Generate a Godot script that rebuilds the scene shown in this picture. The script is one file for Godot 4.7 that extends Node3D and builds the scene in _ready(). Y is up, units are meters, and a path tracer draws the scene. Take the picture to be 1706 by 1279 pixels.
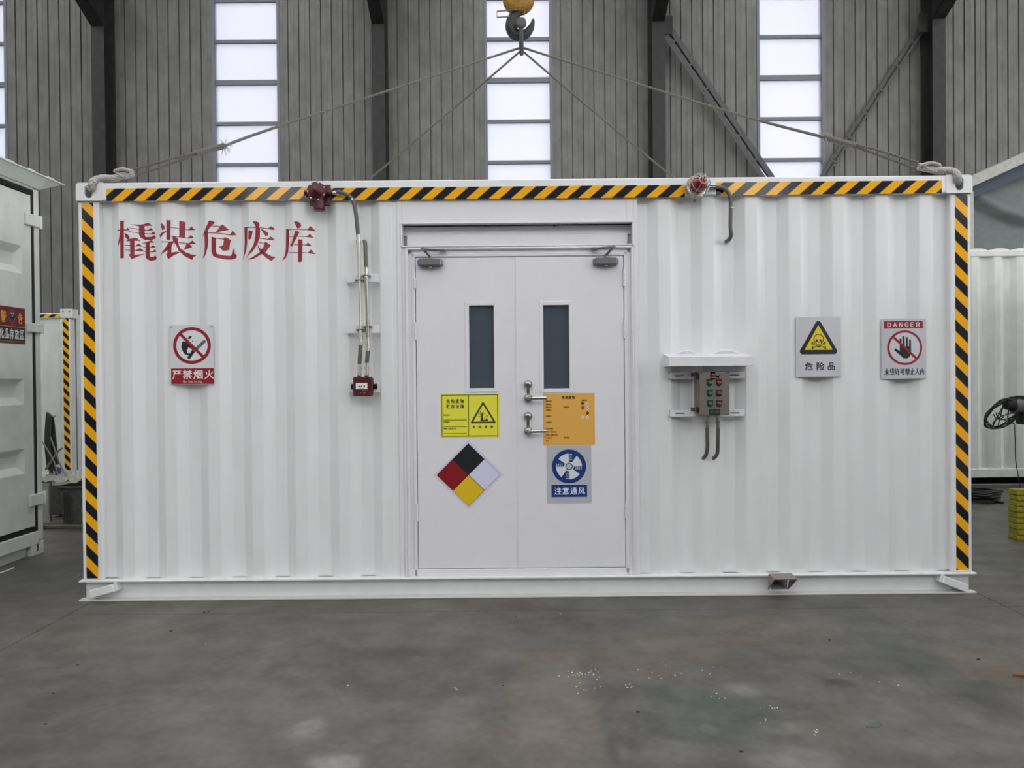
extends Node3D
# A white skid-mounted store for hazardous waste, made from a 20 ft container, standing in a steel-clad workshop.
# The container's front lies in the plane z = 0; x runs along it, y is up; metres.

const EYE := Vector3(-0.0943, 1.4929, 5.234)
const LOOK := Vector3(-0.0086, 0.0, -0.009)      # pitch, yaw, roll
const FOCAL := 1281.0                            # in pixels of the 1706 x 1279 frame
const WALL_Z := -11.7                            # inner face of the back wall
const BAY := 5.98

var M := {}
var taken := {}
var group_id := 1
var rng := RandomNumberGenerator.new()


# ---------------------------------------------------------------- shapes
class Geo:
	var st := SurfaceTool.new()
	var gid := 1

	func _init():
		st.begin(Mesh.PRIMITIVE_TRIANGLES)
		st.set_smooth_group(-1)

	func tri(a: Vector3, b: Vector3, c: Vector3):
		st.add_vertex(a); st.add_vertex(c); st.add_vertex(b)

	func quad(a: Vector3, b: Vector3, c: Vector3, d: Vector3):
		tri(a, b, c); tri(a, c, d)

	func flat():
		st.set_smooth_group(-1)

	func smooth():
		gid += 1
		st.set_smooth_group(gid)

	# a box whose edges are cut off at 45 degrees
	func box(lo: Vector3, hi: Vector3, cut := 0.0, xf := Transform3D()):
		flat()
		var c := (lo + hi) * 0.5
		var h := ((hi - lo) * 0.5).abs()
		cut = minf(cut, minf(h.x, minf(h.y, h.z)) * 0.9)
		if cut <= 0.0:
			for ax in 3:
				for s in [-1.0, 1.0]:
					var n := Vector3.ZERO; n[ax] = s
					var u := Vector3.ZERO; u[(ax + 1) % 3] = 1.0
					var v := Vector3.ZERO; v[(ax + 2) % 3] = s
					quad(xf * (c + (n - u - v) * h), xf * (c + (n + u - v) * h), xf * (c + (n + u + v) * h), xf * (c + (n - u + v) * h))
			return
		var k := h - Vector3.ONE * cut
		for ax in 3:
			for s in [-1.0, 1.0]:
				var n := Vector3.ZERO; n[ax] = s * h[ax]
				var u := Vector3.ZERO; u[(ax + 1) % 3] = k[(ax + 1) % 3]
				var v := Vector3.ZERO; v[(ax + 2) % 3] = k[(ax + 2) % 3] * s
				quad(xf * (c + n - u - v), xf * (c + n + u - v), xf * (c + n + u + v), xf * (c + n - u + v))
		for ax in 3:
			var b := (ax + 1) % 3
			var d := (ax + 2) % 3
			for s in [-1.0, 1.0]:
				for t in [-1.0, 1.0]:
					var p := Vector3.ZERO; p[b] = s * h[b]; p[d] = t * k[d]
					var q := Vector3.ZERO; q[b] = s * k[b]; q[d] = t * h[d]
					var e := Vector3.ZERO; e[ax] = k[ax]
					if s * t > 0:
						edge(xf, c, p, q, e)
					else:
						edge(xf, c, q, p, e)
		for sx in [-1.0, 1.0]:
			for sy in [-1.0, 1.0]:
				for sz in [-1.0, 1.0]:
					var a := xf * (c + Vector3(sx * h.x, sy * k.y, sz * k.z))
					var b2 := xf * (c + Vector3(sx * k.x, sy * h.y, sz * k.z))
					var d2 := xf * (c + Vector3(sx * k.x, sy * k.y, sz * h.z))
					if sx * sy * sz > 0: tri(a, b2, d2)
					else: tri(a, d2, b2)

	func edge(xf: Transform3D, c: Vector3, p: Vector3, q: Vector3, e: Vector3):
		quad(xf * (c + p - e), xf * (c + q - e), xf * (c + q + e), xf * (c + p + e))

	# a polygon (counter-clockwise in x, y) pushed from z0 to z1
	func prism(poly: PackedVector2Array, z0: float, z1: float, xf := Transform3D()):
		flat()
		if Geometry2D.is_polygon_clockwise(poly):
			poly = poly.duplicate(); poly.reverse()
		var idx := Geometry2D.triangulate_polygon(poly)
		for i in range(0, idx.size(), 3):
			var a := poly[idx[i]]; var b := poly[idx[i + 1]]; var c := poly[idx[i + 2]]
			if (b - a).cross(c - a) < 0:
				var t := b; b = c; c = t
			tri(xf * Vector3(a.x, a.y, z1), xf * Vector3(b.x, b.y, z1), xf * Vector3(c.x, c.y, z1))
			tri(xf * Vector3(a.x, a.y, z0), xf * Vector3(c.x, c.y, z0), xf * Vector3(b.x, b.y, z0))
		for i in poly.size():
			var a := poly[i]; var b := poly[(i + 1) % poly.size()]
			quad(xf * Vector3(a.x, a.y, z0), xf * Vector3(b.x, b.y, z0), xf * Vector3(b.x, b.y, z1), xf * Vector3(a.x, a.y, z1))

	# a profile of (radius, height) turned about the local y axis
	func lathe(prof: Array, xf := Transform3D(), n := 20, sharp := true):
		if not sharp: smooth()
		for i in prof.size() - 1:
			if sharp: smooth()
			var p: Vector2 = prof[i]
			var q: Vector2 = prof[i + 1]
			for k in n:
				var a0 := TAU * k / n
				var a1 := TAU * (k + 1) / n
				var d0 := Vector3(sin(a0), 0, cos(a0))
				var d1 := Vector3(sin(a1), 0, cos(a1))
				var a := xf * (d0 * p.x + Vector3(0, p.y, 0)); var b := xf * (d1 * p.x + Vector3(0, p.y, 0))
				var c := xf * (d1 * q.x + Vector3(0, q.y, 0)); var d := xf * (d0 * q.x + Vector3(0, q.y, 0))
				if p.x > 1e-6: tri(a, b, c)
				if q.x > 1e-6: tri(a, c, d)

	func rod(a: Vector3, b: Vector3, r: float, n := 12, r2 := -1.0):
		if r2 < 0: r2 = r
		var y := (b - a).normalized()
		var x := y.cross(Vector3.RIGHT if absf(y.x) < 0.9 else Vector3.UP).normalized()
		var l := (b - a).length()
		lathe([Vector2(0, 0), Vector2(r, 0), Vector2(r2, l), Vector2(0, l)], Transform3D(Basis(x, y, x.cross(y)), a), n)

	# a tube along points; radius may vary along it
	func tube(pts: PackedVector3Array, r, n := 10, closed := false, caps := true):
		smooth()
		var m := pts.size()
		var rings := []
		var up := Vector3.ZERO
		for i in m:
			var t: Vector3
			if closed: t = (pts[(i + 1) % m] - pts[(i - 1 + m) % m]).normalized()
			else: t = (pts[mini(i + 1, m - 1)] - pts[maxi(i - 1, 0)]).normalized()
			if up == Vector3.ZERO: up = t.cross(Vector3.UP if absf(t.y) < 0.9 else Vector3.RIGHT).normalized()
			up = (up - t * up.dot(t)).normalized()
			var side := t.cross(up)
			var rr: float = r[i] if r is PackedFloat32Array else r
			var ring := PackedVector3Array()
			for k in n:
				ring.append(pts[i] + (up * cos(TAU * k / n) + side * sin(TAU * k / n)) * rr)
			rings.append(ring)
		for i in (m if closed else m - 1):
			var p: PackedVector3Array = rings[i]
			var q: PackedVector3Array = rings[(i + 1) % m]
			for k in n:
				var k1 := (k + 1) % n
				quad(p[k], p[k1], q[k1], q[k])
		if caps and not closed:
			flat()
			for k in range(1, n - 1):
				tri(rings[0][0], rings[0][k + 1], rings[0][k])
				tri(rings[m - 1][0], rings[m - 1][k], rings[m - 1][k + 1])

	func mesh() -> ArrayMesh:
		st.generate_normals()
		return st.commit()


# ---------------------------------------------------------------- printing on flat things
class Canvas:
	var im: Image
	var s := 1.0
	var o := Vector2.ZERO

	func _init(w: int, h: int, c: Color, units := 1.0):
		im = Image.create(w, h, false, Image.FORMAT_RGB8)
		im.fill(c)
		s = units

	func poly(p: Array, c: Color):
		var q := PackedVector2Array()
		for v in p: q.append((v + o) * s)
		fill(q, c)

	func fill(q: PackedVector2Array, c: Color):
		var lo := INF; var hi := -INF
		for v in q:
			lo = minf(lo, v.y); hi = maxf(hi, v.y)
		var n := q.size()
		for y in range(maxi(0, int(floor(lo))), mini(im.get_height(), int(ceil(hi)))):
			var xs := PackedFloat32Array()
			var yy := y + 0.5
			for i in n:
				var a := q[i]; var b := q[(i + 1) % n]
				if (a.y <= yy) != (b.y <= yy): xs.append(a.x + (yy - a.y) * (b.x - a.x) / (b.y - a.y))
			xs.sort()
			for i in range(0, xs.size() - 1, 2):
				var x0 := int(round(xs[i])); var x1 := int(round(xs[i + 1]))
				if x1 > x0: im.fill_rect(Rect2i(x0, y, x1 - x0, 1), c)

	func rect(x: float, y: float, w: float, h: float, c: Color):
		poly([Vector2(x, y), Vector2(x + w, y), Vector2(x + w, y + h), Vector2(x, y + h)], c)

	func frame(x: float, y: float, w: float, h: float, t: float, c: Color):
		rect(x, y, w, t, c); rect(x, y + h - t, w, t, c); rect(x, y, t, h, c); rect(x + w - t, y, t, h, c)

	func disc(x: float, y: float, r: float, c: Color, squash := 1.0):
		var p := []
		for i in 40: p.append(Vector2(x + cos(TAU * i / 40) * r, y + sin(TAU * i / 40) * r * squash))
		poly(p, c)

	func line(pts: Array, w: float, c: Color, caps := true):
		for i in pts.size() - 1:
			var a: Vector2 = pts[i]; var b: Vector2 = pts[i + 1]
			var d := (b - a).normalized().orthogonal() * w * 0.5
			poly([a + d, b + d, b - d, a - d], c)
		if caps:
			for p in pts:
				var q := []
				for i in 8: q.append(p + Vector2.from_angle(TAU * (i + 0.5) / 8) * w * 0.52)
				poly(q, c)

	# one character from its strokes, which are drawn on a ten by ten square
	func glyph(strokes: Array, x: float, y: float, w: float, h: float, pen: float, c: Color):
		for k in strokes:
			var p := []
			for i in range(0, k.size(), 2): p.append(Vector2(x + k[i] * w / 10.0, y + k[i + 1] * h / 10.0))
			line(p, pen, c)

	func text(book: Dictionary, words: String, x: float, y: float, w: float, h: float, pen: float, c: Color, step := -1.0):
		for ch in words:
			if book.has(ch): glyph(book[ch], x, y, w, h, pen, c)
			x += step if step > 0 else w * 1.08

	func texture() -> ImageTexture:
		im.resize(im.get_width() / 2, im.get_height() / 2, Image.INTERPOLATE_BILINEAR)
		return ImageTexture.create_from_image(im)


# ---------------------------------------------------------------- naming
func numbered(called: String) -> String:
	if not taken.has(called):
		taken[called] = 0
		return called
	taken[called] += 1
	return "%s_%03d" % [called, taken[called]]


func thing(called: String, label: String, category: String, at: Vector3, group := "") -> Node3D:
	var o := Node3D.new()
	o.name = numbered(called)
	add_child(o)
	o.position = at
	tag(o, label, category, group)
	return o


func tag(o: Node, label: String, category: String, group := ""):
	o.set_meta("label", label)
	o.set_meta("category", category)
	if group: o.set_meta("group", group)


# a named mesh under a thing or part; its vertices are given in the scene's coordinates
func part(called: String, m: Mesh, mat, parent: Node, label := "") -> MeshInstance3D:
	var o := MeshInstance3D.new()
	o.name = called
	o.mesh = m
	if mat: o.material_override = mat
	parent.add_child(o, true)
	var up: Node = parent
	var off := Vector3.ZERO
	while up != self:
		off += (up as Node3D).position
		up = up.get_parent()
	o.position = -off
	if label: o.set_meta("label", label)
	return o


# the same, for a mesh that was made about its own origin
func placed(called: String, m: Mesh, mat, parent: Node, at: Transform3D, label := "") -> MeshInstance3D:
	var o := part(called, m, mat, parent, label)
	o.transform = Transform3D(at.basis, at.origin + o.position)
	return o


func single(called: String, m: Mesh, mat, label: String, category: String, at: Vector3, group := "") -> MeshInstance3D:
	var o := MeshInstance3D.new()
	o.name = numbered(called)
	o.mesh = m
	if mat: o.material_override = mat
	add_child(o)
	o.position = at
	tag(o, label, category, group)
	return o


func setting(called: String, m: Mesh = null, mat = null) -> Node3D:
	var o: Node3D
	if m:
		o = MeshInstance3D.new()
		o.mesh = m
		o.material_override = mat
	else: o = Node3D.new()
	o.name = numbered(called)
	add_child(o)
	o.set_meta("kind", "structure")
	return o


# ---------------------------------------------------------------- measuring
# a point measured in the photograph, at a known distance z, in metres
func spot(u: float, v: float, z := 0.0) -> Vector3:
	var d := Basis.from_euler(LOOK) * Vector3((u - 853.0) / FOCAL, -(v - 639.5) / FOCAL, -1.0)
	return EYE + d * ((z - EYE.z) / d.z)


# an upright rectangle measured the same way
func area(u0: float, v0: float, u1: float, v1: float, z := 0.0) -> Rect2:
	var um := (u0 + u1) / 2; var vm := (v0 + v1) / 2
	var x0 := spot(u0, vm, z).x; var x1 := spot(u1, vm, z).x
	var y0 := spot(um, v1, z).y; var y1 := spot(um, v0, z).y
	return Rect2(x0, y0, x1 - x0, y1 - y0)


func slab(g: Geo, r: Rect2, z0: float, z1: float, cut := 0.0):
	g.box(Vector3(r.position.x, r.position.y, z0), Vector3(r.end.x, r.end.y, z1), cut)


func boxmesh(lo: Vector3, hi: Vector3, cut := 0.0) -> ArrayMesh:
	var g := Geo.new()
	g.box(lo, hi, cut)
	return g.mesh()


# a smooth curve through points
func curve(pts: Array, steps := 8, closed := false) -> PackedVector3Array:
	var out := PackedVector3Array()
	var n := pts.size()
	for i in (n if closed else n - 1):
		var p0: Vector3 = pts[(i - 1 + n) % n] if closed else pts[maxi(i - 1, 0)]
		var p1: Vector3 = pts[i]
		var p2: Vector3 = pts[(i + 1) % n]
		var p3: Vector3 = pts[(i + 2) % n] if closed else pts[mini(i + 2, n - 1)]
		for k in steps:
			out.append(p1.cubic_interpolate(p2, p0, p3, float(k) / steps))
	if not closed: out.append(pts[n - 1])
	return out


# ---------------------------------------------------------------- materials
func mat(color: Color, rough := 0.5, metal := 0.0, spec := 0.5) -> StandardMaterial3D:
	var m := StandardMaterial3D.new()
	m.albedo_color = color
	m.roughness = rough
	m.metallic = metal
	m.metallic_specular = spec
	return m


# a material whose colour wanders between two tones, with a little relief
func grainy(c1: Color, c2: Color, scale: Vector3, rough := 0.5, metal := 0.0, bump := 0.0, freq := 0.02, octaves := 4, seed_ := 1) -> StandardMaterial3D:
	var m := mat(Color.WHITE, rough, metal)
	var n := FastNoiseLite.new()
	n.seed = seed_
	n.noise_type = FastNoiseLite.TYPE_SIMPLEX_SMOOTH
	n.frequency = freq
	n.fractal_octaves = octaves
	var t := NoiseTexture2D.new()
	t.width = 512; t.height = 512; t.seamless = true; t.noise = n
	var gr := Gradient.new()
	gr.set_color(0, c1); gr.set_color(1, c2)
	gr.set_offset(0, 0.25); gr.set_offset(1, 0.75)
	t.color_ramp = gr
	m.albedo_texture = t
	if bump > 0:
		var b := NoiseTexture2D.new()
		b.width = 512; b.height = 512; b.seamless = true; b.noise = n
		b.as_normal_map = true; b.bump_strength = 4.0
		m.normal_enabled = true
		m.normal_texture = b
		m.normal_scale = bump
	m.uv1_triplanar = true
	m.uv1_world_triplanar = true
	m.uv1_scale = scale
	return m


# ---------------------------------------------------------------- handwriting: every character is a list of pen strokes on a ten by ten square
const SPEECH := [[1.4, .8, 2.4, 2.2], [.8, 3.8, 2.2, 3.8, 2.2, 8.6, 3.4, 7.4]]
const SQUARE := [[2.4, .6, 2.8, 1.6], [.6, 2.2, 4.6, 2.2], [2.2, 2.2, 2, 6, .6, 9.2], [2, 4.6, 4.2, 4.6, 4, 8.6, 3, 8.8]]
const GRAIN := [[4, .8, 1, 1.6], [.6, 3.2, 4.6, 3.2], [2.6, 1.2, 2.6, 9.5], [2.6, 3.6, .6, 6.6], [2.8, 4, 4.4, 5.8]]
const MAN := [[3, .8, .6, 5], [2, 3, 2, 9.5]]
var PEN := {
	"严": [[1, 1.5, 9, 1.5], [3.7, 1.5, 3.7, 4], [6.3, 1.5, 6.3, 4], [2, 2.4, 2.9, 3.8], [8, 2.3, 7.1, 3.8], [1.6, 4.2, 9.2, 4.2], [2, 4.2, 1.9, 7, .8, 9.5]],
	"禁": [[.6, 2, 4.6, 2], [2.6, .5, 2.6, 4.8], [2.6, 2.2, .6, 4.4], [2.7, 2.4, 4.3, 3.8], [5.2, 2, 9.4, 2], [7.3, .5, 7.3, 4.8], [7.3, 2.2, 5.2, 4.4], [7.4, 2.4, 9.5, 4.2], [2.2, 5.4, 7.8, 5.4], [.8, 6.9, 9.2, 6.9], [5, 6.9, 5, 9.6, 4.2, 9.3], [2.8, 7.8, 1.4, 9.2], [7.2, 7.8, 8.6, 9.2]],
	"烟": [[.8, 3, 1.2, 4.8], [3.8, 2.6, 3.2, 4.2], [2.3, .8, 2.3, 5, .6, 9.4], [2.3, 5.5, 3.8, 7.6], [4.6, 1.3, 9.2, 1.3, 9.2, 9.3], [4.6, 1.3, 4.6, 9.3], [4.6, 8.6, 9.2, 8.6], [5.4, 3.7, 8.5, 3.7], [7, 2.2, 7, 4.4, 5.4, 7.4], [7, 4.6, 8.4, 7.2]],
	"火": [[2, 3, 2.6, 5], [8.2, 2.6, 7, 4.6], [5, .8, 5, 4.5, 3.5, 7.4, .8, 9.4], [5, 4.6, 6.6, 7.5, 9.3, 9.4]],
	"危": [[3.6, .6, 2.6, 2.2, .8, 3.8], [3.2, 1.6, 6.6, 1.6, 5.6, 3.2], [1.8, 3.4, 9.2, 3.4], [2.2, 3.4, 2.2, 6.6, .8, 9.4], [3.9, 5, 7.6, 5, 7.6, 7, 6.6, 7], [3.9, 5, 3.9, 8.2, 4.6, 9, 8.4, 9, 9.1, 7.8]],
	"险": [[1, 1, 1, 9.5], [1, 1.2, 3.2, 1.2, 2.2, 4, 3.2, 5.6, 2.8, 7, 1.8, 6.8], [6.5, .6, 5.4, 2.6, 3.8, 4], [6.5, .6, 7.8, 2.6, 9.5, 3.8], [5.2, 4.2, 7.8, 4.2], [4.7, 5.6, 5.3, 7.6], [6.5, 5.2, 6.8, 7.2], [8.8, 5.4, 7.8, 8.2], [4, 9, 9.4, 9]],
	"品": [[3, 1, 7, 1, 7, 4, 3, 4, 3, 1], [1, 5.6, 4.2, 5.6, 4.2, 9, 1, 9, 1, 5.6], [5.8, 5.6, 9, 5.6, 9, 9, 5.8, 9, 5.8, 5.6]],
	"未": [[2, 2.8, 8, 2.8], [.8, 5, 9.2, 5], [5, .6, 5, 9.6], [5, 5, 3.2, 7.6, .8, 9], [5, 5, 6.8, 7.6, 9.3, 9]],
	"经": [[3, .8, 1.2, 3, 3, 3.2, 1, 5.8, 3.6, 5.4], [.8, 8.6, 3.8, 7.8], [4.8, 1.2, 8.6, 1.2, 7, 3.4, 4.6, 4.8], [6, 2.6, 9.3, 4.6], [5, 6, 9, 6], [7, 6, 7, 9], [4.4, 9, 9.4, 9]],
	"许": SPEECH + [[5.4, .8, 4.2, 3.4], [5, 2.4, 9, 2.4], [4, 5.4, 9.5, 5.4], [6.8, 2.4, 6.8, 9.6]],
	"可": [[.8, 1.6, 9.4, 1.6], [2, 3.8, 5.2, 3.8, 5.2, 6.8, 2, 6.8, 2, 3.8], [7.8, 1.6, 7.8, 9.2, 6.4, 9]],
	"止": [[5, .8, 5, 9], [5, 4.2, 8.4, 4.2], [2.4, 3.6, 2.4, 9], [.8, 9, 9.3, 9]],
	"入": [[3.6, .8, 5, 1.8, 5, 3.4, 3.2, 7, .8, 9.4], [5, 3, 6.8, 7, 9.3, 9.4]],
	"内": [[1.4, 3, 8.6, 3, 8.6, 9, 7.4, 9], [1.4, 3, 1.4, 9.6], [5, .6, 5, 4.2, 2.8, 7.4], [5, 4.6, 7.2, 7]],
	"注": [[1.2, 1, 2.4, 2], [.7, 3.8, 2, 4.8], [.8, 9.2, 2.6, 6.2], [6, .6, 7, 1.8], [4, 2.6, 9.2, 2.6], [4.2, 5.4, 9, 5.4], [6.6, 2.6, 6.6, 9], [3.4, 9, 9.6, 9]],
	"意": [[5, .4, 5, 1.2], [1.4, 1.3, 8.6, 1.3], [3.4, 1.6, 3.8, 2.6], [6.6, 1.6, 6.2, 2.6], [.8, 2.8, 9.2, 2.8], [2.6, 3.8, 7.4, 3.8, 7.4, 6.4, 2.6, 6.4, 2.6, 3.8], [2.6, 5.1, 7.4, 5.1], [1.6, 7.4, .8, 9.2], [3.4, 7.2, 3.4, 9.2, 6.6, 9.2, 7, 8], [5, 7, 5.4, 8], [8, 7.2, 9.2, 8.8]],
	"通": [[1.2, 1, 2.2, 2], [.8, 4, 2.2, 4, 2.2, 7.6], [.6, 9, 2.2, 7.6, 4, 9, 9.4, 9], [4, 1, 8.4, 1, 6.8, 2.2], [5.4, 1.6, 6.6, 2.6], [4, 3, 8.8, 3, 8.8, 7.8, 8, 7.8], [4, 3, 4, 8], [4, 4.6, 8.8, 4.6], [4, 6.2, 8.8, 6.2], [6.4, 3, 6.4, 7.9]],
	"风": [[2, 1.2, 2, 6, .8, 9.4], [2, 1.2, 7.8, 1.2, 7.8, 7.6, 8.6, 9, 9.4, 8.6, 9.4, 7.4], [3.4, 3.2, 6.6, 7.8], [6.6, 3, 3.2, 8]],
	"废": [[5, .4, 5.2, 1.4], [1.4, 1.6, 9.2, 1.6], [1.6, 1.6, 1.6, 6, .6, 9.4], [3.6, 2.6, 3.2, 4.6, 8.8, 4.6], [5.4, 2.4, 4.8, 5.4, 2.4, 9.2], [7, 2.6, 7.8, 3.6], [4.4, 5.8, 7.8, 5.8, 6.6, 7.8, 3.8, 9.6], [4.6, 6.4, 6.6, 8.4, 9.2, 9.4]],
	"物": [[1.6, 1.2, .9, 3.2], [1.2, 2.6, 4, 2.6], [2.5, .6, 2.5, 9.6], [.7, 6.4, 4.2, 5.4], [5.6, .6, 5, 2.4, 4.2, 3.8], [5.4, 2.6, 9.2, 2.6, 8.8, 8.6, 7.8, 9.4, 7.2, 8.8], [6.6, 2.8, 6, 5, 4.4, 7.4], [8, 2.8, 7, 6.2, 5.2, 9]],
	"贮": [[1, 1.2, 4, 1.2, 4, 6.8], [1, 1.2, 1, 6.8], [2.5, 2.4, 2.5, 6, .8, 9.2], [2.7, 6.8, 4, 9], [7, .5, 7.2, 1.6], [5, 3.4, 5, 2, 9.4, 2, 9.2, 3.4], [5.2, 8.8, 9.5, 8.8]],
	"存": [[.8, 2, 9.2, 2], [4.2, .5, 3, 4, .8, 6.4], [2.4, 4.4, 2.4, 9.5], [4.6, 4, 8.2, 4, 6.6, 5.4], [6.6, 5.4, 6.6, 9.2, 5.4, 9], [4, 6.8, 9.3, 6.8]],
	"设": SPEECH + [[5.4, 1.2, 5.2, 3, 4, 4.4], [5.4, 1.2, 7.8, 1.2, 7.8, 3.8, 9.3, 3.8], [4.4, 5.2, 8.6, 5.2, 7.2, 7.6, 4, 9.4], [5, 6, 6.8, 8.2, 9.4, 9.4]],
	"施": SQUARE + [[6, .6, 5, 3], [5.6, 2, 9.4, 2], [5.2, 5, 9.2, 4, 9, 6.8, 8.2, 6.8], [7.2, 3, 7.2, 7.6], [5.8, 4, 5.8, 8.8, 9.2, 8.8, 9.5, 7.6]],
	"警": [[1, 1.4, 4.8, 1.4], [2, .6, 2, 2.2], [3.8, .6, 3.8, 2.2], [1.6, 2.2, 1, 3.6], [1.4, 2.8, 4.6, 2.8, 4.4, 4.8], [2, 3.6, 3.4, 3.6, 3.4, 4.6, 2, 4.6, 2, 3.6], [6.4, .6, 5.4, 2.6], [6.2, 1.6, 9.4, 1.6], [8.6, 1.6, 7.4, 3.6, 5.2, 4.8], [6.4, 2.2, 9.4, 4.6], [1, 5.6, 9, 5.6], [2.4, 6.5, 7.6, 6.5], [2.4, 7.4, 7.6, 7.4], [2.6, 8.2, 7.4, 8.2, 7.4, 9.6, 2.6, 9.6, 2.6, 8.2]],
	"告": [[3.2, .8, 2, 3.2], [2.6, 2.2, 8.2, 2.2], [.8, 4.6, 9.2, 4.6], [5, .6, 5, 4.6], [2.4, 6, 7.6, 6, 7.6, 9.2, 2.4, 9.2, 2.4, 6]],
	"化": [[3.4, .8, .8, 5], [2.4, 3, 2.4, 9.5], [8.6, 2.4, 4.6, 6.4], [5.4, .8, 5.4, 8.2, 6, 9, 9, 9, 9.4, 7.2]],
	"放": SQUARE + [[6.6, .6, 5.2, 4], [6, 2.6, 9.4, 2.6], [8.4, 2.6, 7.2, 6.4, 4.8, 9.4], [6, 4.6, 7.4, 7.6, 9.5, 9.4]],
	"区": [[9, 1.2, 1.2, 1.2, 1.2, 9, 9.3, 9], [7.2, 2.6, 5, 5.4, 2.6, 7.4], [2.8, 2.8, 5.4, 5.2, 7.4, 7.4]],
	"名": [[4.4, .6, 3, 3, 1, 4.6], [4, 2, 8, 2, 5.6, 5, 1, 8], [3, 3.4, 4.6, 4.6], [3.6, 6, 8.6, 6, 8.6, 9.2, 3.6, 9.2, 3.6, 6]],
	"称": GRAIN + [[6, .6, 5, 3.4], [5.6, 2, 9.4, 2, 9, 3.4], [7.3, 2.4, 7.3, 9.4, 6.4, 9], [5.8, 4.8, 5, 7.6], [8.6, 4.6, 9.5, 7.4]],
	"类": [[2.6, .8, 3.4, 2], [7.4, .6, 6.4, 2], [.8, 2.6, 9.2, 2.6], [5, .6, 5, 4.8], [5, 2.8, 1.4, 4.8], [5, 2.8, 8.6, 4.6], [.8, 6.4, 9.2, 6.4], [5, 5, 4.4, 7.4, 1, 9.5], [5.2, 6.8, 9, 9.5]],
	"别": [[1, 1, 5, 1, 5, 3.6, 1, 3.6, 1, 1], [.8, 5, 5.2, 5, 4.8, 9, 3.8, 9.2], [2.8, 5, 2.4, 7, .8, 9.4], [6.8, 1.6, 6.8, 7], [9, .8, 9, 9.4, 7.8, 9]],
	"代": MAN + [[4, 3.6, 9, 3], [6, .8, 6.6, 5, 7.8, 8.4, 9.4, 9.2, 9.5, 7.6], [8, .8, 9, 2]],
	"码": [[.8, 1.4, 4.2, 1.4], [2.4, 1.4, 1.8, 4, .6, 6], [1.6, 4.6, 4, 4.6, 4, 8.4, 1.6, 8.4, 1.6, 4.6], [5.2, 1.2, 8.6, 1.2, 8.4, 5], [5.8, 2.2, 5.6, 5, 9.3, 5, 9, 9, 8, 9.2], [4.8, 7, 8, 7]],
	"形": [[.8, 1.4, 5.6, 1.4], [.6, 4.6, 5.8, 4.6], [2.2, 1.4, 2.2, 5, .8, 9.4], [4.4, 1.4, 4.4, 9.5], [9, .8, 6.6, 3], [9.2, 3.4, 6.6, 5.8], [9.4, 6, 6, 9.4]],
	"态": [[1, 2, 9, 2], [5, .6, 4.4, 3, 1, 5.4], [5.2, 2.6, 9, 5.2], [5, 4, 6, 5], [1.6, 7, .8, 9], [3.2, 6.4, 3.2, 9, 6.8, 9, 7, 7.8], [5, 6.2, 5.6, 7.4], [8, 6.6, 9.2, 8.6]],
	"主": [[4.6, .6, 5.6, 1.8], [1.2, 2.8, 8.8, 2.8], [1.6, 5.8, 8.4, 5.8], [5, 2.8, 5, 9], [.8, 9, 9.2, 9]],
	"要": [[.8, 1, 9.2, 1], [1.6, 2.4, 8.4, 2.4, 8.4, 5, 1.6, 5, 1.6, 2.4], [3.8, 1, 3.8, 5], [6.2, 1, 6.2, 5], [.8, 6.6, 9.2, 6.6], [4.6, 5.4, 3, 8, 8, 9.4], [7, 6.6, 5, 8.6, 1.6, 9.5]],
	"成": [[1.6, 2.4, 9.2, 2.4], [1.6, 2.4, 1.6, 6, .6, 9.4], [1.8, 4.6, 4.4, 4.6, 4.2, 7.6, 3.2, 7.6], [5.8, .6, 6.2, 5, 7.6, 8.4, 9.2, 9.2, 9.5, 7.6], [8.8, 3.6, 7.4, 6.6, 4.8, 9.2], [7.4, .6, 8.6, 1.6]],
	"分": [[3.8, .8, 2.8, 3, .8, 5], [6.2, .8, 7.4, 3.2, 9.3, 5], [2.4, 5, 7.4, 5, 7, 9, 5.8, 9.2], [4.6, 5, 4, 7.4, 1.8, 9.4]],
	"有": [[.8, 2, 9.2, 2], [4.4, .5, 3.2, 3.4, .8, 6], [3, 4, 7.8, 4, 7.8, 9.2, 6.8, 9.2], [3, 4, 3, 9.6], [3, 5.8, 7.8, 5.8], [3, 7.4, 7.8, 7.4]],
	"害": [[5, .4, 5, 1.4], [1.2, 3, 1.2, 1.6, 8.8, 1.6, 8.8, 3], [2.2, 3, 7.8, 3], [2.2, 4.2, 7.8, 4.2], [.8, 5.6, 9.2, 5.6], [5, 2.4, 5, 6.6], [2.4, 6.8, 7.6, 6.8, 7.6, 9.4, 2.4, 9.4, 2.4, 6.8]],
	"事": [[.8, 1.6, 9.2, 1.6], [2.6, 2.6, 7.4, 2.6, 7.4, 4, 2.6, 4, 2.6, 2.6], [2, 5, 8, 5, 8, 7.6, 2, 7.6], [.6, 6.3, 9.4, 6.3], [5, .6, 5, 9.4, 4, 9.2]],
	"项": [[.6, 1.8, 4, 1.8], [2.3, 1.8, 2.3, 7], [.6, 7.6, 4.2, 6.6], [4.6, 1.2, 9.4, 1.2], [7, 1.2, 6.4, 2.8], [5.2, 2.8, 8.8, 2.8, 8.8, 7.2], [5.2, 2.8, 5.2, 7.2], [7, 4, 7, 6.6, 4.6, 9.4], [7.2, 7.4, 9.3, 9.4]],
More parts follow.
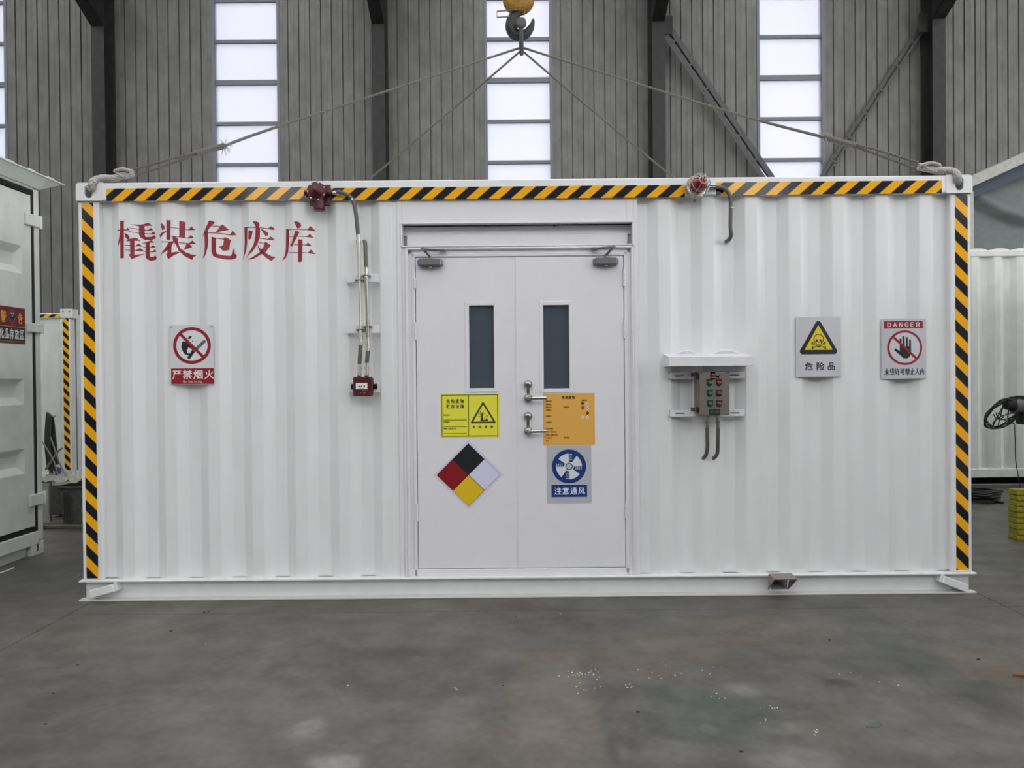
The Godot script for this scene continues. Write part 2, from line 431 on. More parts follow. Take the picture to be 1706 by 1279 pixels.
	"数": [[2.8, .6, 2.8, 5], [.8, 2.6, 5, 2.6], [1.4, 1, 2, 2], [4.4, .8, 3.6, 2], [.8, 6.4, 5, 6.4], [2.4, 5, 1.4, 7.6, 4.4, 9.4], [4, 6.4, 3, 8.4, .8, 9.5], [6.6, .6, 5.6, 4], [6.2, 2.6, 9.4, 2.6], [8.4, 2.6, 7.4, 6.6, 5.2, 9.4], [6.4, 4.8, 7.6, 7.6, 9.5, 9.4]],
	"字": [[5, .4, 5, 1.4], [1.2, 3.2, 1.2, 1.8, 8.8, 1.8, 8.8, 3.2], [2.6, 4, 7.2, 4, 5, 5.6], [5, 5.6, 5, 9.2, 3.8, 9.2], [.8, 6.8, 9.2, 6.8]],
	"识": SPEECH + [[4.8, 1.4, 8.8, 1.4, 8.8, 5.6, 4.8, 5.6, 4.8, 1.4], [5.8, 6.8, 4.2, 9.4], [7.8, 6.8, 9.4, 9.2]],
	"产": [[5, .4, 5, 1.6], [1.2, 2, 8.8, 2], [3, 2.8, 3.6, 4], [7, 2.6, 6.2, 4], [1.6, 4.4, 9, 4.4], [1.6, 4.4, 1.6, 7, .6, 9.4]],
	"生": [[3, 1, 1.4, 4], [2.4, 2.8, 8.6, 2.8], [1.8, 5.8, 8.2, 5.8], [5.2, .6, 5.2, 9], [.8, 9, 9.2, 9]],
	"收": [[1.2, 1.6, 1.2, 7, 3.6, 6], [3.6, .6, 3.6, 9.5], [6.2, .6, 5, 4], [5.8, 2.6, 9.4, 2.6], [8.4, 2.6, 7.2, 6.4, 4.6, 9.4], [5.8, 4.4, 7.2, 7.4, 9.5, 9.4]],
	"集": [[3, .6, 1, 3.4], [2.2, 2, 2.2, 5.6], [2.2, 1.8, 8.8, 1.8], [2.2, 3, 8.4, 3], [2.2, 4.2, 8.4, 4.2], [2.2, 5.5, 9, 5.5], [5.4, 1.8, 5.4, 5.5], [.8, 7, 9.2, 7], [5, 5.8, 5, 9.6], [5, 7, 1, 9.4], [5, 7, 9, 9.4]],
	"单": [[2.8, .6, 3.6, 1.8], [7.2, .6, 6.4, 1.8], [1.8, 2.2, 8.2, 2.2, 8.2, 5.6, 1.8, 5.6, 1.8, 2.2], [1.8, 3.9, 8.2, 3.9], [.8, 7.4, 9.2, 7.4], [5, 2.2, 5, 9.6]],
	"位": MAN + [[6.2, .6, 6.8, 2], [3.8, 2.8, 9.3, 2.8], [4.8, 4, 5.6, 7.4], [8.4, 3.8, 7.4, 8.6], [3.6, 9, 9.5, 9]],
	"联": [[.6, 1.2, 4.6, 1.2], [1.4, 1.2, 1.4, 7.6], [3.6, 1.2, 3.6, 9.5], [1.4, 3.4, 3.6, 3.4], [1.4, 5.4, 3.6, 5.4], [.6, 7.8, 4.6, 7], [5.8, .8, 6.4, 2], [8.8, .6, 8, 2.2], [5.2, 2.8, 9.3, 2.8], [5, 5.2, 9.5, 5.2], [7.2, 2.8, 7, 6, 5, 9.4], [7.2, 6, 9.4, 9.4]],
	"系": [[8, .8, 2, 1.8], [4.6, 1.8, 2.6, 3.6, 6, 3.8], [7.4, 2.4, 2, 5.8, 8.4, 5.4], [5, 5.6, 5, 9.4, 4, 9], [2.8, 6.8, 1.2, 9], [7, 6.8, 8.8, 9]],
	"人": [[5, .8, 4.6, 4, 3, 7, .8, 9.4], [5, 3.4, 6.8, 7, 9.3, 9.4]],
	"和": GRAIN + [[5.6, 2.4, 9, 2.4, 9, 8.4, 5.6, 8.4, 5.6, 2.4]],
	"及": [[1.6, 1.4, 7, 1.4, 5.8, 4.4, 8.6, 4.4, 6.4, 7.6, 2, 9.5], [3, 1.4, 3, 5, .8, 9.2], [3.4, 4.4, 5.4, 7.6, 9.3, 9.4]],
	"负": [[4, .4, 2.8, 2, 1, 3.4], [3.6, 1.4, 6.8, 1.4, 5.4, 3], [2.2, 3.2, 7.8, 3.2, 7.8, 7.6], [2.2, 3.2, 2.2, 7.6], [5, 4.4, 5, 7, 1.4, 9.5], [5.6, 7.6, 9, 9.5]],
	"责": [[1.4, 1.4, 8.6, 1.4], [2, 2.6, 8, 2.6], [.8, 3.9, 9.2, 3.9], [5, .5, 5, 3.9], [2.4, 5, 7.6, 5, 7.6, 8], [2.4, 5, 2.4, 8], [5, 6, 5, 7.8, 1.6, 9.5], [5.6, 8, 9, 9.5]],
	"方": [[4.6, .6, 5.4, 1.8], [.8, 2.4, 9.2, 2.4], [4, 2.4, 3.6, 6, 1, 9.4], [3.8, 4.8, 7.8, 4.8, 7.4, 8.8, 6, 9.2]],
	"式": [[.8, 2.6, 9.2, 2.6], [1.2, 5, 5.2, 5], [3.2, 5, 3.2, 8.4], [.8, 9, 5.6, 8], [6, .6, 6.4, 5, 7.8, 8.6, 9.4, 9.2, 9.4, 7.6], [7.6, .8, 8.6, 1.8]],
	"日": [[2.4, 1.2, 7.6, 1.2, 7.6, 9.2, 2.4, 9.2, 2.4, 1.2], [2.4, 5.2, 7.6, 5.2]],
	"期": [[.6, 2, 5.2, 2], [1.6, .6, 1.6, 6.6], [4.2, .6, 4.2, 6.6], [1.6, 3.6, 4.2, 3.6], [1.6, 5, 4.2, 5], [.6, 6.8, 5.2, 6.8], [2.2, 7.4, 1, 9.4], [3.6, 7.4, 4.8, 9], [6.2, 1.2, 9.2, 1.2, 9.2, 9.2, 8.2, 9.2], [6.2, 1.2, 6.2, 6, 5.4, 9.4], [6.2, 3.8, 9.2, 3.8], [6.2, 6.2, 9.2, 6.2]],
	"重": [[8, .6, 2, 1.4], [.8, 2.4, 9.2, 2.4], [2.2, 3.4, 7.8, 3.4, 7.8, 6.6, 2.2, 6.6, 2.2, 3.4], [2.2, 5, 7.8, 5], [5, 1, 5, 9.2], [1.6, 7.8, 8.4, 7.8], [.8, 9.2, 9.2, 9.2]],
	"量": [[2.6, .6, 7.4, .6, 7.4, 3, 2.6, 3, 2.6, .6], [2.6, 1.8, 7.4, 1.8], [.8, 4, 9.2, 4], [2.2, 5, 7.8, 5, 7.8, 7.4, 2.2, 7.4, 2.2, 5], [2.2, 6.2, 7.8, 6.2], [5, 5, 5, 9.4], [1.6, 8.4, 8.4, 8.4], [.8, 9.5, 9.2, 9.5]],
	"备": [[4, .6, 2.6, 2.4, 1, 3.6], [3.4, 1.6, 7.4, 1.6, 4.8, 4, .8, 5.6], [3, 2.6, 5.4, 4.2, 9.2, 5.4], [2.4, 6, 7.6, 6, 7.6, 9.4, 2.4, 9.4, 2.4, 6], [2.4, 7.7, 7.6, 7.7], [5, 6, 5, 9.4]],
	"特": [[1.4, 1.2, .9, 3], [1.1, 2.6, 4.2, 2.6], [2.6, .6, 2.6, 9.6], [.7, 6.4, 4.4, 5.4], [5.2, 2, 9, 2], [7, .6, 7, 4], [4.6, 4, 9.5, 4], [4.8, 6, 9.4, 6], [8, 4.6, 8, 9.4, 7, 9], [5.8, 7, 6.4, 8.2]],
	"性": [[1, 2.6, .8, 4.8], [2.4, .6, 2.4, 9.6], [3.2, 2.4, 3.8, 3.8], [5.6, 1.2, 4.6, 4], [5.2, 3, 9.2, 3], [5.2, 6, 9, 6], [7.2, .6, 7.2, 9], [4.4, 9, 9.6, 9]],
	"编": [[3, .8, 1.2, 3, 3, 3.2, 1, 5.8, 3.6, 5.4], [.8, 8.6, 3.8, 7.8], [6.8, .5, 7.2, 1.4], [5, 1.8, 9.2, 1.8, 9.2, 3.8, 5, 3.8], [5, 1.8, 5, 6, 4.4, 9.4], [5.4, 5, 9.4, 5, 9.4, 9.4], [5.6, 5, 5.6, 9.4], [5.6, 7, 9.4, 7], [7, 5, 7, 9], [8.2, 5, 8.2, 9]],
	"/": [[7.5, .8, 2.5, 9.4]],
	":": [[4, 3.4, 4, 3.6], [4, 7.6, 4, 7.8]],
	"D": [[1, 1, 1, 9, 4.4, 9, 7, 7.2, 7.4, 5, 7, 2.8, 4.4, 1, 1, 1]],
	"A": [[.6, 9, 4, 1, 7.4, 9], [2, 6.4, 6, 6.4]],
	"N": [[1, 9, 1, 1, 7, 9, 7, 1]],
	"G": [[7, 2.6, 5.6, 1, 3, 1, 1.2, 3, 1, 5, 1.4, 7.2, 3, 9, 5.4, 9, 7, 7.6, 7, 5.4, 4.6, 5.4]],
	"E": [[6.8, 1, 1, 1, 1, 9, 6.8, 9], [1, 5, 6, 5]],
	"R": [[1, 9, 1, 1, 5, 1, 6.8, 2.2, 6.8, 3.8, 5, 5.2, 1, 5.2], [4.4, 5.2, 7.2, 9]],
	"x": [[1, 3.6, 6.4, 9], [6.4, 3.6, 1, 9]],
	"o": [[3.6, 3.6, 1.4, 4.4, 1, 6.4, 1.6, 8.4, 3.6, 9, 5.6, 8.4, 6.2, 6.4, 5.8, 4.4, 3.6, 3.6]],
	"b": [[1, .8, 1, 9], [1, 5, 3.4, 3.8, 5.4, 4.4, 6, 6.4, 5.4, 8.4, 3.4, 9, 1, 8]],
	"u": [[1, 3.8, 1, 7.6, 2.4, 9, 4.4, 8.8, 6, 7.4], [6, 3.8, 6, 9]],
	"r": [[1, 3.8, 1, 9], [1, 5.6, 2.6, 4, 4.6, 3.8]],
	"n": [[1, 3.8, 1, 9], [1, 5.4, 3, 3.8, 5, 4, 6, 5.6, 6, 9]],
	"i": [[2, 3.8, 2, 9], [2, 1.2, 2, 1.6]],
	"g": [[6, 3.8, 6, 10.6, 4.6, 11.8, 1.6, 11.4], [6, 5, 3.6, 3.8, 1.6, 4.6, 1, 6.2, 1.6, 8, 3.6, 8.8, 6, 7.8]],
}

# the five big painted characters, each stroke an outline; units of 0.4335 mm from the top left of the lettering
const BIG := [
	[
		[205, 78, 272, 78, 265, 100, 265, 660, 240, 672, 208, 668], [145, 230, 160, 220, 300, 215, 320, 185, 360, 225, 300, 230, 160, 236],
		[206, 240, 200, 300, 150, 518, 162, 500, 208, 395], [270, 275, 315, 285, 355, 330, 350, 380, 320, 370, 290, 340],
		[360, 135, 480, 125, 600, 88, 668, 135, 560, 141, 470, 152], [470, 148, 540, 145, 545, 290, 560, 315, 650, 312, 690, 285, 722, 310, 718, 340, 640, 365, 540, 360, 490, 330, 470, 280],
		[355, 188, 600, 203, 640, 170, 678, 208, 600, 216, 355, 198], [340, 245, 640, 263, 680, 225, 722, 272, 640, 276, 340, 255],
		[295, 400, 330, 375, 435, 335, 495, 385, 420, 387, 330, 402], [360, 383, 418, 383, 418, 610, 545, 580, 480, 620, 385, 685, 340, 610, 365, 600],
		[285, 459, 430, 463, 465, 425, 520, 468, 440, 475, 285, 469], [280, 531, 430, 534, 485, 495, 540, 545, 430, 546, 280, 542],
		[500, 412, 580, 395, 650, 365, 700, 405, 600, 407, 520, 420], [560, 403, 622, 403, 625, 620, 640, 635, 690, 630, 705, 600, 745, 645, 725, 680, 640, 692, 580, 670, 560, 640],
		[520, 473, 640, 474, 678, 440, 720, 482, 640, 485, 520, 483], [540, 545, 660, 547, 705, 512, 742, 552, 660, 558, 540, 555],
	],
	[
		[832, 108, 880, 130, 908, 170, 908, 215, 865, 225, 850, 180], [812, 290, 860, 265, 935, 235, 935, 250, 880, 290, 832, 345, 815, 310],
		[935, 68, 1003, 72, 997, 375, 938, 378], [1118, 72, 1170, 75, 1198, 85, 1190, 330, 1118, 328],
		[1000, 179, 1240, 198, 1280, 148, 1350, 205, 1240, 208, 1000, 189], [1000, 317, 1235, 325, 1278, 283, 1330, 335, 1235, 337, 1000, 327],
		[1030, 330, 1070, 318, 1112, 370, 1095, 412, 1040, 412], [810, 412, 860, 402, 1250, 411, 1300, 370, 1358, 425, 1250, 425, 860, 413],
		[980, 408, 1055, 405, 1010, 490, 910, 570, 815, 628, 900, 530], [950, 500, 1015, 475, 1012, 580, 1110, 560, 1130, 575, 1040, 630, 965, 685, 930, 605, 950, 590],
		[1050, 405, 1100, 405, 1130, 500, 1200, 560, 1280, 590, 1370, 605, 1320, 630, 1298, 682, 1180, 620, 1110, 540, 1085, 470], [1205, 430, 1260, 425, 1300, 485, 1250, 490, 1165, 530, 1195, 480],
	],
	[
		[1600, 78, 1650, 76, 1700, 105, 1640, 165, 1580, 240, 1480, 330, 1540, 220, 1590, 110], [1650, 154, 1770, 158, 1806, 128, 1886, 205, 1826, 225, 1750, 255, 1700, 265, 1740, 225, 1765, 172, 1650, 165],
		[1580, 258, 1900, 272, 1940, 218, 2006, 282, 1930, 290, 1580, 271], [1525, 240, 1590, 235, 1595, 400, 1580, 520, 1545, 620, 1480, 672, 1520, 590, 1535, 480],
		[1645, 330, 1715, 345, 1715, 560, 1730, 600, 1800, 615, 1900, 615, 1935, 590, 1955, 500, 1970, 500, 1975, 580, 2006, 600, 2006, 645, 1960, 670, 1860, 680, 1740, 665, 1670, 635, 1645, 570],
		[1706, 348, 1810, 354, 1830, 325, 1880, 340, 1915, 375, 1900, 410, 1890, 520, 1850, 540, 1805, 545, 1775, 500, 1750, 485, 1790, 475, 1815, 440, 1820, 366, 1706, 359],
	],
	[
		[2291, 90, 2346, 85, 2396, 110, 2401, 160, 2386, 195, 2346, 190, 2326, 140], [2146, 165, 2196, 172, 2516, 186, 2556, 145, 2621, 190, 2586, 203, 2516, 199, 2196, 185],
		[2141, 165, 2201, 175, 2196, 430, 2176, 540, 2106, 690, 2136, 560, 2146, 400], [2226, 225, 2296, 240, 2276, 340, 2251, 378, 2206, 350, 2221, 330],
		[2266, 343, 2516, 353, 2551, 308, 2614, 365, 2526, 366, 2266, 354], [2341, 188, 2411, 198, 2406, 340, 2366, 450, 2296, 560, 2161, 675, 2246, 560, 2306, 460, 2331, 350],
		[2416, 205, 2466, 220, 2521, 260, 2518, 300, 2486, 312, 2456, 270], [2386, 419, 2466, 424, 2486, 398, 2556, 450, 2536, 480, 2486, 570, 2406, 620, 2306, 680, 2201, 695, 2306, 640, 2406, 570, 2456, 490, 2466, 436, 2386, 431],
		[2371, 450, 2406, 510, 2486, 580, 2556, 620, 2626, 640, 2591, 660, 2561, 700, 2486, 650, 2416, 580, 2381, 510],
	],
	[
		[2941, 92, 2996, 88, 3046, 115, 3061, 160, 3036, 190, 2996, 200, 2971, 150], [2796, 200, 2851, 205, 3146, 213, 3191, 152, 3271, 228, 3146, 224, 2851, 217],
		[2796, 185, 2854, 205, 2851, 420, 2836, 560, 2786, 650, 2721, 700, 2766, 620, 2791, 500], [2861, 317, 3136, 321, 3181, 278, 3236, 335, 3136, 332, 2861, 328],
		[2966, 230, 3034, 255, 2936, 440, 2921, 480, 2901, 485, 2871, 455, 2906, 420], [2941, 450, 3126, 454, 3156, 415, 3216, 468, 3126, 466, 2941, 461],
		[3011, 370, 3081, 375, 3076, 400, 3071, 715, 3051, 730, 3011, 725], [2846, 569, 3156, 577, 3196, 522, 3258, 590, 3156, 588, 2846, 579],
	],
]


func _ready():
	rng.seed = 7
	# ---- camera
	var cam := Camera3D.new()
	cam.name = "camera"
	cam.position = EYE
	cam.rotation = LOOK
	cam.fov = rad_to_deg(2.0 * atan(639.5 / FOCAL))
	cam.near = 0.05
	cam.far = 200.0
	add_child(cam)
	cam.current = true
	# ---- a bright overcast sky, seen through the roof lights, the wall lights and the open gates
	var sky_mat := ProceduralSkyMaterial.new()
	sky_mat.sky_top_color = Color(0.965, 0.965, 0.978)
	sky_mat.sky_horizon_color = Color(0.965, 0.965, 0.978)
	sky_mat.ground_bottom_color = Color(0.42, 0.42, 0.41)
	sky_mat.ground_horizon_color = Color(0.5, 0.5, 0.49)
	sky_mat.sun_angle_max = 0.0
	sky_mat.sky_energy_multiplier = 1.0
	var sky := Sky.new()
	sky.sky_material = sky_mat
	var env := Environment.new()
	env.background_mode = Environment.BG_SKY
	env.sky = sky
	env.tonemap_mode = Environment.TONE_MAPPER_LINEAR
	env.tonemap_exposure = 5.55
	env.sdfgi_enabled = true
	env.ssao_enabled = true
	env.ssil_enabled = true
	var we := WorldEnvironment.new()
	we.name = "daylight"
	we.environment = env
	add_child(we)

	make_materials()
	build_hall()
	build_store()
	build_store_door()
	build_lettering()
	build_signs()
	build_alarm_line()
	build_beacon()
	build_control_box()
	build_lifting_gear()
	build_left_side()
	build_right_side()
	build_litter()


func make_materials():
	M.white = grainy(Color(0.872, 0.878, 0.874), Color(0.884, 0.89, 0.887), Vector3(0.9, 0.35, 0.9), 0.34, 0.0, 0.0, 0.012, 4, 3)
	M.white_door = grainy(Color(0.862, 0.862, 0.872), Color(0.87, 0.87, 0.88), Vector3(0.8, 0.8, 0.8), 0.4, 0.0, 0.0, 0.01, 4, 5)
	M.white_old = grainy(Color(0.80, 0.81, 0.79), Color(0.835, 0.845, 0.825), Vector3(0.7, 0.4, 0.7), 0.42, 0.0, 0.0, 0.014, 5, 9)
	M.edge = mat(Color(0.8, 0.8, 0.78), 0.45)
	M.yellow_tape = mat(Color(0.94, 0.68, 0.09), 0.13)
	M.black_tape = mat(Color(0.075, 0.085, 0.115), 0.13)
	M.red_paint = mat(Color(0.56, 0.065, 0.155), 0.45)
	M.maroon = grainy(Color(0.27, 0.06, 0.095), Color(0.31, 0.075, 0.11), Vector3(6, 6, 6), 0.38, 0.0, 0.15, 0.05, 3, 4)
	M.steel = grainy(Color(0.62, 0.605, 0.57), Color(0.70, 0.69, 0.66), Vector3(5, 1.2, 5), 0.28, 0.9, 0.0, 0.03, 4, 6)
	M.galv = mat(Color(0.80, 0.79, 0.755), 0.24, 0.9)
	M.chrome = mat(Color(0.62, 0.62, 0.61), 0.15, 1.0)
	M.flex = mat(Color(0.36, 0.36, 0.345), 0.42, 0.3)
	M.brushed = grainy(Color(0.47, 0.455, 0.435), Color(0.53, 0.51, 0.49), Vector3(1, 8, 1), 0.42, 0.6, 0.0, 0.04, 3, 8)
	M.closer = grainy(Color(0.42, 0.42, 0.42), Color(0.5, 0.5, 0.49), Vector3(9, 9, 9), 0.35, 0.6, 0.0, 0.04, 3, 8)
	M.dark = mat(Color(0.05, 0.05, 0.055), 0.6)
	M.rubber = mat(Color(0.07, 0.07, 0.075), 0.65)
	M.green_key = mat(Color(0.05, 0.42, 0.30), 0.35)
	M.red_key = mat(Color(0.60, 0.12, 0.17), 0.35)
	M.key_rim = mat(Color(0.09, 0.16, 0.14), 0.4)
	M.glass = mat(Color(0.34, 0.38, 0.43, 0.55), 0.04)
	M.glass.transparency = BaseMaterial3D.TRANSPARENCY_ALPHA
	M.daylight = mat(Color(0.86, 0.86, 0.93, 0.735), 0.35)      # weathered translucent sheet
	M.daylight.transparency = BaseMaterial3D.TRANSPARENCY_ALPHA
	M.skylight = mat(Color(0.9, 0.9, 0.92, 0.12), 0.3)
	M.skylight.transparency = BaseMaterial3D.TRANSPARENCY_ALPHA
	M.red_glass = mat(Color(0.50, 0.03, 0.06, 0.75), 0.06)
	M.red_glass.transparency = BaseMaterial3D.TRANSPARENCY_ALPHA
	M.clear_glass = mat(Color(0.85, 0.85, 0.85, 0.12), 0.04)
	M.clear_glass.transparency = BaseMaterial3D.TRANSPARENCY_ALPHA
	M.cladding = grainy(Color(0.405, 0.405, 0.388), Color(0.455, 0.455, 0.438), Vector3(0.34, 0.2, 0.34), 0.5, 0.15, 0.2, 0.016, 5, 12)
	M.frame_steel = grainy(Color(0.13, 0.13, 0.127), Color(0.165, 0.165, 0.16), Vector3(0.5, 0.3, 0.5), 0.55, 0.1, 0.0, 0.02, 4, 14)
	M.girt = mat(Color(0.46, 0.46, 0.49), 0.5)
	M.brace = mat(Color(0.30, 0.30, 0.30), 0.5, 0.2)
	M.roofing = mat(Color(0.52, 0.52, 0.50), 0.6)
	M.rope = grainy(Color(0.30, 0.29, 0.27), Color(0.52, 0.51, 0.48), Vector3(9, 9, 9), 0.5, 0.5, 0.0, 0.06, 3, 15)
	M.rope_eye = grainy(Color(0.55, 0.54, 0.52), Color(0.76, 0.75, 0.73), Vector3(9, 9, 9), 0.55, 0.2, 0.3, 0.06, 3, 16)
	M.hook = grainy(Color(0.16, 0.16, 0.17), Color(0.25, 0.25, 0.255), Vector3(5, 5, 5), 0.45, 0.4, 0.2, 0.03, 4, 17)
	M.link = grainy(Color(0.28, 0.28, 0.27), Color(0.36, 0.36, 0.35), Vector3(5, 5, 5), 0.5, 0.4, 0.2, 0.03, 4, 18)
	M.block = grainy(Color(0.50, 0.36, 0.10), Color(0.66, 0.50, 0.13), Vector3(3, 3, 3), 0.45, 0.1, 0.1, 0.03, 4, 19)
	M.tarp = grainy(Color(0.40, 0.425, 0.42), Color(0.425, 0.45, 0.445), Vector3(0.7, 0.7, 0.7), 0.6, 0.0, 0.0, 0.02, 4, 20)
	M.bin = grainy(Color(0.36, 0.36, 0.34), Color(0.43, 0.43, 0.41), Vector3(1.5, 1.5, 1.5), 0.55, 0.0, 0.1, 0.02, 4, 21)
	M.film = grainy(Color(0.50, 0.50, 0.44), Color(0.74, 0.74, 0.70), Vector3(3, 3, 3), 0.4, 0.0, 0.4, 0.03, 4, 22)
	M.timber = grainy(Color(0.36, 0.35, 0.31), Color(0.50, 0.48, 0.43), Vector3(0.6, 5, 5), 0.75, 0.0, 0.2, 0.02, 4, 23)
	M.wood = grainy(Color(0.36, 0.26, 0.18), Color(0.50, 0.38, 0.27), Vector3(1, 6, 6), 0.75, 0.0, 0.2, 0.02, 4, 24)
	M.hose = mat(Color(0.58, 0.58, 0.54), 0.5)
	M.dark_hose = mat(Color(0.28, 0.285, 0.26), 0.5)
	M.yellow_board = grainy(Color(0.50, 0.485, 0.10), Color(0.60, 0.57, 0.12), Vector3(1.5, 4, 1.5), 0.6, 0.0, 0.15, 0.03, 3, 25)
	M.booth = grainy(Color(0.62, 0.62, 0.59), Color(0.67, 0.67, 0.64), Vector3(0.7, 0.7, 0.7), 0.5, 0.0, 0.0, 0.02, 4, 27)
	M.flake = mat(Color(0.9, 0.9, 0.88), 0.5)
	M.pebble = mat(Color(0.10, 0.10, 0.095), 0.8)
	M.rust = grainy(Color(0.46, 0.43, 0.40), Color(0.60, 0.57, 0.54), Vector3(6, 6, 6), 0.6, 0.1, 0.1, 0.03, 4, 26)
	M.concrete = concrete()


# trowelled concrete with tyre scuffs, spilt powder and damp patches; the picture covers 10 m by 6.67 m of floor
func concrete() -> StandardMaterial3D:
	var w := 2048; var h := 1366
	var layers := []
	for k in [[0.0022, 5, 31], [0.017, 6, 32], [0.075, 4, 33], [0.005, 4, 34]]:
		var n := FastNoiseLite.new()
		n.noise_type = FastNoiseLite.TYPE_SIMPLEX_SMOOTH
		n.frequency = k[0]; n.fractal_octaves = k[1]; n.seed = k[2]
		n.domain_warp_enabled = k[2] == 32
		n.domain_warp_amplitude = 60.0
		n.domain_warp_frequency = 0.004
		layers.append(n.get_image(w, h, false, false, true).get_data())
	var ns := FastNoiseLite.new()                       # trowel streaks, drawn out sideways
	ns.frequency = 0.02; ns.fractal_octaves = 4; ns.seed = 36
	var streak := ns.get_image(w / 4, h, false, false, true)
	streak.resize(w, h, Image.INTERPOLATE_CUBIC)
	var e2 := streak.get_data()
	# sweeps of tyres and damp, outlined on the floor: red holds lighter or darker, green holds browner or greener
	var cv := Canvas.new(1024, 683, Color8(128, 128, 128))
	for k in [
		[148, 142, [853, 1085, 950, 1085, 968, 1120, 985, 1170, 1003, 1230, 1014, 1290, 880, 1290, 850, 1190]],
		[110, 124, [962, 1100, 1036, 1090, 1062, 1150, 1050, 1290, 1020, 1290, 1002, 1200, 980, 1140]],
		[104, 116, [1330, 1002, 1420, 1000, 1560, 1080, 1660, 1150, 1706, 1200, 1600, 1160, 1480, 1092]],
		[106, 112, [1066, 1142, 1180, 1150, 1290, 1188, 1335, 1232, 1190, 1240, 1080, 1225]],
		[142, 140, [1040, 1046, 1290, 1020, 1330, 1050, 1180, 1100, 1060, 1085]], [140, 138, [1540, 1080, 1690, 1110, 1706, 1150, 1620, 1130]],
		[112, 128, [480, 1080, 760, 1075, 880, 1100, 820, 1160, 600, 1170, 500, 1120]], [140, 130, [170, 1150, 330, 1165, 400, 1200, 230, 1210, 120, 1190]],
		[138, 136, [220, 1020, 330, 1012, 300, 1062, 210, 1070]], [116, 128, [850, 1000, 1010, 1000, 1000, 1030, 880, 1034]]]:
		var pp := []
		for i in range(0, k[2].size(), 2):
			var q := ground(k[2][i], k[2][i + 1])
			pp.append(Vector2((q.x + 5.0) / 10.0 * 1024, (q.z + 4.0) / 6.67 * 683))
		cv.poly(pp, Color8(k[0], k[1], 128))
	var arc := []
	for k in [[1046, 1195], [1041, 1215], [1038, 1240], [1037, 1290]]:
		var q := ground(k[0], k[1])
		arc.append(Vector2((q.x + 5.0) / 10.0 * 1024, (q.z + 4.0) / 6.67 * 683))
	cv.line(arc, 2.2, Color8(160, 132, 128))
	cv.im.resize(256, 171, Image.INTERPOLATE_BILINEAR)
	cv.im.resize(w, h, Image.INTERPOLATE_CUBIC)
	var sweep := cv.im.get_data()
	# [u, v, radius u, radius v, lightness, brownness] where matter lies on the floor
	var marks := []
	for k in [
		[512, 1213, 34, 22, .36, 0], [560, 1270, 46, 20, .50, 0], [1236, 1148, 32, 13, .34, 0], [1178, 1213, 20, 9, .36, 0], [1296, 1210, 50, 15, .28, 0], [1325, 1264, 70, 24, .36, 0],
		[1395, 1135, 24, 8, -.34, 0], [1200, 1180, 120, 40, -.07, -.03], [930, 1200, 80, 120, .05, .03], [1060, 1085, 190, 40, .02, .035], [1280, 1040, 130, 40, .02, .03], [1640, 1100, 90, 40, .03, .035], [1630, 1160, 70, 60, -.05, 0],
		[1480, 1090, 110, 46, -.06, -.02], [1360, 1210, 130, 40, .0, .02], [700, 1120, 220, 70, -.05, 0], [330, 1190, 200, 40, .05, 0], [820, 1240, 90, 40, .0, .03], [160, 1050, 120, 26, .03, .01], [560, 1020, 120, 16, .03, .01]]:
		var c := ground(k[0], k[1])
		var e := ground(k[0] + k[2], k[1])
		var g := ground(k[0], k[1] + k[3])
		marks.append([(c.x + 5.0) / 10.0 * w, (c.z + 4.0) / 6.67 * h, absf(e.x - c.x) / 10.0 * w, absf(g.z - c.z) / 6.67 * h, k[4], k[5]])
	var add := PackedFloat32Array(); add.resize(w * h)
	var brown := PackedFloat32Array(); brown.resize(w * h)
	var a: PackedByteArray = layers[0]; var b: PackedByteArray = layers[1]; var f: PackedByteArray = layers[2]; var d: PackedByteArray = layers[3]
	for m in marks:
		for y in range(maxi(0, int(m[1] - m[3] * 1.6)), mini(h, int(m[1] + m[3] * 1.6))):
			for x in range(maxi(0, int(m[0] - m[2] * 1.6)), mini(w, int(m[0] + m[2] * 1.6))):
				var i := y * w + x
				var q := Vector2((x - m[0]) / m[2], (y - m[1]) / m[3]).length() + (b[i] - 128) / 128.0 * 0.7
				if q < 1.3:
					var s := smoothstep(1.3, 0.3, q) * (0.55 + 0.45 * d[i] / 128.0)
					add[i] += s * m[4]; brown[i] += s * m[5]
	var px := PackedByteArray(); px.resize(w * h * 3)
	for i in w * h:
		var n1 := (a[i] - 128) / 128.0; var n2 := (b[i] - 128) / 128.0; var n3 := (f[i] - 128) / 128.0; var n4 := (d[i] - 128) / 128.0
		var v := (0.322 + n1 * 0.024 + n2 * 0.048 + n3 * 0.026 + (e2[i] - 128) / 128.0 * 0.024 + (sweep[i * 3] - 128) * 0.0011) * (1.0 + add[i])
		var t := n4 * 0.010 + 0.006 + brown[i] * 0.7 + (sweep[i * 3 + 1] - 128) * 0.0011
		px[i * 3] = int(clampf(v + t * 0.5 + 0.003, 0, 1) * 255)
		px[i * 3 + 1] = int(clampf(v + maxf(-t, 0.0) * 0.1, 0, 1) * 255)
		px[i * 3 + 2] = int(clampf(v - maxf(t, 0.0) * 0.6 + minf(t, 0.0) * 0.3 - 0.016, 0, 1) * 255)
	var im := Image.create_from_data(w, h, false, Image.FORMAT_RGB8, px)
	var m2 := mat(Color.WHITE, 0.5)
	m2.albedo_texture = ImageTexture.create_from_image(im)
	var rn := FastNoiseLite.new()
	rn.frequency = 0.02; rn.fractal_octaves = 4; rn.seed = 40
	var rt := NoiseTexture2D.new()
	rt.noise = rn; rt.seamless = true
	var gr := Gradient.new()
	gr.set_color(0, Color(0.36, 0.36, 0.36)); gr.set_color(1, Color(0.68, 0.68, 0.68))
	rt.color_ramp = gr
	m2.roughness = 1.0
	m2.roughness_texture = rt
	return m2


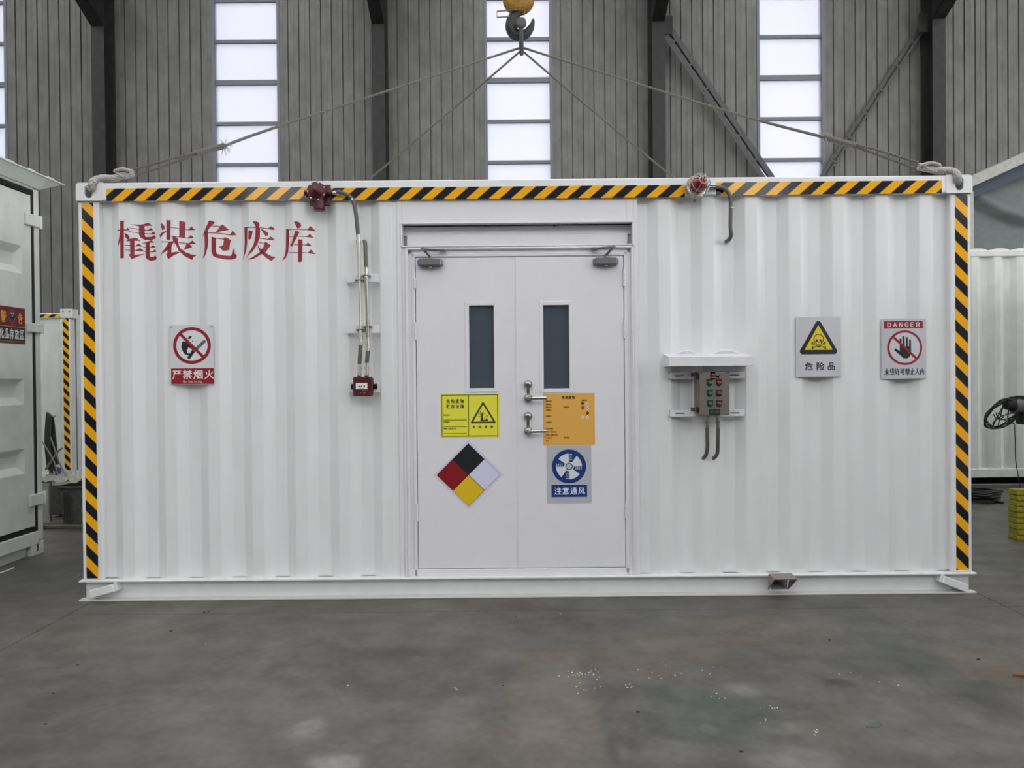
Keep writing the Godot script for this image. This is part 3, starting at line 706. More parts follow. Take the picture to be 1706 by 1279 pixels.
func ground(u: float, v: float) -> Vector3:
	var d := Basis.from_euler(LOOK) * Vector3((u - 853.0) / FOCAL, -(v - 639.5) / FOCAL, -1.0)
	return EYE - d * (EYE.y / d.y)


# ---------------------------------------------------------------- the hall
func build_hall():
	# floor: cast slabs with sawn joints between them
	var floor_ := setting("floor")
	var xs := [-26.95, -20.95, -14.95, -8.95, -2.95, 3.05, 9.05, 15.05, 21.05, 27.05]
	var zs := [-12.0, -5.67, 0.33, 6.33, 14.3]
	for i in xs.size() - 1:
		for j in zs.size() - 1:
			part("slab", floor_slab(xs[i], zs[j], xs[i + 1], zs[j + 1]), M.concrete, floor_)
	part("joint_bed", boxmesh(Vector3(-27.2, -0.4, -12.2), Vector3(27.3, -0.05, 14.5)), M.roofing, floor_)

	# back wall: steel trays with a groove between each two, broken by strips of translucent sheet
	var wall := setting("wall_back")
	var tray := Geo.new()
	var pr := [Vector2(0, 0), Vector2(0.098, 0.0), Vector2(0.102, 0.004), Vector2(0.108, 0.004), Vector2(0.112, 0), Vector2(0.203, 0), Vector2(0.208, -0.035), Vector2(0.226, -0.035), Vector2(0.231, 0), Vector2(0.2355, 0)]
	for i in pr.size() - 1:
		tray.quad(Vector3(pr[i].x, 0, pr[i].y), Vector3(pr[i + 1].x, 0, pr[i + 1].y), Vector3(pr[i + 1].x, 11.4, pr[i + 1].y), Vector3(pr[i].x, 11.4, pr[i].y))
	var tray_mesh := tray.mesh()
	var mid := 0.105
	var behind := Geo.new()
	for k in range(-4, 5):
		var x0 := mid + k * BAY + 0.715
		var x1 := mid + (k + 1) * BAY - 0.715
		if k == 4: x1 = 27.2
		behind.box(Vector3(x0, 0, WALL_Z - 0.25), Vector3(x1, 11.5, WALL_Z - 0.04))
		if k >= -3 and k <= 2:
			var n := int(round((x1 - x0) / 0.234))
			for i in n:
				placed("cladding_tray", tray_mesh, M.cladding, wall, Transform3D(Basis.from_scale(Vector3((x1 - x0) / n / 0.2355, 1, 1)), Vector3(x0 + i * (x1 - x0) / n, 0, WALL_Z)))
		else:
			behind.box(Vector3(x0, 0, WALL_Z - 0.04), Vector3(x1, 11.5, WALL_Z))
	behind.box(Vector3(-27.2, 0, WALL_Z - 0.25), Vector3(mid - 4 * BAY - 0.715, 11.5, WALL_Z))
	behind.box(Vector3(-27.2, 11.4, WALL_Z - 0.25), Vector3(27.2, 11.9, WALL_Z))
	behind.box(Vector3(-27.2, 0, WALL_Z - 0.25), Vector3(27.2, 1.2, WALL_Z - 0.02))
	part("outer_sheet", behind.mesh(), M.roofing, wall)
	for k in range(-4, 5):
		wall_light("window_%d" % (k + 5), mid + k * BAY, WALL_Z, absi(k) <= 2, -1.0)

	# roof with light strips, and the other three walls; the gates behind the photographer stand open
	var roof := Geo.new()
	var panes := Geo.new()
	var edge := -27.2
	for k in range(-4, 5):
		var c := mid + k * BAY
		roof.box(Vector3(edge, 12.0, -12.0), Vector3(c - 1.1, 12.25, 14.4))
		roof.box(Vector3(c - 1.1, 12.0, -12.0), Vector3(c + 1.1, 12.25, -10.6))
		roof.box(Vector3(c - 1.1, 12.0, 13.0), Vector3(c + 1.1, 12.25, 14.4))
		panes.box(Vector3(c - 1.1, 12.1, -10.6), Vector3(c + 1.1, 12.11, 13.0))
		edge = c + 1.1
	roof.box(Vector3(edge, 12.0, -12.0), Vector3(27.3, 12.25, 14.4))
	roof.box(Vector3(-27.3, 11.5, WALL_Z - 0.25), Vector3(27.3, 12.0, WALL_Z))
	var ceil_ := setting("ceiling")
	part("roof_deck", roof.mesh(), M.roofing, ceil_)
	part("skylight_pane", panes.mesh(), M.skylight, ceil_)
	var left := setting("wall_left", boxmesh(Vector3(-27.4, 0, -12.0), Vector3(-27.1, 12.25, 14.4)), M.roofing)
	left.position = Vector3.ZERO
	var g := Geo.new()                                   # right gable with a tall open gate
	g.box(Vector3(27.1, 0, -12.0), Vector3(27.4, 12.25, -6.0))
	g.box(Vector3(27.1, 0, 8.0), Vector3(27.4, 12.25, 14.4))
	g.box(Vector3(27.1, 9.5, -6.0), Vector3(27.4, 12.25, 8.0))
	setting("wall_right", g.mesh(), M.roofing)
	# long wall behind the photographer: a glazing band added under the eaves for fill light, light strips below it, and two open gates
	g = Geo.new()
	var front_panes := Geo.new()
	g.box(Vector3(-27.2, 11.0, 14.0), Vector3(27.3, 12.25, 14.3))
	g.box(Vector3(-27.2, 0, 14.0), Vector3(-24.0, 5.6, 14.3))
	g.box(Vector3(-18.5, 0, 14.0), Vector3(13.5, 5.6, 14.3))
	g.box(Vector3(23.5, 0, 14.0), Vector3(27.3, 5.6, 14.3))
	edge = -27.2
	for k in [-4, -3, -2, -1, 1, 2, 3, 4]:
		var c: float = mid + k * BAY
		g.box(Vector3(edge, 5.6, 14.0), Vector3(c - 0.85, 7.4, 14.3))
		front_panes.box(Vector3(c - 0.85, 5.6, 14.1), Vector3(c + 0.85, 7.4, 14.11))
		g.box(Vector3(c - 3.04, 7.4, 14.05), Vector3(c - 2.94, 11.0, 14.2))
		edge = c + 0.85
	g.box(Vector3(edge, 5.6, 14.0), Vector3(27.3, 7.4, 14.3))
	g.box(Vector3(-27.2, 7.4, 14.0), Vector3(-8.9, 11.0, 14.3))
	front_panes.box(Vector3(-8.9, 7.4, 14.1), Vector3(27.3, 11.0, 14.11))
	var front := setting("wall_front")
	part("wall_sheet", g.mesh(), M.roofing, front)
	part("strip_and_added_glazing", front_panes.mesh(), M.skylight, front)

	# columns with crane brackets
	for k in range(-2, 2):
		var x := mid + (k + 0.5) * BAY
		var w := ["standing left of the photo's left edge window gap", "behind the left half of the white container", "behind the right half of the white container", "at the right end of the back wall"]
		var t := thing("steel_column", ["dark grey steel column at the far left of the back wall", "dark grey steel column on the back wall left of the crane hook", "dark grey steel column where the long diagonal brace starts, right of the crane hook", "dark grey steel column at the far right of the back wall"][k + 2], "column", Vector3(x, 0, WALL_Z + 0.25), "columns along the back wall")
		var c := Geo.new()
		c.box(Vector3(x - 0.14, 0, WALL_Z + 0.46), Vector3(x + 0.14, 11.9, WALL_Z + 0.48))
		part("front_flange", c.mesh(), M.frame_steel, t)
		c = Geo.new()
		c.box(Vector3(x - 0.007, 0, WALL_Z + 0.05), Vector3(x + 0.007, 11.9, WALL_Z + 0.46))
		part("web", c.mesh(), M.frame_steel, t)
		c = Geo.new()
		c.box(Vector3(x - 0.14, 0, WALL_Z + 0.03), Vector3(x + 0.14, 11.9, WALL_Z + 0.05))
		part("back_flange", c.mesh(), M.frame_steel, t)
		c = Geo.new()
		var zf := WALL_Z + 0.48
		var turn := Transform3D(Basis(Vector3(0, 0, 1), Vector3(0, 1, 0), Vector3(-1, 0, 0)), Vector3(x, 0, zf))
		c.prism(PackedVector2Array([Vector2(0, 9.05), Vector2(0.8, 9.4), Vector2(0.8, 9.75), Vector2(0, 9.75)]), -0.006, 0.006, turn)
		var lo := Vector3(x - 0.13, 9.05, zf); var hi := Vector3(x - 0.13, 9.4, zf + 0.8)
		c.quad(lo + Vector3(0, 0.001, 0), hi, hi + Vector3(0.26, 0, 0), lo + Vector3(0.26, 0.001, 0))
		c.quad(lo + Vector3(0, 0.02, 0), lo + Vector3(0.26, 0.02, 0), hi + Vector3(0.26, 0.02, 0), hi + Vector3(0, 0.02, 0))
		c.box(Vector3(x - 0.13, 9.74, zf), Vector3(x + 0.13, 9.76, zf + 0.82))
		part("crane_bracket", c.mesh(), M.frame_steel, t)
		c = Geo.new()
		c.box(Vector3(x + 0.14, 8.85, WALL_Z + 0.3), Vector3(x + 0.34, 9.25, WALL_Z + 0.312)) if k == 0 else c.box(Vector3(x - 0.34, 8.85, WALL_Z + 0.3), Vector3(x - 0.14, 9.25, WALL_Z + 0.312))
		if k >= 0: part("gusset_plate", c.mesh(), M.frame_steel, t)
	# the cross bracing of the third bay: two angles held apart by battens
	for k in 2:
		var a := Vector3(mid + 0.5 * BAY + 0.18, 9.0, WALL_Z + 0.28)
		var b := Vector3(mid + 1.5 * BAY - 0.18, 0.7, WALL_Z + 0.28)
		if k == 1:
			a.x = mid + 1.5 * BAY - 0.18; b.x = mid + 0.5 * BAY + 0.18
			a.z -= 0.16; b.z -= 0.16
		var t := thing("diagonal_brace", ["long double-angle brace sloping down to the right from the column right of the hook", "double-angle brace sloping down to the left from the far right column"][k], "brace", b, "cross bracing of the wall")
		var y := (a - b).normalized()
		var n := Vector3(0, 0, 1)
		var x := y.cross(n).normalized()
		var xf := Transform3D(Basis(x, y, n), b)
		var l := (a - b).length()
		var leg := 0.14 if k == 0 else 0.075
		for s in [-1.0, 1.0]:
			var g2 := Geo.new()
			g2.box(Vector3(0.03 if s > 0 else -leg, 0, 0.0), Vector3(leg if s > 0 else -0.03, l, 0.01), 0.0, xf)
			g2.box(Vector3(s * 0.03 - 0.005, 0, -0.07), Vector3(s * 0.03 + 0.005, l, 0.0), 0.0, xf)
			part("angle", g2.mesh(), M.brace, t)
		var q := 0.35
		while q < l:
			part("batten", boxbat(xf, q), M.brace, t)
			q += 0.62


func boxbat(xf: Transform3D, q: float) -> ArrayMesh:
	var g := Geo.new()
	g.box(Vector3(-0.09, q, 0.01), Vector3(0.09, q + 0.05, 0.02), 0.0, xf)
	return g.mesh()


func floor_slab(x0: float, z0: float, x1: float, z1: float) -> ArrayMesh:
	var st := SurfaceTool.new()
	st.begin(Mesh.PRIMITIVE_TRIANGLES)
	st.set_smooth_group(-1)
	var c := 0.004
	var p := [Vector3(x0 + c, 0, z0 + c), Vector3(x1 - c, 0, z0 + c), Vector3(x1 - c, 0, z1 - c), Vector3(x0 + c, 0, z1 - c)]
	var q := [Vector3(x0 + 0.002, -0.006, z0 + 0.002), Vector3(x1 - 0.002, -0.006, z0 + 0.002), Vector3(x1 - 0.002, -0.006, z1 - 0.002), Vector3(x0 + 0.002, -0.006, z1 - 0.002)]
	var f := [p[0], p[1], p[2], p[0], p[2], p[3]]
	for i in 4:
		var j := (i + 1) % 4
		f += [p[i], q[i], p[j], p[j], q[i], q[j]]
		var a: Vector3 = q[i] - Vector3(0, 0.1, 0); var b: Vector3 = q[j] - Vector3(0, 0.1, 0)
		f += [q[i], a, q[j], q[j], a, b]
	for v in f:
		st.set_uv(Vector2((v.x + 5.0) / 10.0, (v.z + 4.0) / 6.67))
		st.add_vertex(v)
	st.generate_normals()
	return st.commit()


# one strip of translucent sheet with the rails that cross it
func wall_light(called: String, x: float, z: float, detailed: bool, _s: float):
	var o := setting(called)
	var g := Geo.new()
	for s in [-1.0, 1.0]:
		g.box(Vector3(x + s * 0.715 - 0.03, 1.2, z - 0.06), Vector3(x + s * 0.715 + 0.03, 11.4, z + 0.015))
	part("frame", g.mesh(), M.girt, o)
	var ys := [1.2]
	for i in 12: ys.append(1.73 + 0.9 * i if i % 2 == 0 else 1.73 + 0.9 * i)
	ys.append(11.4)
	if not detailed:
		part("pane", boxmesh(Vector3(x - 0.715, 1.2, z - 0.1), Vector3(x + 0.715, 11.4, z - 0.095)), M.daylight, o)
		return
	for i in ys.size() - 1:
		if ys[i + 1] - ys[i] < 0.05: continue
		part("pane", boxmesh(Vector3(x - 0.715, ys[i], z - 0.1), Vector3(x + 0.715, ys[i + 1], z - 0.095)), M.daylight, o)
		if i > 0:
			var h := 0.055 if i % 4 == 0 else 0.037
			part("rail", boxmesh(Vector3(x - 0.70, ys[i] - h, z - 0.09), Vector3(x + 0.70, ys[i] + h, z - 0.03)), M.girt, o)


# ---------------------------------------------------------------- the white container store
var store: Node3D
const DEEP := -2.9
const PITCH := 0.2955

# depth of the corrugated front at x: outer flats at 0, inner flats 45 mm back
func wave(first: float, x0: float, x1: float) -> Array:
	var out := [Vector2(x0, 0.0)]
	for k in range(-3, 12):
		var c := first + k * PITCH                     # middle of an inner flat
		for q in [[-0.110, 0.0], [-0.104, -0.002], [-0.043, -0.043], [-0.037, -0.045], [0.037, -0.045], [0.043, -0.043], [0.104, -0.002], [0.110, 0.0]]:
			var x: float = c + q[0]
			if x > x0 + 0.001 and x < x1 - 0.001: out.append(Vector2(x, q[1]))
	# the sheet meets its frame wherever it is cut
	if out.size() > 1: out[0] = Vector2(x0, out[1].y)
	out.append(Vector2(x1, out[-1].y))
	return out


func corrugated(prof: Array, y0: float, y1: float, thick := 0.003) -> ArrayMesh:
	var g := Geo.new()
	g.smooth()
	for i in prof.size() - 1:
		var a: Vector2 = prof[i]; var b: Vector2 = prof[i + 1]
		if (b - a).length() > 0.02: g.flat()
		else: g.smooth()
		g.quad(Vector3(a.x, y0, a.y), Vector3(b.x, y0, b.y), Vector3(b.x, y1, b.y), Vector3(a.x, y1, a.y))
	g.flat()
	for i in prof.size() - 1:
		var a: Vector2 = prof[i]; var b: Vector2 = prof[i + 1]
		g.quad(Vector3(b.x, y0, b.y - thick), Vector3(a.x, y0, a.y - thick), Vector3(a.x, y1, a.y - thick), Vector3(b.x, y1, b.y - thick))
	return g.mesh()


var left_wave: Array
var right_wave: Array
const X0 := -3.029
const X1 := 3.029
const Y0 := 0.139
const Y1 := 2.832

func build_store():
	store = thing("container_store", "long white corrugated container store with hazard tape edges and central double doors", "container", Vector3(0, 0, -1.45))
	left_wave = wave(-2.569, -2.889, -0.866)
	right_wave = wave(1.098, 0.766, 2.889)
	part("corrugated_panel", corrugated(left_wave, Y0, 2.72), M.white, store)
	part("corrugated_panel", corrugated(right_wave, Y0, 2.72), M.white, store)
	# corner posts and rails
	for s in [-1.0, 1.0]:
		var a := X0 if s < 0 else 2.889
		var g := Geo.new()
		g.box(Vector3(a, Y0, -0.12), Vector3(a + 0.14, Y1 - 0.12, 0.007), 0.006)
		part("corner_post", g.mesh(), M.white, store)
		g = Geo.new()
		g.box(Vector3(a, Y0, DEEP), Vector3(a + 0.14, Y1 - 0.12, DEEP + 0.12), 0.006)
		part("corner_post", g.mesh(), M.white, store)
		# the castings, each with a slotted eye in its front
		for z in [0.029, DEEP + 0.16]:
			part("corner_casting", casting(a if s < 0 else a - 0.038, z), M.white, store)
	var g := Geo.new()
	g.box(Vector3(X0 + 0.17, 2.715, -0.09), Vector3(X1 - 0.17, Y1, 0.024), 0.005)
	part("top_rail", g.mesh(), M.white, store)
	g = Geo.new()
	g.box(Vector3(X0 + 0.17, 2.715, DEEP), Vector3(X1 - 0.17, Y1, DEEP + 0.07), 0.005)
	part("top_rail", g.mesh(), M.white, store)
	for s in [-1.0, 1.0]:
		g = Geo.new()
		g.box(Vector3(s * 2.97 - 0.035, 2.715, DEEP + 0.16), Vector3(s * 2.97 + 0.035, Y1, -0.16), 0.005)
		part("top_rail", g.mesh(), M.white, store)
		var prof := wave(-1.4, DEEP + 0.12, -0.12)
		var m := corrugated(prof, Y0, 2.72)
		placed("side_panel", m, M.white, store, Transform3D(Basis(Vector3(0, 0, -s), Vector3(0, 1, 0), Vector3(s, 0, 0)), Vector3(3.0, 0, DEEP)) if s > 0 else Transform3D(Basis(Vector3(0, 0, 1), Vector3(0, 1, 0), Vector3(-1, 0, 0)), Vector3(-3.0, 0, 0)))
	var back := corrugated(wave(0.1, -2.89, 2.89), Y0, 2.72)
	placed("rear_panel", back, M.white, store, Transform3D(Basis(Vector3(-1, 0, 0), Vector3(0, 1, 0), Vector3(0, 0, -1)), Vector3(0, 0, DEEP)))
	part("roof_sheet", boxmesh(Vector3(-2.95, 2.79, DEEP + 0.05), Vector3(2.95, 2.805, -0.05)), M.white, store)
	part("inner_floor", boxmesh(Vector3(-2.9, 0.14, DEEP + 0.05), Vector3(2.9, 0.18, -0.05)), M.timber, store)
	# two little weld beads on the rail
	for u in [219.5, 295.0]:
		var p := spot(u, 306, 0)
		part("weld_bead", boxmesh(Vector3(p.x - 0.008, Y1 - 0.002, -0.03), Vector3(p.x + 0.008, Y1 + 0.008, -0.014), 0.003), M.white, store)

	# the skid under it: a channel with its flanges to the front, along each long side
	for s in [0, 1]:
		g = Geo.new()
		var zf := 0.035 if s == 0 else DEEP - 0.035
		var zw := -0.03 if s == 0 else DEEP + 0.03
		var lo := minf(zf, zw); var hi := maxf(zf, zw)
		g.box(Vector3(-3.045, 0.129, lo), Vector3(3.045, 0.140, hi + (0.0 if s == 0 else 0.03)), 0.002)
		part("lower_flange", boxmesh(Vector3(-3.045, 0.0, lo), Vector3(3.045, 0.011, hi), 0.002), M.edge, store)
		if s == 0:                                     # the web is cut out where the fork pocket runs through
			var cut := area(1284, 963, 1311, 981, -0.03)
			g.box(Vector3(X0 + 0.005, 0.008, zw - 0.006), Vector3(cut.position.x, 0.132, zw + 0.006))
			g.box(Vector3(cut.end.x, 0.008, zw - 0.006), Vector3(X1 - 0.005, 0.132, zw + 0.006))
			g.box(Vector3(cut.position.x, cut.end.y, zw - 0.006), Vector3(cut.end.x, 0.132, zw + 0.006))
			g.box(Vector3(cut.position.x, 0.008, zw - 0.006), Vector3(cut.end.x, cut.position.y, zw + 0.006))
			var tunnel := Geo.new()
			tunnel.box(Vector3(cut.position.x - 0.006, cut.position.y - 0.006, DEEP + 0.03), Vector3(cut.position.x, cut.end.y + 0.006, zw))
			tunnel.box(Vector3(cut.end.x, cut.position.y - 0.006, DEEP + 0.03), Vector3(cut.end.x + 0.006, cut.end.y + 0.006, zw))
			tunnel.box(Vector3(cut.position.x, cut.end.y, DEEP + 0.03), Vector3(cut.end.x, cut.end.y + 0.006, zw))
			tunnel.box(Vector3(cut.position.x, cut.position.y - 0.006, DEEP + 0.03), Vector3(cut.end.x, cut.position.y, zw))
			part("pocket_tunnel", tunnel.mesh(), M.white, store)
		else: g.box(Vector3(X0 + 0.005, 0.008, zw - 0.006), Vector3(X1 - 0.005, 0.132, zw + 0.006))
		part("skid_beam", g.mesh(), M.white, store)
	for s in [-1.0, 1.0]:
		part("skid_end", boxmesh(Vector3(s * 3.01 - 0.01, 0.0, DEEP), Vector3(s * 3.01 + 0.01, 0.135, -0.03)), M.white, store)
	# tilted locking lugs at both ends of the skid
	for s in [-1.0, 1.0]:
		g = Geo.new()
		var c := spot(173, 983, 0.02) if s < 0 else spot(1588, 971, 0.02)
		var xf := Transform3D(Basis(Vector3(0, 0, 1), deg_to_rad(15.0 if s < 0 else -22.0)), c)
		g.box(Vector3(-0.085, -0.026, -0.045), Vector3(0.085, 0.026, 0.03), 0.004, xf)
		part("locking_lug", g.mesh(), M.white, store)
		g = Geo.new()
		g.box(Vector3(0.085 if s < 0 else -0.105, -0.026, -0.045), Vector3(0.105 if s < 0 else -0.085, 0.034, 0.022), 0.002, xf)
		part("lug_plate", g.mesh(), M.white, store)
	# the splayed fork pocket that sticks out to the right
	g = Geo.new()
	var a0 := spot(1281, 956, 0.035); var b0 := spot(1318, 955, 0.035)
	var a1 := spot(1291, 965, 0.16); var b1 := spot(1328.5, 964.5, 0.16)
	var a2 := spot(1280, 982, 0.05); var b2 := spot(1312, 982, 0.05)
	for k in [[a0, b0, b1, a1], [a0, a1, a2, a0 + (a2 - a0) * 0.9], [b0, b0 + (b2 - b0) * 0.9, b2, b1]]:
		var n: Vector3 = (k[2] - k[0]).cross(k[1] - k[3]).normalized() * 0.003
		g.quad(k[0] + n, k[3] + n, k[2] + n, k[1] + n)
		g.quad(k[0] - n, k[1] - n, k[2] - n, k[3] - n)
		for i in 4:
			var j := (i + 1) % 4
			g.quad(k[i] - n, k[i] + n, k[j] + n, k[j] - n)
	part("fork_pocket", g.mesh(), M.rust, store, "flared scuffed steel mouth of the fork pocket")

	# black and yellow tape along the rail and down both posts
	var face := 0.0075
	tape(area(177, 312.5, 533, 333.5, 0.024), 0.0245, true, store, 36.6, 8.0)
	tape(area(533, 310.5, 1141, 331, 0.024), 0.0245, true, store, 37.2, 18.0)
	tape(area(1193, 302, 1569, 323.5, 0.024), 0.0245, true, store, 37.6, 6.0)
	tape(area(141, 338, 160.5, 963), face, false, store, 37.4, 20.0)
	tape(area(1591, 324, 1612, 949), face, false, store, 37.6, 4.0)


# a strip of tape in two colours; period and start in the photo's pixels
func tape(r: Rect2, z: float, flat_: bool, parent: Node, period: float, start: float, turn := Transform3D(), called := "hazard_tape"):
	var p := period / 244.7
	var st := start / 244.7
	var mesh := ArrayMesh.new()
	var box := PackedVector2Array([r.position, Vector2(r.end.x, r.position.y), r.end, Vector2(r.position.x, r.end.y)])
	for c in 2:
		var g := Geo.new()
		var n := int((r.size.x if flat_ else r.size.y) / p) + 4
		for i in range(-3, n):
			var a := st + (i + c * 0.5) * p
			var q: PackedVector2Array
			if flat_:
				var x := r.position.x + a
				var lean := r.size.y * 1.18
				q = PackedVector2Array([Vector2(x, r.position.y), Vector2(x + p * 0.5, r.position.y), Vector2(x + p * 0.5 + lean, r.end.y), Vector2(x + lean, r.end.y)])
			else:
				var y := r.position.y + a
				var lean := -r.size.x * 1.02
				q = PackedVector2Array([Vector2(r.position.x, y), Vector2(r.end.x, y + lean), Vector2(r.end.x, y + p * 0.5 + lean), Vector2(r.position.x, y + p * 0.5)])
			for w in Geometry2D.intersect_polygons(q, box):
				g.prism(w, z - 0.0004, z, turn)
		g.st.generate_normals()
		g.st.set_material(M.yellow_tape if c == 0 else M.black_tape)
		mesh = g.st.commit(mesh)
	part(called, mesh, null, parent)


func casting(x: float, z: float) -> ArrayMesh:
	# outline with rounded shoulders, slot in the middle of its width, in two halves
	var w := 0.178; var y0 := 2.712; var y1 := 2.834
	var cx := x + (0.085 if x < 0 else 0.09); var cy := 2.757; var r := 0.027; var top := 2.80
	var g := Geo.new()
	for s in [-1.0, 1.0]:
		var p := PackedVector2Array()
		var ex := x if s < 0 else x + w
		p.append(Vector2(cx, y0))
		p.append(Vector2(ex, y0))
		var round_side: bool = (s < 0) == (x < 0)
		if round_side:
			for i in 6:
				var a := PI / 2 * i / 5
				p.append(Vector2(ex - s * 0.022 * (1 - cos(a)), y1 - 0.022 * (1 - sin(a))))
		else: p.append(Vector2(ex, y1))
		p.append(Vector2(cx, y1))
		p.append(Vector2(cx, top + r * 0.6))
		for i in 7:
			var a := PI / 2 * (1.0 - i / 6.0)
			p.append(Vector2(cx + s * r * cos(a), top + r * 0.6 * sin(a)))
		for i in 7:
			var a := PI / 2 * i / 6.0
			p.append(Vector2(cx + s * r * cos(a), cy - r * sin(a)))
		g.prism(p, z - 0.016, z)
	g.box(Vector3(x + 0.004, y0, z - 0.162), Vector3(x + w - 0.004, y0 + 0.012, z - 0.014))
	g.box(Vector3(x + 0.004, y1 - 0.014, z - 0.162), Vector3(x + w - 0.004, y1 - 0.002, z - 0.07))
	g.box(Vector3(x, y0, z - 0.162), Vector3(x + 0.012, y1 - 0.02, z - 0.014))
	g.box(Vector3(x + w - 0.012, y0, z - 0.162), Vector3(x + w, y1 - 0.02, z - 0.014))
	g.box(Vector3(x, y0, z - 0.17), Vector3(x + w, y1 - 0.004, z - 0.158))
	return g.mesh()


func build_store_door():
	# frame round the doors: posts, header sheet, recessed shutter box, stepped casing
	var g := Geo.new()
	var r := area(664, 335, 672, 958)
	var xl := -0.868; var xr := 0.768
	g.box(Vector3(xl, Y0, -0.06), Vector3(xl + 0.03, 2.716, 0.006), 0.003)
	part("door_post", g.mesh(), M.white_door, store)
	g = Geo.new()
	g.box(Vector3(xr - 0.03, Y0, -0.06), Vector3(xr, 2.716, 0.006), 0.003)
	part("door_post", g.mesh(), M.white_door, store)
	var top := area(672, 336, 1058, 371.5)
	part("header_sheet", boxmesh(Vector3(xl + 0.03, top.position.y, -0.04), Vector3(xr - 0.03, 2.716, 0.002), 0.002), M.white_door, store)
	# raised side strips of the header
	g = Geo.new()
	g.box(Vector3(xl + 0.03, top.position.y, -0.02), Vector3(xl + 0.065, 2.715, 0.0045), 0.002)
	part("header_strip", g.mesh(), M.white_door, store)
	g = Geo.new()
	g.box(Vector3(xr - 0.075, top.position.y, -0.02), Vector3(xr - 0.03, 2.715, 0.0045), 0.002)
	part("header_strip", g.mesh(), M.white_door, store)
	var y_top := top.position.y
	var y_low := spot(864, 408, 0).y
	g = Geo.new()                                                    # the shutter box recess
	g.box(Vector3(xl + 0.03, y_low - 0.004, -0.11), Vector3(xr - 0.012, y_top, -0.09))
	g.box(Vector3(xl + 0.03, y_top - 0.07, -0.09), Vector3(xr - 0.03, y_top - 0.002, -0.075), 0.004)
	g.box(Vector3(xl + 0.06, y_low, -0.09), Vector3(xr - 0.06, y_top - 0.064, -0.045), 0.005)
	part("shutter_box", g.mesh(), M.white_door, store)
	g = Geo.new()
	g.box(Vector3(xl + 0.026, y_low - 0.006, -0.06), Vector3(xl + 0.038, y_top, 0.012), 0.002)
	g.box(Vector3(xr - 0.038, y_low - 0.006, -0.06), Vector3(xr - 0.026, y_top, 0.012), 0.002)
	g.box(Vector3(xl + 0.026, y_low - 0.010, -0.03), Vector3(xr - 0.026, y_low, 0.010), 0.003)
	g.box(Vector3(xl + 0.026, y_top - 0.003, -0.04), Vector3(xr - 0.026, y_top + 0.006, 0.016), 0.002)
	part("recess_lip", g.mesh(), M.white_door, store)
	for u in [674.0, 809.0, 924.0, 1052.0]:
		var c := spot(u, 376.5, -0.07)
		g = Geo.new()
		g.lathe([Vector2(0, 0.012), Vector2(0.006, 0.010), Vector2(0.008, 0.0)], Transform3D(Basis(Vector3(1, 0, 0), PI / 2), c), 10)
		part("box_screw", g.mesh(), M.chrome, store)
	# casing: three steps round the opening
	var jl := -0.748; var jr := 0.674; var jt := 2.316; var jb := 0.192
	g = Geo.new()
	for k in [[0.120, 0.062, 0.000, 0.004], [0.070, 0.046, 0.012, 0.008], [0.050, 0.020, -0.012, 0.004], [0.024, 0.0, -0.004, 0.004]]:
		var o: float = k[0]; var i: float = k[1]; var z: float = k[2]
		if jl - o < xl + 0.03: o = jl - (xl + 0.03)
		var o2: float = minf(k[0], xr - 0.03 - jr)
		var ot: float = minf(k[0], y_low - 0.012 - jt)
		g.box(Vector3(jl - o, Y0, -0.06), Vector3(jl - i, jt + ot, z), k[3])
		g.box(Vector3(jr + i, Y0, -0.06), Vector3(jr + o2, jt + ot, z), k[3])
		if ot > i: g.box(Vector3(jl - o, jt + i, -0.06), Vector3(jr + o2, jt + ot, z), k[3])
	part("door_casing", g.mesh(), M.white_door, store)
	g = Geo.new()
	g.box(Vector3(jl - 0.1, Y0, -0.06), Vector3(jr + 0.08, jb - 0.004, -0.004), 0.003)
	part("door_sill", g.mesh(), M.white_door, store)

	# two leaves, each with a narrow vision panel
	var leaves := []
	for s in 2:
		var x0 := jl + 0.004 if s == 0 else -0.056
		var x1 := -0.060 if s == 0 else jr - 0.004
		var v := area(781.5, 508.5, 823, 646.5) if s == 0 else area(905.5, 508, 948.5, 647)
		g = Geo.new()
		var zf := -0.010 if s == 0 else -0.007
		g.box(Vector3(x0, jb, zf - 0.045), Vector3(v.position.x, jt - 0.004, zf), 0.002)
		g.box(Vector3(v.end.x, jb, zf - 0.045), Vector3(x1, jt - 0.004, zf), 0.002)
		g.box(Vector3(v.position.x - 0.003, jb, zf - 0.045), Vector3(v.end.x + 0.003, v.position.y, zf), 0.002)
		g.box(Vector3(v.position.x - 0.003, v.end.y, zf - 0.045), Vector3(v.end.x + 0.003, jt - 0.004, zf), 0.002)
		var leaf := part("door_leaf", g.mesh(), M.white_door, store, ["left door leaf", "right door leaf with two lever handles"][s])
		leaves.append(leaf)
		g = Geo.new()
		var b := 0.027
		g.box(Vector3(v.position.x - b, v.position.y - b, zf - 0.002), Vector3(v.position.x, v.end.y + b, zf + 0.005), 0.002)
		g.box(Vector3(v.end.x, v.position.y - b, zf - 0.002), Vector3(v.end.x + b, v.end.y + b, zf + 0.005), 0.002)
		g.box(Vector3(v.position.x, v.position.y - b, zf - 0.002), Vector3(v.end.x, v.position.y, zf + 0.005), 0.002)
		g.box(Vector3(v.position.x, v.end.y, zf - 0.002), Vector3(v.end.x, v.end.y + b, zf + 0.005), 0.002)
		part("vision_frame", g.mesh(), M.white_door, leaf)
		part("glass_pane", boxmesh(Vector3(v.position.x - 0.003, v.position.y - 0.003, zf - 0.026), Vector3(v.end.x + 0.003, v.end.y + 0.003, zf - 0.020)), M.glass, leaf, "dark narrow glass pane")
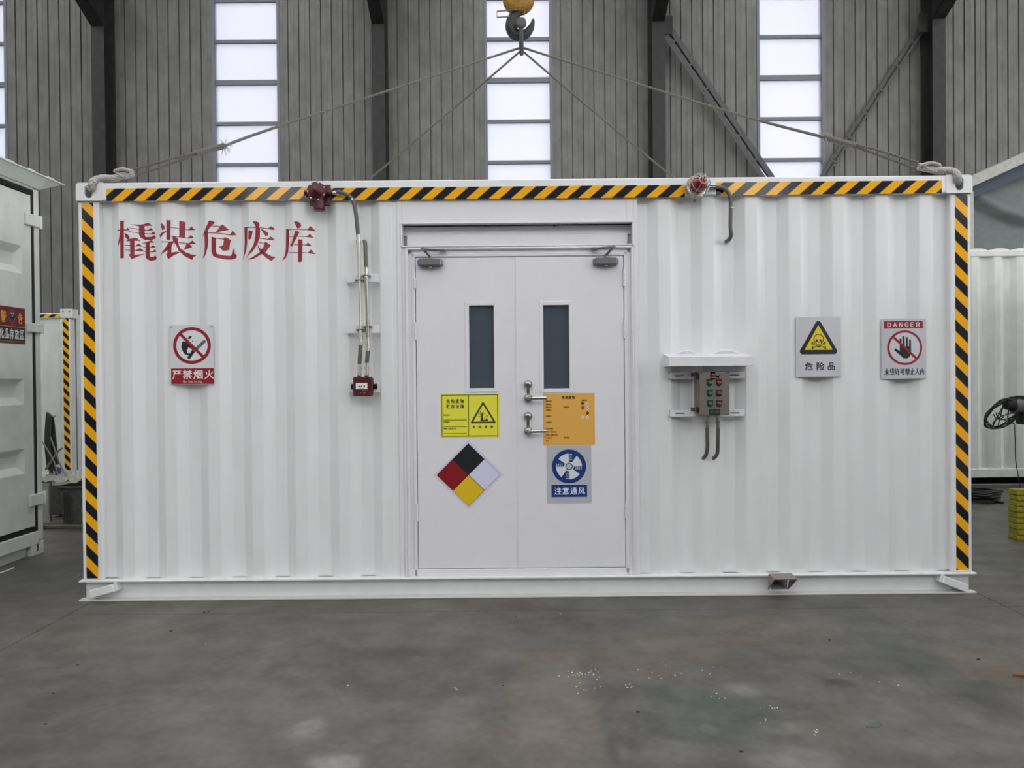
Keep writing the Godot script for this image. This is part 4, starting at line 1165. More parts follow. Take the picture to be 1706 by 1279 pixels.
		# hinges on the outer edge
		for h in ([[690, 462, 480], [690, 537, 566], [691.5, 838, 868]] if s == 0 else [[1037, 447, 477], [1038, 533, 563], [1041.5, 838, 863]]):
			g = Geo.new()
			var pa := spot(h[0], h[1], 0.002); var pb := spot(h[0], h[2], 0.002)
			var hx := jl - 0.001 if s == 0 else jr + 0.001
			var third := (pa.y - pb.y) / 3.0
			for i in 3: g.rod(Vector3(hx, pb.y + third * i + 0.001, 0.001), Vector3(hx, pb.y + third * (i + 1) - 0.001, 0.001), 0.0095, 12)
			part("hinge", g.mesh(), M.white_door, leaf)
		door_closer(leaf, s)
	# lever handles on the right leaf
	for k in 2:
		var p := spot(880, 663 + k * 54.5, 0.0)
		var q := spot(879.5, 640 + k * 53, 0.0)
		g = Geo.new()
		var face := Basis(Vector3(1, 0, 0), PI / 2)
		for c in [p, q]:
			g.lathe([Vector2(0, 0.030), Vector2(0.016, 0.029), Vector2(0.025, 0.022), Vector2(0.0295, 0.010), Vector2(0.0295, -0.008)], Transform3D(face, Vector3(c.x, c.y, 0.0)), 24, false)
		g.box(Vector3(p.x - 0.010, p.y, -0.008), Vector3(p.x + 0.010, q.y, 0.006), 0.003)
		var e := spot(910.5, 662 + k * 54.5, 0.06)
		g.tube(curve([Vector3(p.x, p.y, 0.01), Vector3(p.x, p.y, 0.045), Vector3(p.x + 0.014, p.y, 0.058), Vector3(p.x + 0.05, p.y + 0.001, 0.060), Vector3(e.x, p.y + 0.002, 0.060)], 6), 0.012, 14)
		part("lever_handle", g.mesh(), M.chrome, leaves[1])
	# seam cover down the meeting edge
	g = Geo.new()
	g.box(Vector3(-0.066, jb, -0.012), Vector3(-0.052, jt - 0.004, -0.004), 0.002)
	part("meeting_strip", g.mesh(), M.white_door, store)


func door_closer(leaf: Node, s: int):
	var r := area(695, 430.5, 737, 442.5, 0.05) if s == 0 else area(989, 428.5, 1031, 440.5, 0.05)
	var g := Geo.new()
	g.box(Vector3(r.position.x + 0.008, r.position.y, -0.012), Vector3(r.end.x - 0.008, r.end.y, 0.05), 0.008)
	g.box(Vector3(r.position.x, r.position.y + 0.006, -0.01), Vector3(r.end.x, r.end.y - 0.006, 0.042), 0.004)
	var cx := r.get_center().x
	g.rod(Vector3(cx, r.position.y + 0.004, 0.02), Vector3(cx, r.position.y - 0.012, 0.02), 0.018, 14)
	var side := 1.0 if s == 0 else -1.0
	# arm: spindle, elbow out to the hinge side, link back to a bracket on the casing
	var p0 := Vector3(cx, r.end.y, 0.025)
	var el := spot(704, 414.5, 0.075) if s == 0 else spot(1022.5, 411, 0.075)
	var br := spot(738, 417, 0.02) if s == 0 else spot(990, 414.5, 0.02)
	g.rod(p0, p0 + Vector3(0, 0.012, 0), 0.012, 12)
	g.tube(PackedVector3Array([p0 + Vector3(0, 0.012, 0), p0 + Vector3(-side * 0.004, 0.02, 0.005), el]), 0.008, 8)
	g.rod(el + Vector3(0, -0.004, 0.010), el + Vector3(0, -0.004, -0.012), 0.012, 12)
	g.tube(PackedVector3Array([el, br + Vector3(-side * 0.02, 0.002, 0.02)]), 0.0065, 8)
	g.box(br + Vector3(-0.022, -0.009, -0.01), br + Vector3(0.022, 0.009, 0.026), 0.004)
	part("door_closer", g.mesh(), M.closer, leaf, "grey hydraulic door closer with folding arm")


func build_lettering():
	for c in BIG:
		var g := Geo.new()
		for stroke in c:
			var poly := PackedVector2Array()
			for i in range(0, stroke.size(), 2):
				var p := spot(180.0 + stroke[i] / 9.478, 360.0 + stroke[i + 1] / 9.478, -0.012)
				poly.append(Vector2(p.x, p.y))
			# lay the paint on the corrugated sheet, flat by flat
			for i in left_wave.size() - 1:
				var a: Vector2 = left_wave[i]; var b: Vector2 = left_wave[i + 1]
				var strip := PackedVector2Array([Vector2(a.x, 1.9), Vector2(b.x, 1.9), Vector2(b.x, 2.7), Vector2(a.x, 2.7)])
				for w in Geometry2D.intersect_polygons(poly, strip):
					var idx := Geometry2D.triangulate_polygon(w)
					for k in range(0, idx.size(), 3):
						var v := []
						for j in 3:
							var q: Vector2 = w[idx[k + j]]
							v.append(Vector3(q.x, q.y, lerpf(a.y, b.y, (q.x - a.x) / (b.x - a.x)) + 0.0008))
						if (v[1] - v[0]).cross(v[2] - v[0]).z < 0: g.tri(v[0], v[2], v[1])
						else: g.tri(v[0], v[1], v[2])
		part("painted_character", g.mesh(), M.red_paint, store, "dark red painted serif character")


# ---------------------------------------------------------------- signs
const INK := Color(0.085, 0.085, 0.10)
const SIGN_RED := Color(0.54, 0.055, 0.12)
const PALE := Color(0.80, 0.81, 0.815)

# a thin printed sheet, slightly bowed, in front of the wall
func sheet(called: String, r: Rect2, z: float, bow: float, tex: Texture2D, label: String, backing: Color, screws := false) -> Node3D:
	var mesh := ArrayMesh.new()
	var n := 12
	var st := SurfaceTool.new()
	st.begin(Mesh.PRIMITIVE_TRIANGLES)
	var c := r.get_center()
	var at := func(t: float) -> float: return bow * (1.0 - pow(2.0 * t - 1.0, 2.0))
	for i in n:
		var t0 := float(i) / n; var t1 := float(i + 1) / n
		var q := []
		for k in [[t0, 1.0], [t1, 1.0], [t1, 0.0], [t0, 0.0]]:
			q.append([Vector3((k[0] - 0.5) * r.size.x, (0.5 - k[1]) * r.size.y, at.call(k[0]) * (0.35 + 0.65 * k[1])), Vector2(k[0], k[1])])
		for j in [0, 2, 1, 0, 3, 2]:
			st.set_uv(q[j][1])
			st.set_smooth_group(1)
			st.add_vertex(q[j][0])
	st.generate_normals()
	var m := mat(Color.WHITE, 0.38)
	m.albedo_texture = tex
	m.texture_repeat = false
	st.set_material(m)
	mesh = st.commit(mesh)
	var g := Geo.new()
	for i in n:
		var t0 := float(i) / n; var t1 := float(i + 1) / n
		var v := []
		for k in [[t0, 1.0], [t1, 1.0], [t1, 0.0], [t0, 0.0]]:
			v.append(Vector3((k[0] - 0.5) * r.size.x, (0.5 - k[1]) * r.size.y, at.call(k[0]) * (0.35 + 0.65 * k[1])))
		var d := Vector3(0, 0, -0.0015)
		g.quad(v[1] + d, v[0] + d, v[3] + d, v[2] + d)
		g.quad(v[0] + d, v[1] + d, v[1], v[0])
		g.quad(v[3], v[2], v[2] + d, v[3] + d)
		if i == 0: g.quad(v[0] + d, v[0], v[3], v[3] + d)
		if i == n - 1: g.quad(v[1], v[1] + d, v[2] + d, v[2])
	g.st.generate_normals()
	g.st.set_material(mat(backing, 0.45))
	mesh = g.st.commit(mesh)
	var o := single(called, mesh, null, label, "sign", Vector3(c.x, c.y, z))
	if screws:
		for s in [[0.04, 0.03], [0.96, 0.03]]:
			g = Geo.new()
			g.lathe([Vector2(0, 0.004), Vector2(0.004, 0.003), Vector2(0.005, 0)], Transform3D(Basis(Vector3(1, 0, 0), PI / 2), Vector3((s[0] - 0.5) * r.size.x, (0.5 - s[1]) * r.size.y, 0.0)), 8)
			var q := MeshInstance3D.new()
			q.name = "rivet"
			q.mesh = g.mesh()
			q.material_override = M.closer
			o.add_child(q, true)
	return o


func ring(c: Canvas, x: float, y: float, r: float, w: float, col: Color, inner: Color):
	c.disc(x, y, r, col)
	c.disc(x, y, r - w, inner)


func build_signs():
	# --- no open flame
	var c := Canvas.new(568, 784, PALE, 8.0)               # 71 x 98 units
	ring(c, 36.5, 34, 30.5, 5.2, SIGN_RED, Color(0.83, 0.84, 0.84))
	# flame
	var fl := []
	for k in [[21.5, 43], [19.5, 36], [20.5, 29], [23, 26], [26, 28], [29, 25.5], [32.5, 29.5], [36, 34], [38.5, 38], [38, 44], [35.5, 49], [33, 50.5], [29, 49.5], [25, 48]]: fl.append(Vector2(k[0], k[1]))
	c.poly(fl, INK)
	var hole := []
	for k in [[28, 41], [30.5, 39], [30.5, 36.5], [33, 38], [36, 38.5], [37, 41], [35.5, 44], [35.5, 47], [32, 47], [28.5, 46], [29.5, 43.5]]: hole.append(Vector2(k[0], k[1]))
	c.poly(hole, Color(0.83, 0.84, 0.84))
	c.poly([Vector2(30, 22.5), Vector2(32.5, 18.5), Vector2(37, 18.5), Vector2(35, 22), Vector2(32.5, 23.5)], INK)
	c.poly([Vector2(36.5, 28), Vector2(38, 25.5), Vector2(39, 28)], INK)
	# match stick: dark head at the lower end, grey stick rising to the right
	c.line([Vector2(37, 46), Vector2(56.5, 27.5)], 5.2, Color(0.36, 0.37, 0.38))
	c.line([Vector2(32, 54), Vector2(38, 45)], 5.0, INK)
	c.line([Vector2(16.5, 13.5), Vector2(56, 54)], 4.6, SIGN_RED, false)
	c.rect(2, 71.5, 70, 26, SIGN_RED)
	var xx := 4.0
	for ch in "严禁烟火":
		c.glyph(PEN[ch], xx, 73.5, 15.5, 16, 1.75, Color(0.9, 0.86, 0.85)); xx += 17.4
	c.text(PEN, "No burning", 22, 91, 3.9, 4.2, 0.62, Color(0.9, 0.82, 0.8), 3.05)
	var r := area(284, 541.5, 357, 640)
	sheet("warning_sign", r, 0.012, 0.012, c.texture(), "white sign with red no-open-flame ring above a red text band, left of the pipes", PALE, true)

	# --- toxic goods
	c = Canvas.new(592, 800, Color(0.76, 0.76, 0.775), 8.0)          # 74 x 100 units
	var yel := Color(0.84, 0.76, 0.14)
	c.line([Vector2(36.5, 12), Vector2(11, 57.5), Vector2(62.5, 57.5), Vector2(36.5, 12)], 10.0, Color(0.10, 0.11, 0.15))
	c.poly([Vector2(36.5, 13.5), Vector2(13.5, 55), Vector2(60, 55)], yel)
	c.disc(36.8, 37, 8.4, INK); c.disc(36.8, 37, 7.2, yel)
	c.poly([Vector2(31.5, 40), Vector2(42, 40), Vector2(41, 48), Vector2(32.5, 48)], INK)
	c.poly([Vector2(32.6, 39), Vector2(41, 39), Vector2(40, 47), Vector2(33.5, 47)], yel)
	c.disc(33.8, 39.5, 1.9, INK); c.disc(39.8, 39.5, 1.9, INK)
	c.poly([Vector2(36.8, 41.5), Vector2(35.9, 43.6), Vector2(37.7, 43.6)], INK)
	for k in [[26.5, 44, 47.5, 51.5], [47, 44, 26.5, 51.5]]:
		c.line([Vector2(k[0], k[1]), Vector2(k[2], k[3])], 2.6, INK)
		c.line([Vector2(k[0], k[1]), Vector2(k[2], k[3])], 1.0, yel)
		for e in [[k[0], k[1]], [k[2], k[3]]]:
			c.disc(e[0], e[1] - 1.2, 1.3, INK); c.disc(e[0], e[1] + 1.2, 1.3, INK)
	c.line([Vector2(33.5, 50), Vector2(40.2, 50)], 1.4, INK)
	xx = 13.5
	for ch in "危险品":
		c.glyph(PEN[ch], xx, 75.5, 13.5, 14, 1.55, INK); xx += 18.6
	sheet("warning_sign", area(1325, 528, 1399.5, 627.5), 0.012, 0.014, c.texture(), "grey sign with a yellow skull triangle, left of the red-ringed hand sign", Color(0.72, 0.72, 0.73))

	# --- no entry
	c = Canvas.new(592, 800, Color(0.73, 0.74, 0.755), 8.0)
	c.rect(4.5, 4, 64, 12.5, SIGN_RED)
	xx = 9.5
	for ch in "DANGER":
		c.glyph(PEN[ch], xx, 6, 8.0, 8.4, 1.4, Color(0.85, 0.80, 0.81)); xx += 9.5
	ring(c, 38, 48.5, 29, 3.6, SIGN_RED, Color(0.76, 0.77, 0.785))
	for k in [[30.8, 50, 30.8, 34.5, 3.2], [35.8, 50, 35.8, 30.8, 3.4], [41, 50, 41, 32.6, 3.4], [46.4, 52, 46.4, 36, 3.2]]: c.line([Vector2(k[0], k[1]), Vector2(k[2], k[3])], k[4], INK)
	c.poly([Vector2(29.3, 46), Vector2(48, 46), Vector2(48, 58), Vector2(45, 64), Vector2(41, 66.5), Vector2(35, 66), Vector2(31, 62), Vector2(21, 53), Vector2(20.5, 50.5), Vector2(22.5, 49.5), Vector2(29.3, 54)], INK)
	c.line([Vector2(17.5, 29), Vector2(58.5, 68.5)], 4.0, SIGN_RED, false)
	xx = 4.2
	for ch in "未经许可禁止入内":
		c.glyph(PEN[ch], xx, 82.5, 7.8, 11.5, 1.15, INK); xx += 8.35
	sheet("warning_sign", area(1467, 531, 1541.5, 630.5), 0.012, 0.013, c.texture(), "grey sign with a crossed-out black hand and a red DANGER bar near the right end", Color(0.70, 0.71, 0.72))

	# --- yellow storage facility notice on the left leaf
	c = Canvas.new(1176, 864, Color(0.88, 0.865, 0.25), 12.0)         # 98 x 72 units
	var brown := Color(0.17, 0.15, 0.02)
	c.frame(1.6, 1.3, 94, 69, 1.1, brown)
	c.rect(46, 1.3, 1.0, 69, brown)
	for k in 2:
		xx = 9.6
		for ch in ["危险废物", "贮存设施"][k]:
			c.glyph(PEN[ch], xx, 8.4 + k * 8.8, 6.2, 7.0, 0.85, brown); xx += 7.7
	for k in 3:
		c.text(PEN, ["单位名称:", "设施编码:", "负责人及联系方式:"][k], 4.5, 33.5 + k * 11.2, 2.45, 2.9, 0.34, brown, 2.65)
		c.rect(4.5, 42.6 + k * 11.2, 39, 0.9, brown)
	c.line([Vector2(70.8, 15), Vector2(51.5, 47.5), Vector2(90.2, 47.5), Vector2(70.8, 15)], 2.7, brown)
	# bare tree and dead fish
	c.poly([Vector2(66.4, 44), Vector2(67.3, 36), Vector2(66, 30), Vector2(67.6, 30), Vector2(68.6, 34), Vector2(69.8, 31), Vector2(71, 31.5), Vector2(69.9, 37), Vector2(70.4, 44)], brown)
	for k in [[67.5, 35, 63.5, 31.5], [69.5, 35.5, 73.5, 32], [68, 32, 65.5, 28.5], [70.3, 32, 71.6, 28.6], [67, 38, 63, 37.5], [65.2, 33, 62.8, 33.4]]: c.line([Vector2(k[0], k[1]), Vector2(k[2], k[3])], 0.7, brown)
	c.poly([Vector2(63, 45), Vector2(70, 43.2), Vector2(75, 43), Vector2(77, 40.4), Vector2(79.5, 45), Vector2(70, 45.6)], brown)
	c.line([Vector2(72, 41), Vector2(75, 37.5), Vector2(78, 35.5), Vector2(78.6, 37.5), Vector2(76, 40.5)], 0.6, brown)
	xx = 53.0
	for ch in "危险废物":
		c.glyph(PEN[ch], xx, 52.5, 4.6, 4.8, 0.62, brown); xx += 9.9
	sheet("warning_sign", area(734, 656, 832, 728.5), -0.0083, 0.0, c.texture(), "yellow notice with a dead-tree triangle under the left door window", Color(0.78, 0.77, 0.25))

	# --- orange waste label on the right leaf
	c = Canvas.new(1032, 1032, Color(0.87, 0.66, 0.30), 12.0)        # 86 x 86 units
	var br2 := Color(0.20, 0.12, 0.03)
	xx = 31.4
	for ch in "危险废物":
		c.glyph(PEN[ch], xx, 4.6, 5.0, 5.0, 0.8, br2); xx += 5.6
	var rows := [["废物名称:", 4.5, 11.6], ["废物类别:", 4.5, 16.8], ["废物代码:", 4.5, 21.8], ["废物形态:", 34, 21.8], ["主要成分:", 4.5, 26.5], ["有害成分:", 4.5, 36.6], ["注意事项:", 4.5, 46.8], ["数字识别码:", 4.5, 57.6], ["产生/收集单位:", 4.5, 62.8], ["联系人和联系方式:", 4.5, 67.8], ["产生日期:", 4.5, 72.6], ["废物重量:", 34, 72.6], ["备注:", 4.5, 77.6], ["危险特性", 64, 10.8]]
	for k in rows: c.text(PEN, k[0], k[1], k[2], 2.25, 2.6, 0.36, br2, 2.4)
	for k in [[66, 17, 0], [74, 18.4, 1], [66, 24.4, 2], [74, 25, 1], [68.5, 33, 3], [74, 33.4, 4], [66, 40, 1], [74, 40, 1]]:
		var w: float = 3.3
		var cc: Color = [Color(0.25, 0.22, 0.14), Color(0.88, 0.86, 0.80), Color(0.58, 0.14, 0.08), Color(0.86, 0.72, 0.10), Color(0.22, 0.18, 0.12)][k[2]]
		c.poly([Vector2(k[0], k[1] - w), Vector2(k[0] + w, k[1]), Vector2(k[0], k[1] + w), Vector2(k[0] - w, k[1])], cc)
		if k[2] == 1: c.disc(k[0], k[1], 1.0, br2)
	sheet("waste_label", area(905, 655, 991, 741), -0.0053, 0.0, c.texture(), "orange label full of small print under the right door window", Color(0.80, 0.60, 0.28))

	# --- ventilation notice
	c = Canvas.new(888, 1152, Color(0.70, 0.705, 0.73), 12.0)        # 74 x 96 units
	var blue := Color(0.06, 0.20, 0.46)
	c.disc(37, 35, 28.4, blue)
	var wh := Color(0.82, 0.84, 0.86)
	for k in 4:
		var a := k * TAU / 4.0
		var q := []
		for i in 7: q.append(Vector2(37, 35) + Vector2.from_angle(a - PI / 2 - 0.02 - i * 0.155) * 21.5)
		q.append(Vector2(37, 35) + Vector2.from_angle(a - PI / 2 - 0.95) * 6)
		q.append(Vector2(37, 35) + Vector2.from_angle(a - PI / 2 - 0.02) * 6)
		c.poly(q, wh)
		var d := Vector2.from_angle(a - PI / 2)
		for i in 4:
			var m := Vector2(37, 35) + d * (11.5 + i * 2.9) + d.orthogonal() * -2.6
			c.line([m - d.orthogonal() * 2.2, m + d.orthogonal() * 2.2], 1.0, wh)
	c.disc(37, 35, 8.0, wh); c.disc(37, 35, 6.0, Color(0.18, 0.22, 0.30)); c.disc(37, 35, 4.6, Color(0.72, 0.73, 0.75))
	c.rect(7.6, 65.5, 59, 20.5, blue)
	xx = 12.5
	for ch in "注意通风":
		c.glyph(PEN[ch], xx, 69.5, 11.6, 12.6, 1.35, Color(0.86, 0.89, 0.93)); xx += 13.0
	sheet("ventilation_sign", area(911, 742, 985.5, 838), -0.0053, 0.0, c.texture(), "grey and blue ventilation sign with a fan disc, lowest on the right door", Color(0.68, 0.68, 0.70))

	# --- the diamond of four colours
	var p := [spot(780.5, 733, 0), spot(840, 791, 0), spot(780.5, 849, 0), spot(722, 791, 0)]
	var ctr := spot(780.5, 791, 0)
	var hw: float = (p[1].x - p[3].x) / 2
	var hh: float = (p[0].y - p[2].y) / 2
	var mesh := ArrayMesh.new()
	var spans := [[Color(0.80, 0.80, 0.86), 1.0, Vector2.ZERO, 0.0], [Color(0.10, 0.11, 0.12), 0.905, Vector2.ZERO, 0.0006]]
	for k in [[0, 1, Color(0.10, 0.11, 0.115)], [1, 0, Color(0.82, 0.81, 0.90)], [0, -1, Color(0.86, 0.72, 0.10)], [-1, 0, Color(0.52, 0.05, 0.09)]]:
		spans.append([k[2], 0.452 * 0.975, Vector2(k[0], k[1]) * 0.4525, 0.0012])
	for k in spans:
		var g := Geo.new()
		var w2: float = hw * k[1]; var h2: float = hh * k[1]
		var o := Vector2(k[2].x * hw, k[2].y * hh)
		g.prism(PackedVector2Array([o + Vector2(0, -h2), o + Vector2(w2, 0), o + Vector2(0, h2), o + Vector2(-w2, 0)]), k[3] - 0.0012 if k[3] == 0.0 else k[3] - 0.0005, k[3])
		g.st.generate_normals()
		g.st.set_material(mat(k[0], 0.34))
		mesh = g.st.commit(mesh)
	single("hazard_diamond", mesh, null, "diamond placard in black, white, yellow and red on the left door leaf", "sign", Vector3(ctr.x, ctr.y, -0.0085))


# ---------------------------------------------------------------- fittings on the front
func screw_head(g: Geo, at: Vector3, r: float, h := 0.004):
	g.lathe([Vector2(0, h), Vector2(r * 0.7, h), Vector2(r, h * 0.5), Vector2(r, 0)], Transform3D(Basis(Vector3(1, 0, 0), PI / 2), at), 8)


# a threaded coupling of several collars between two points
func coupling(g: Geo, a: Vector3, b: Vector3, r: float):
	var d := b - a
	g.rod(a, a + d * 0.3, r * 0.95, 14)
	g.rod(a + d * 0.3, a + d * 0.55, r * 1.3, 6)
	g.rod(a + d * 0.55, a + d * 0.8, r * 1.05, 14)
	g.rod(a + d * 0.8, b, r * 1.2, 6)


func build_alarm_line():
	# --- the maroon sounder on the rail
	var c := spot(526.5, 318, 0.09)
	var t := thing("alarm_sounder", "maroon cast explosion-proof alarm sounder on the taped top rail", "alarm", Vector3(c.x, c.y, 0.008))
	var face := Basis(Vector3(1, 0, 0), PI / 2)
	var g := Geo.new()
	g.lathe([Vector2(0, 0.105), Vector2(0.012, 0.105), Vector2(0.024, 0.098), Vector2(0.028, 0.088), Vector2(0.046, 0.080), Vector2(0.049, 0.076), Vector2(0.064, 0.075), Vector2(0.064, 0.062), Vector2(0.056, 0.058), Vector2(0.052, 0.02), Vector2(0.045, 0.0)], Transform3D(face, Vector3(c.x, c.y, 0.008)), 30)
	part("housing", g.mesh(), M.maroon, t)
	g = Geo.new()
	g.lathe([Vector2(0, 0.020), Vector2(0.014, 0.017), Vector2(0.018, 0.008), Vector2(0.018, 0.0)], Transform3D(Basis(Vector3(1, 0, 0), PI / 2 + 0.25), Vector3(c.x - 0.002, c.y + 0.004, 0.108)), 18, false)
	part("sound_button", g.mesh(), M.maroon, t)
	g = Geo.new()
	g.box(Vector3(c.x + 0.02, c.y - 0.035, 0.025), Vector3(c.x + 0.085, c.y + 0.055, 0.035), 0.004)
	g.box(Vector3(c.x - 0.055, c.y - 0.088, 0.025), Vector3(c.x + 0.082, c.y - 0.03, 0.04), 0.005)
	part("back_plate", g.mesh(), M.maroon, t)
	g = Geo.new()
	g.lathe([Vector2(0, 0.0), Vector2(0.034, 0.0), Vector2(0.037, 0.012), Vector2(0.037, 0.07), Vector2(0.030, 0.085)], Transform3D(Basis(), Vector3(c.x + 0.012, c.y - 0.122, 0.05)), 20)
	part("horn", g.mesh(), M.maroon, t)
	g = Geo.new()
	g.rod(Vector3(c.x + 0.05, c.y - 0.002, 0.05), Vector3(c.x + 0.102, c.y - 0.002, 0.05), 0.022, 6, 0.019)
	part("cable_hub", g.mesh(), M.maroon, t)
	g = Geo.new()
	g.rod(Vector3(c.x - 0.05, c.y - 0.002, 0.05), Vector3(c.x - 0.088, c.y - 0.002, 0.05), 0.018, 6)
	part("cable_hub", g.mesh(), M.maroon, t)
	for k in 7:
		var a := TAU * (k + 0.5) / 7.0
		g = Geo.new()
		screw_head(g, Vector3(c.x + cos(a) * 0.0565, c.y + sin(a) * 0.0565, 0.083), 0.0066, 0.006)
		part("bolt", g.mesh(), M.chrome, t)
	# --- flexible hose from the sounder down to the first pipe
	var hub := Vector3(c.x + 0.10, c.y - 0.003, 0.05)
	var pts := [hub + Vector3(0.03, 0, 0), spot(566, 320, 0.055), spot(580, 325, 0.06), spot(589, 337, 0.06), spot(593, 356, 0.06), spot(595.5, 378, 0.06), spot(596.5, 391, 0.06)]
	t = thing("flexible_conduit", "dark flexible hose arching from the maroon sounder down to the steel pipe", "conduit", pts[-1])
	g = Geo.new()
	g.tube(curve(pts, 8), 0.0135, 14)
	part("hose", g.mesh(), M.flex, t)
	g = Geo.new()
	coupling(g, hub, hub + Vector3(0.045, -0.001, 0), 0.0125)
	part("end_fitting", g.mesh(), M.galv, t)
	g = Geo.new()
	g.rod(spot(587, 333, 0.06) + Vector3(-0.004, 0.004, 0), spot(587, 333, 0.06) + Vector3(0.004, -0.004, 0), 0.0165, 14)
	part("clamp_ring", g.mesh(), M.galv, t)
	# --- two upright pipes
	for k in 2:
		var top := spot(596.8, 398, 0.06) if k == 0 else spot(609.8, 452, 0.06)
		var low := spot(600.5, 552, 0.06) if k == 0 else spot(612.8, 562, 0.06)
		t = thing("steel_pipe", ["thin bright steel conduit pipe under the arching hose, the longer of two", "shorter steel conduit pipe to the right of the longer one, above the maroon box"][k], "pipe", low, "conduit pipes beside the doors")
		g = Geo.new()
		g.rod(top, low, 0.0105 if k == 0 else 0.0115, 16)
		part("pipe_run", g.mesh(), M.galv if k == 0 else M.steel, t)
		g = Geo.new()
		coupling(g, top + (low - top) * 0.09, top + Vector3(0, 0.03, 0), 0.0125)
		part("upper_coupling", g.mesh(), M.galv, t)
		g = Geo.new()
		var bot := spot(600.6, 575, 0.06) if k == 0 else spot(613, 584, 0.06)
		coupling(g, low, bot, 0.0125)
		part("lower_coupling", g.mesh(), M.galv, t)
		# hose tail from the coupling into the box
		var end := spot(598.8, 606, 0.06) if k == 0 else spot(611, 604, 0.06)
		g = Geo.new()
		g.tube(curve([bot, (bot + end) / 2 + Vector3(0.001, 0, 0.003), end], 6), 0.0135, 14)
		part("hose_tail", g.mesh(), M.flex, t)
		g = Geo.new()
		var inn := spot(598.6, 625, 0.06) if k == 0 else spot(611, 625, 0.06)
		coupling(g, end, inn, 0.0125)
		part("box_coupling", g.mesh(), M.galv, t)
		if k == 1:
			g = Geo.new()
			g.tube(curve([spot(609.8, 446, 0.06), spot(609, 425, 0.058), spot(608.6, 408, 0.05), spot(608, 403, 0.03), spot(607, 402, -0.02)], 7), 0.0135, 14)
			part("hose_head", g.mesh(), M.flex, t)
		# straps to the two bracket plates
		for y in ([466.0, 549.0] if k == 0 else [459.0, 544.0]):
			var q := top.lerp(low, inverse_lerp(398.0 if k == 0 else 452.0, 552.0 if k == 0 else 562.0, y))
			g = Geo.new()
			g.rod(q + Vector3(0, -0.004, 0), q + Vector3(0, 0.004, 0), 0.0135, 14)
			g.box(q + Vector3(-0.030, -0.004, -0.018), q + Vector3(0.030, 0.004, -0.012))
			g.rod(q + Vector3(-0.024, 0, -0.02), q + Vector3(-0.024, 0, 0.004), 0.005, 8)
			g.rod(q + Vector3(0.024, 0, -0.02), q + Vector3(0.024, 0, 0.004), 0.005, 8)
			part("pipe_strap", g.mesh(), M.closer, t)
	for k in 2:
		var r := area(577.5, 457, 631, 470.5, 0.035) if k == 0 else area(578, 541, 632, 555, 0.035)
		g = Geo.new()
		g.box(Vector3(r.position.x, r.position.y, 0.034), Vector3(r.end.x, r.end.y, 0.038), 0.0015)
		g.box(Vector3(r.position.x, r.position.y, -0.002), Vector3(r.end.x, r.position.y + 0.004, 0.035), 0.001)
		var q := Vector3(r.get_center().x, 0, 0)
		var o := thing("pipe_bracket", ["white angle bracket holding both pipes, the upper one", "white angle bracket holding both pipes, the lower one"][k], "bracket", Vector3(r.get_center().x, r.get_center().y, 0), "pipe brackets")
		part("angle_plate", g.mesh(), M.white_door, o)
		g = Geo.new()
		screw_head(g, Vector3(r.get_center().x + 0.002, r.get_center().y - 0.01, 0.038), 0.006, 0.005)
		part("fixing_bolt", g.mesh(), M.closer, o)
	# --- the maroon junction box
	var r := area(588.5, 628, 620, 659.5, 0.095)
	t = thing("junction_box", "small maroon junction box with a white nameplate at the foot of the two pipes", "junction box", Vector3(r.get_center().x, r.position.y, 0.03))
	g = Geo.new()
	slab(g, r, 0.035, 0.082, 0.008)
	part("body", g.mesh(), M.maroon, t)
	g = Geo.new()
	slab(g, r.grow(0.0015), 0.083, 0.095, 0.006)
	part("lid", g.mesh(), M.maroon, t)
	for k in 4:
		g = Geo.new()
		screw_head(g, Vector3(r.position.x + 0.010 + (k % 2) * (r.size.x - 0.020), r.position.y + 0.010 + (k / 2) * (r.size.y - 0.020), 0.095), 0.0045, 0.004)
		part("lid_screw", g.mesh(), M.chrome, t)
	var pl := area(592.8, 638, 612, 648, 0.097)
	g = Geo.new()
	slab(g, pl, 0.095, 0.097)
	part("nameplate", g.mesh(), M.flake, t)
	g = Geo.new()
	for k in 3: slab(g, area(597.0 + k * 4.2, 642.2, 599.6 + k * 4.2, 644.2, 0.0973), 0.097, 0.0974)
	slab(g, area(597, 646, 608, 646.4, 0.0973), 0.097, 0.0974)
	part("nameplate_print", g.mesh(), M.dark, t)
	g = Geo.new()
	slab(g, area(603.5, 649.8, 606.5, 651.2, 0.0953), 0.095, 0.0954)
	slab(g, area(607.0, 650.2, 612, 650.8, 0.0953), 0.095, 0.0954)
	slab(g, area(600.5, 654, 603, 654.6, 0.0953), 0.095, 0.0954)
	slab(g, area(605.5, 653.4, 608.5, 655, 0.0953), 0.095, 0.0954)
	part("lid_print", g.mesh(), mat(Color(0.72, 0.45, 0.42), 0.5), t)
	for k in 2:
		g = Geo.new()
		var p := spot(598.6 + k * 12.4, 630, 0.06)
		g.rod(p + Vector3(0, -0.01, 0), p + Vector3(0, 0.024, 0), 0.0145, 16, 0.0135)
		part("entry_hub", g.mesh(), M.maroon, t)
		g = Geo.new()
		var s := -1.0 if k == 0 else 1.0
		var ex := r.position.x if k == 0 else r.end.x
		g.box(Vector3(minf(ex, ex + s * 0.026), r.get_center().y - 0.018, 0.036), Vector3(maxf(ex, ex + s * 0.026), r.get_center().y + 0.018, 0.05), 0.004)
		g.rod(Vector3(ex + s * 0.014, r.get_center().y, 0.05), Vector3(ex + s * 0.014, r.get_center().y, 0.056), 0.008, 8)
		part("mounting_lug", g.mesh(), M.dark, t)
	var br := area(581, 634.5, 632, 653.5, 0.034)
	g = Geo.new()
	slab(g, br, 0.031, 0.035, 0.0015)
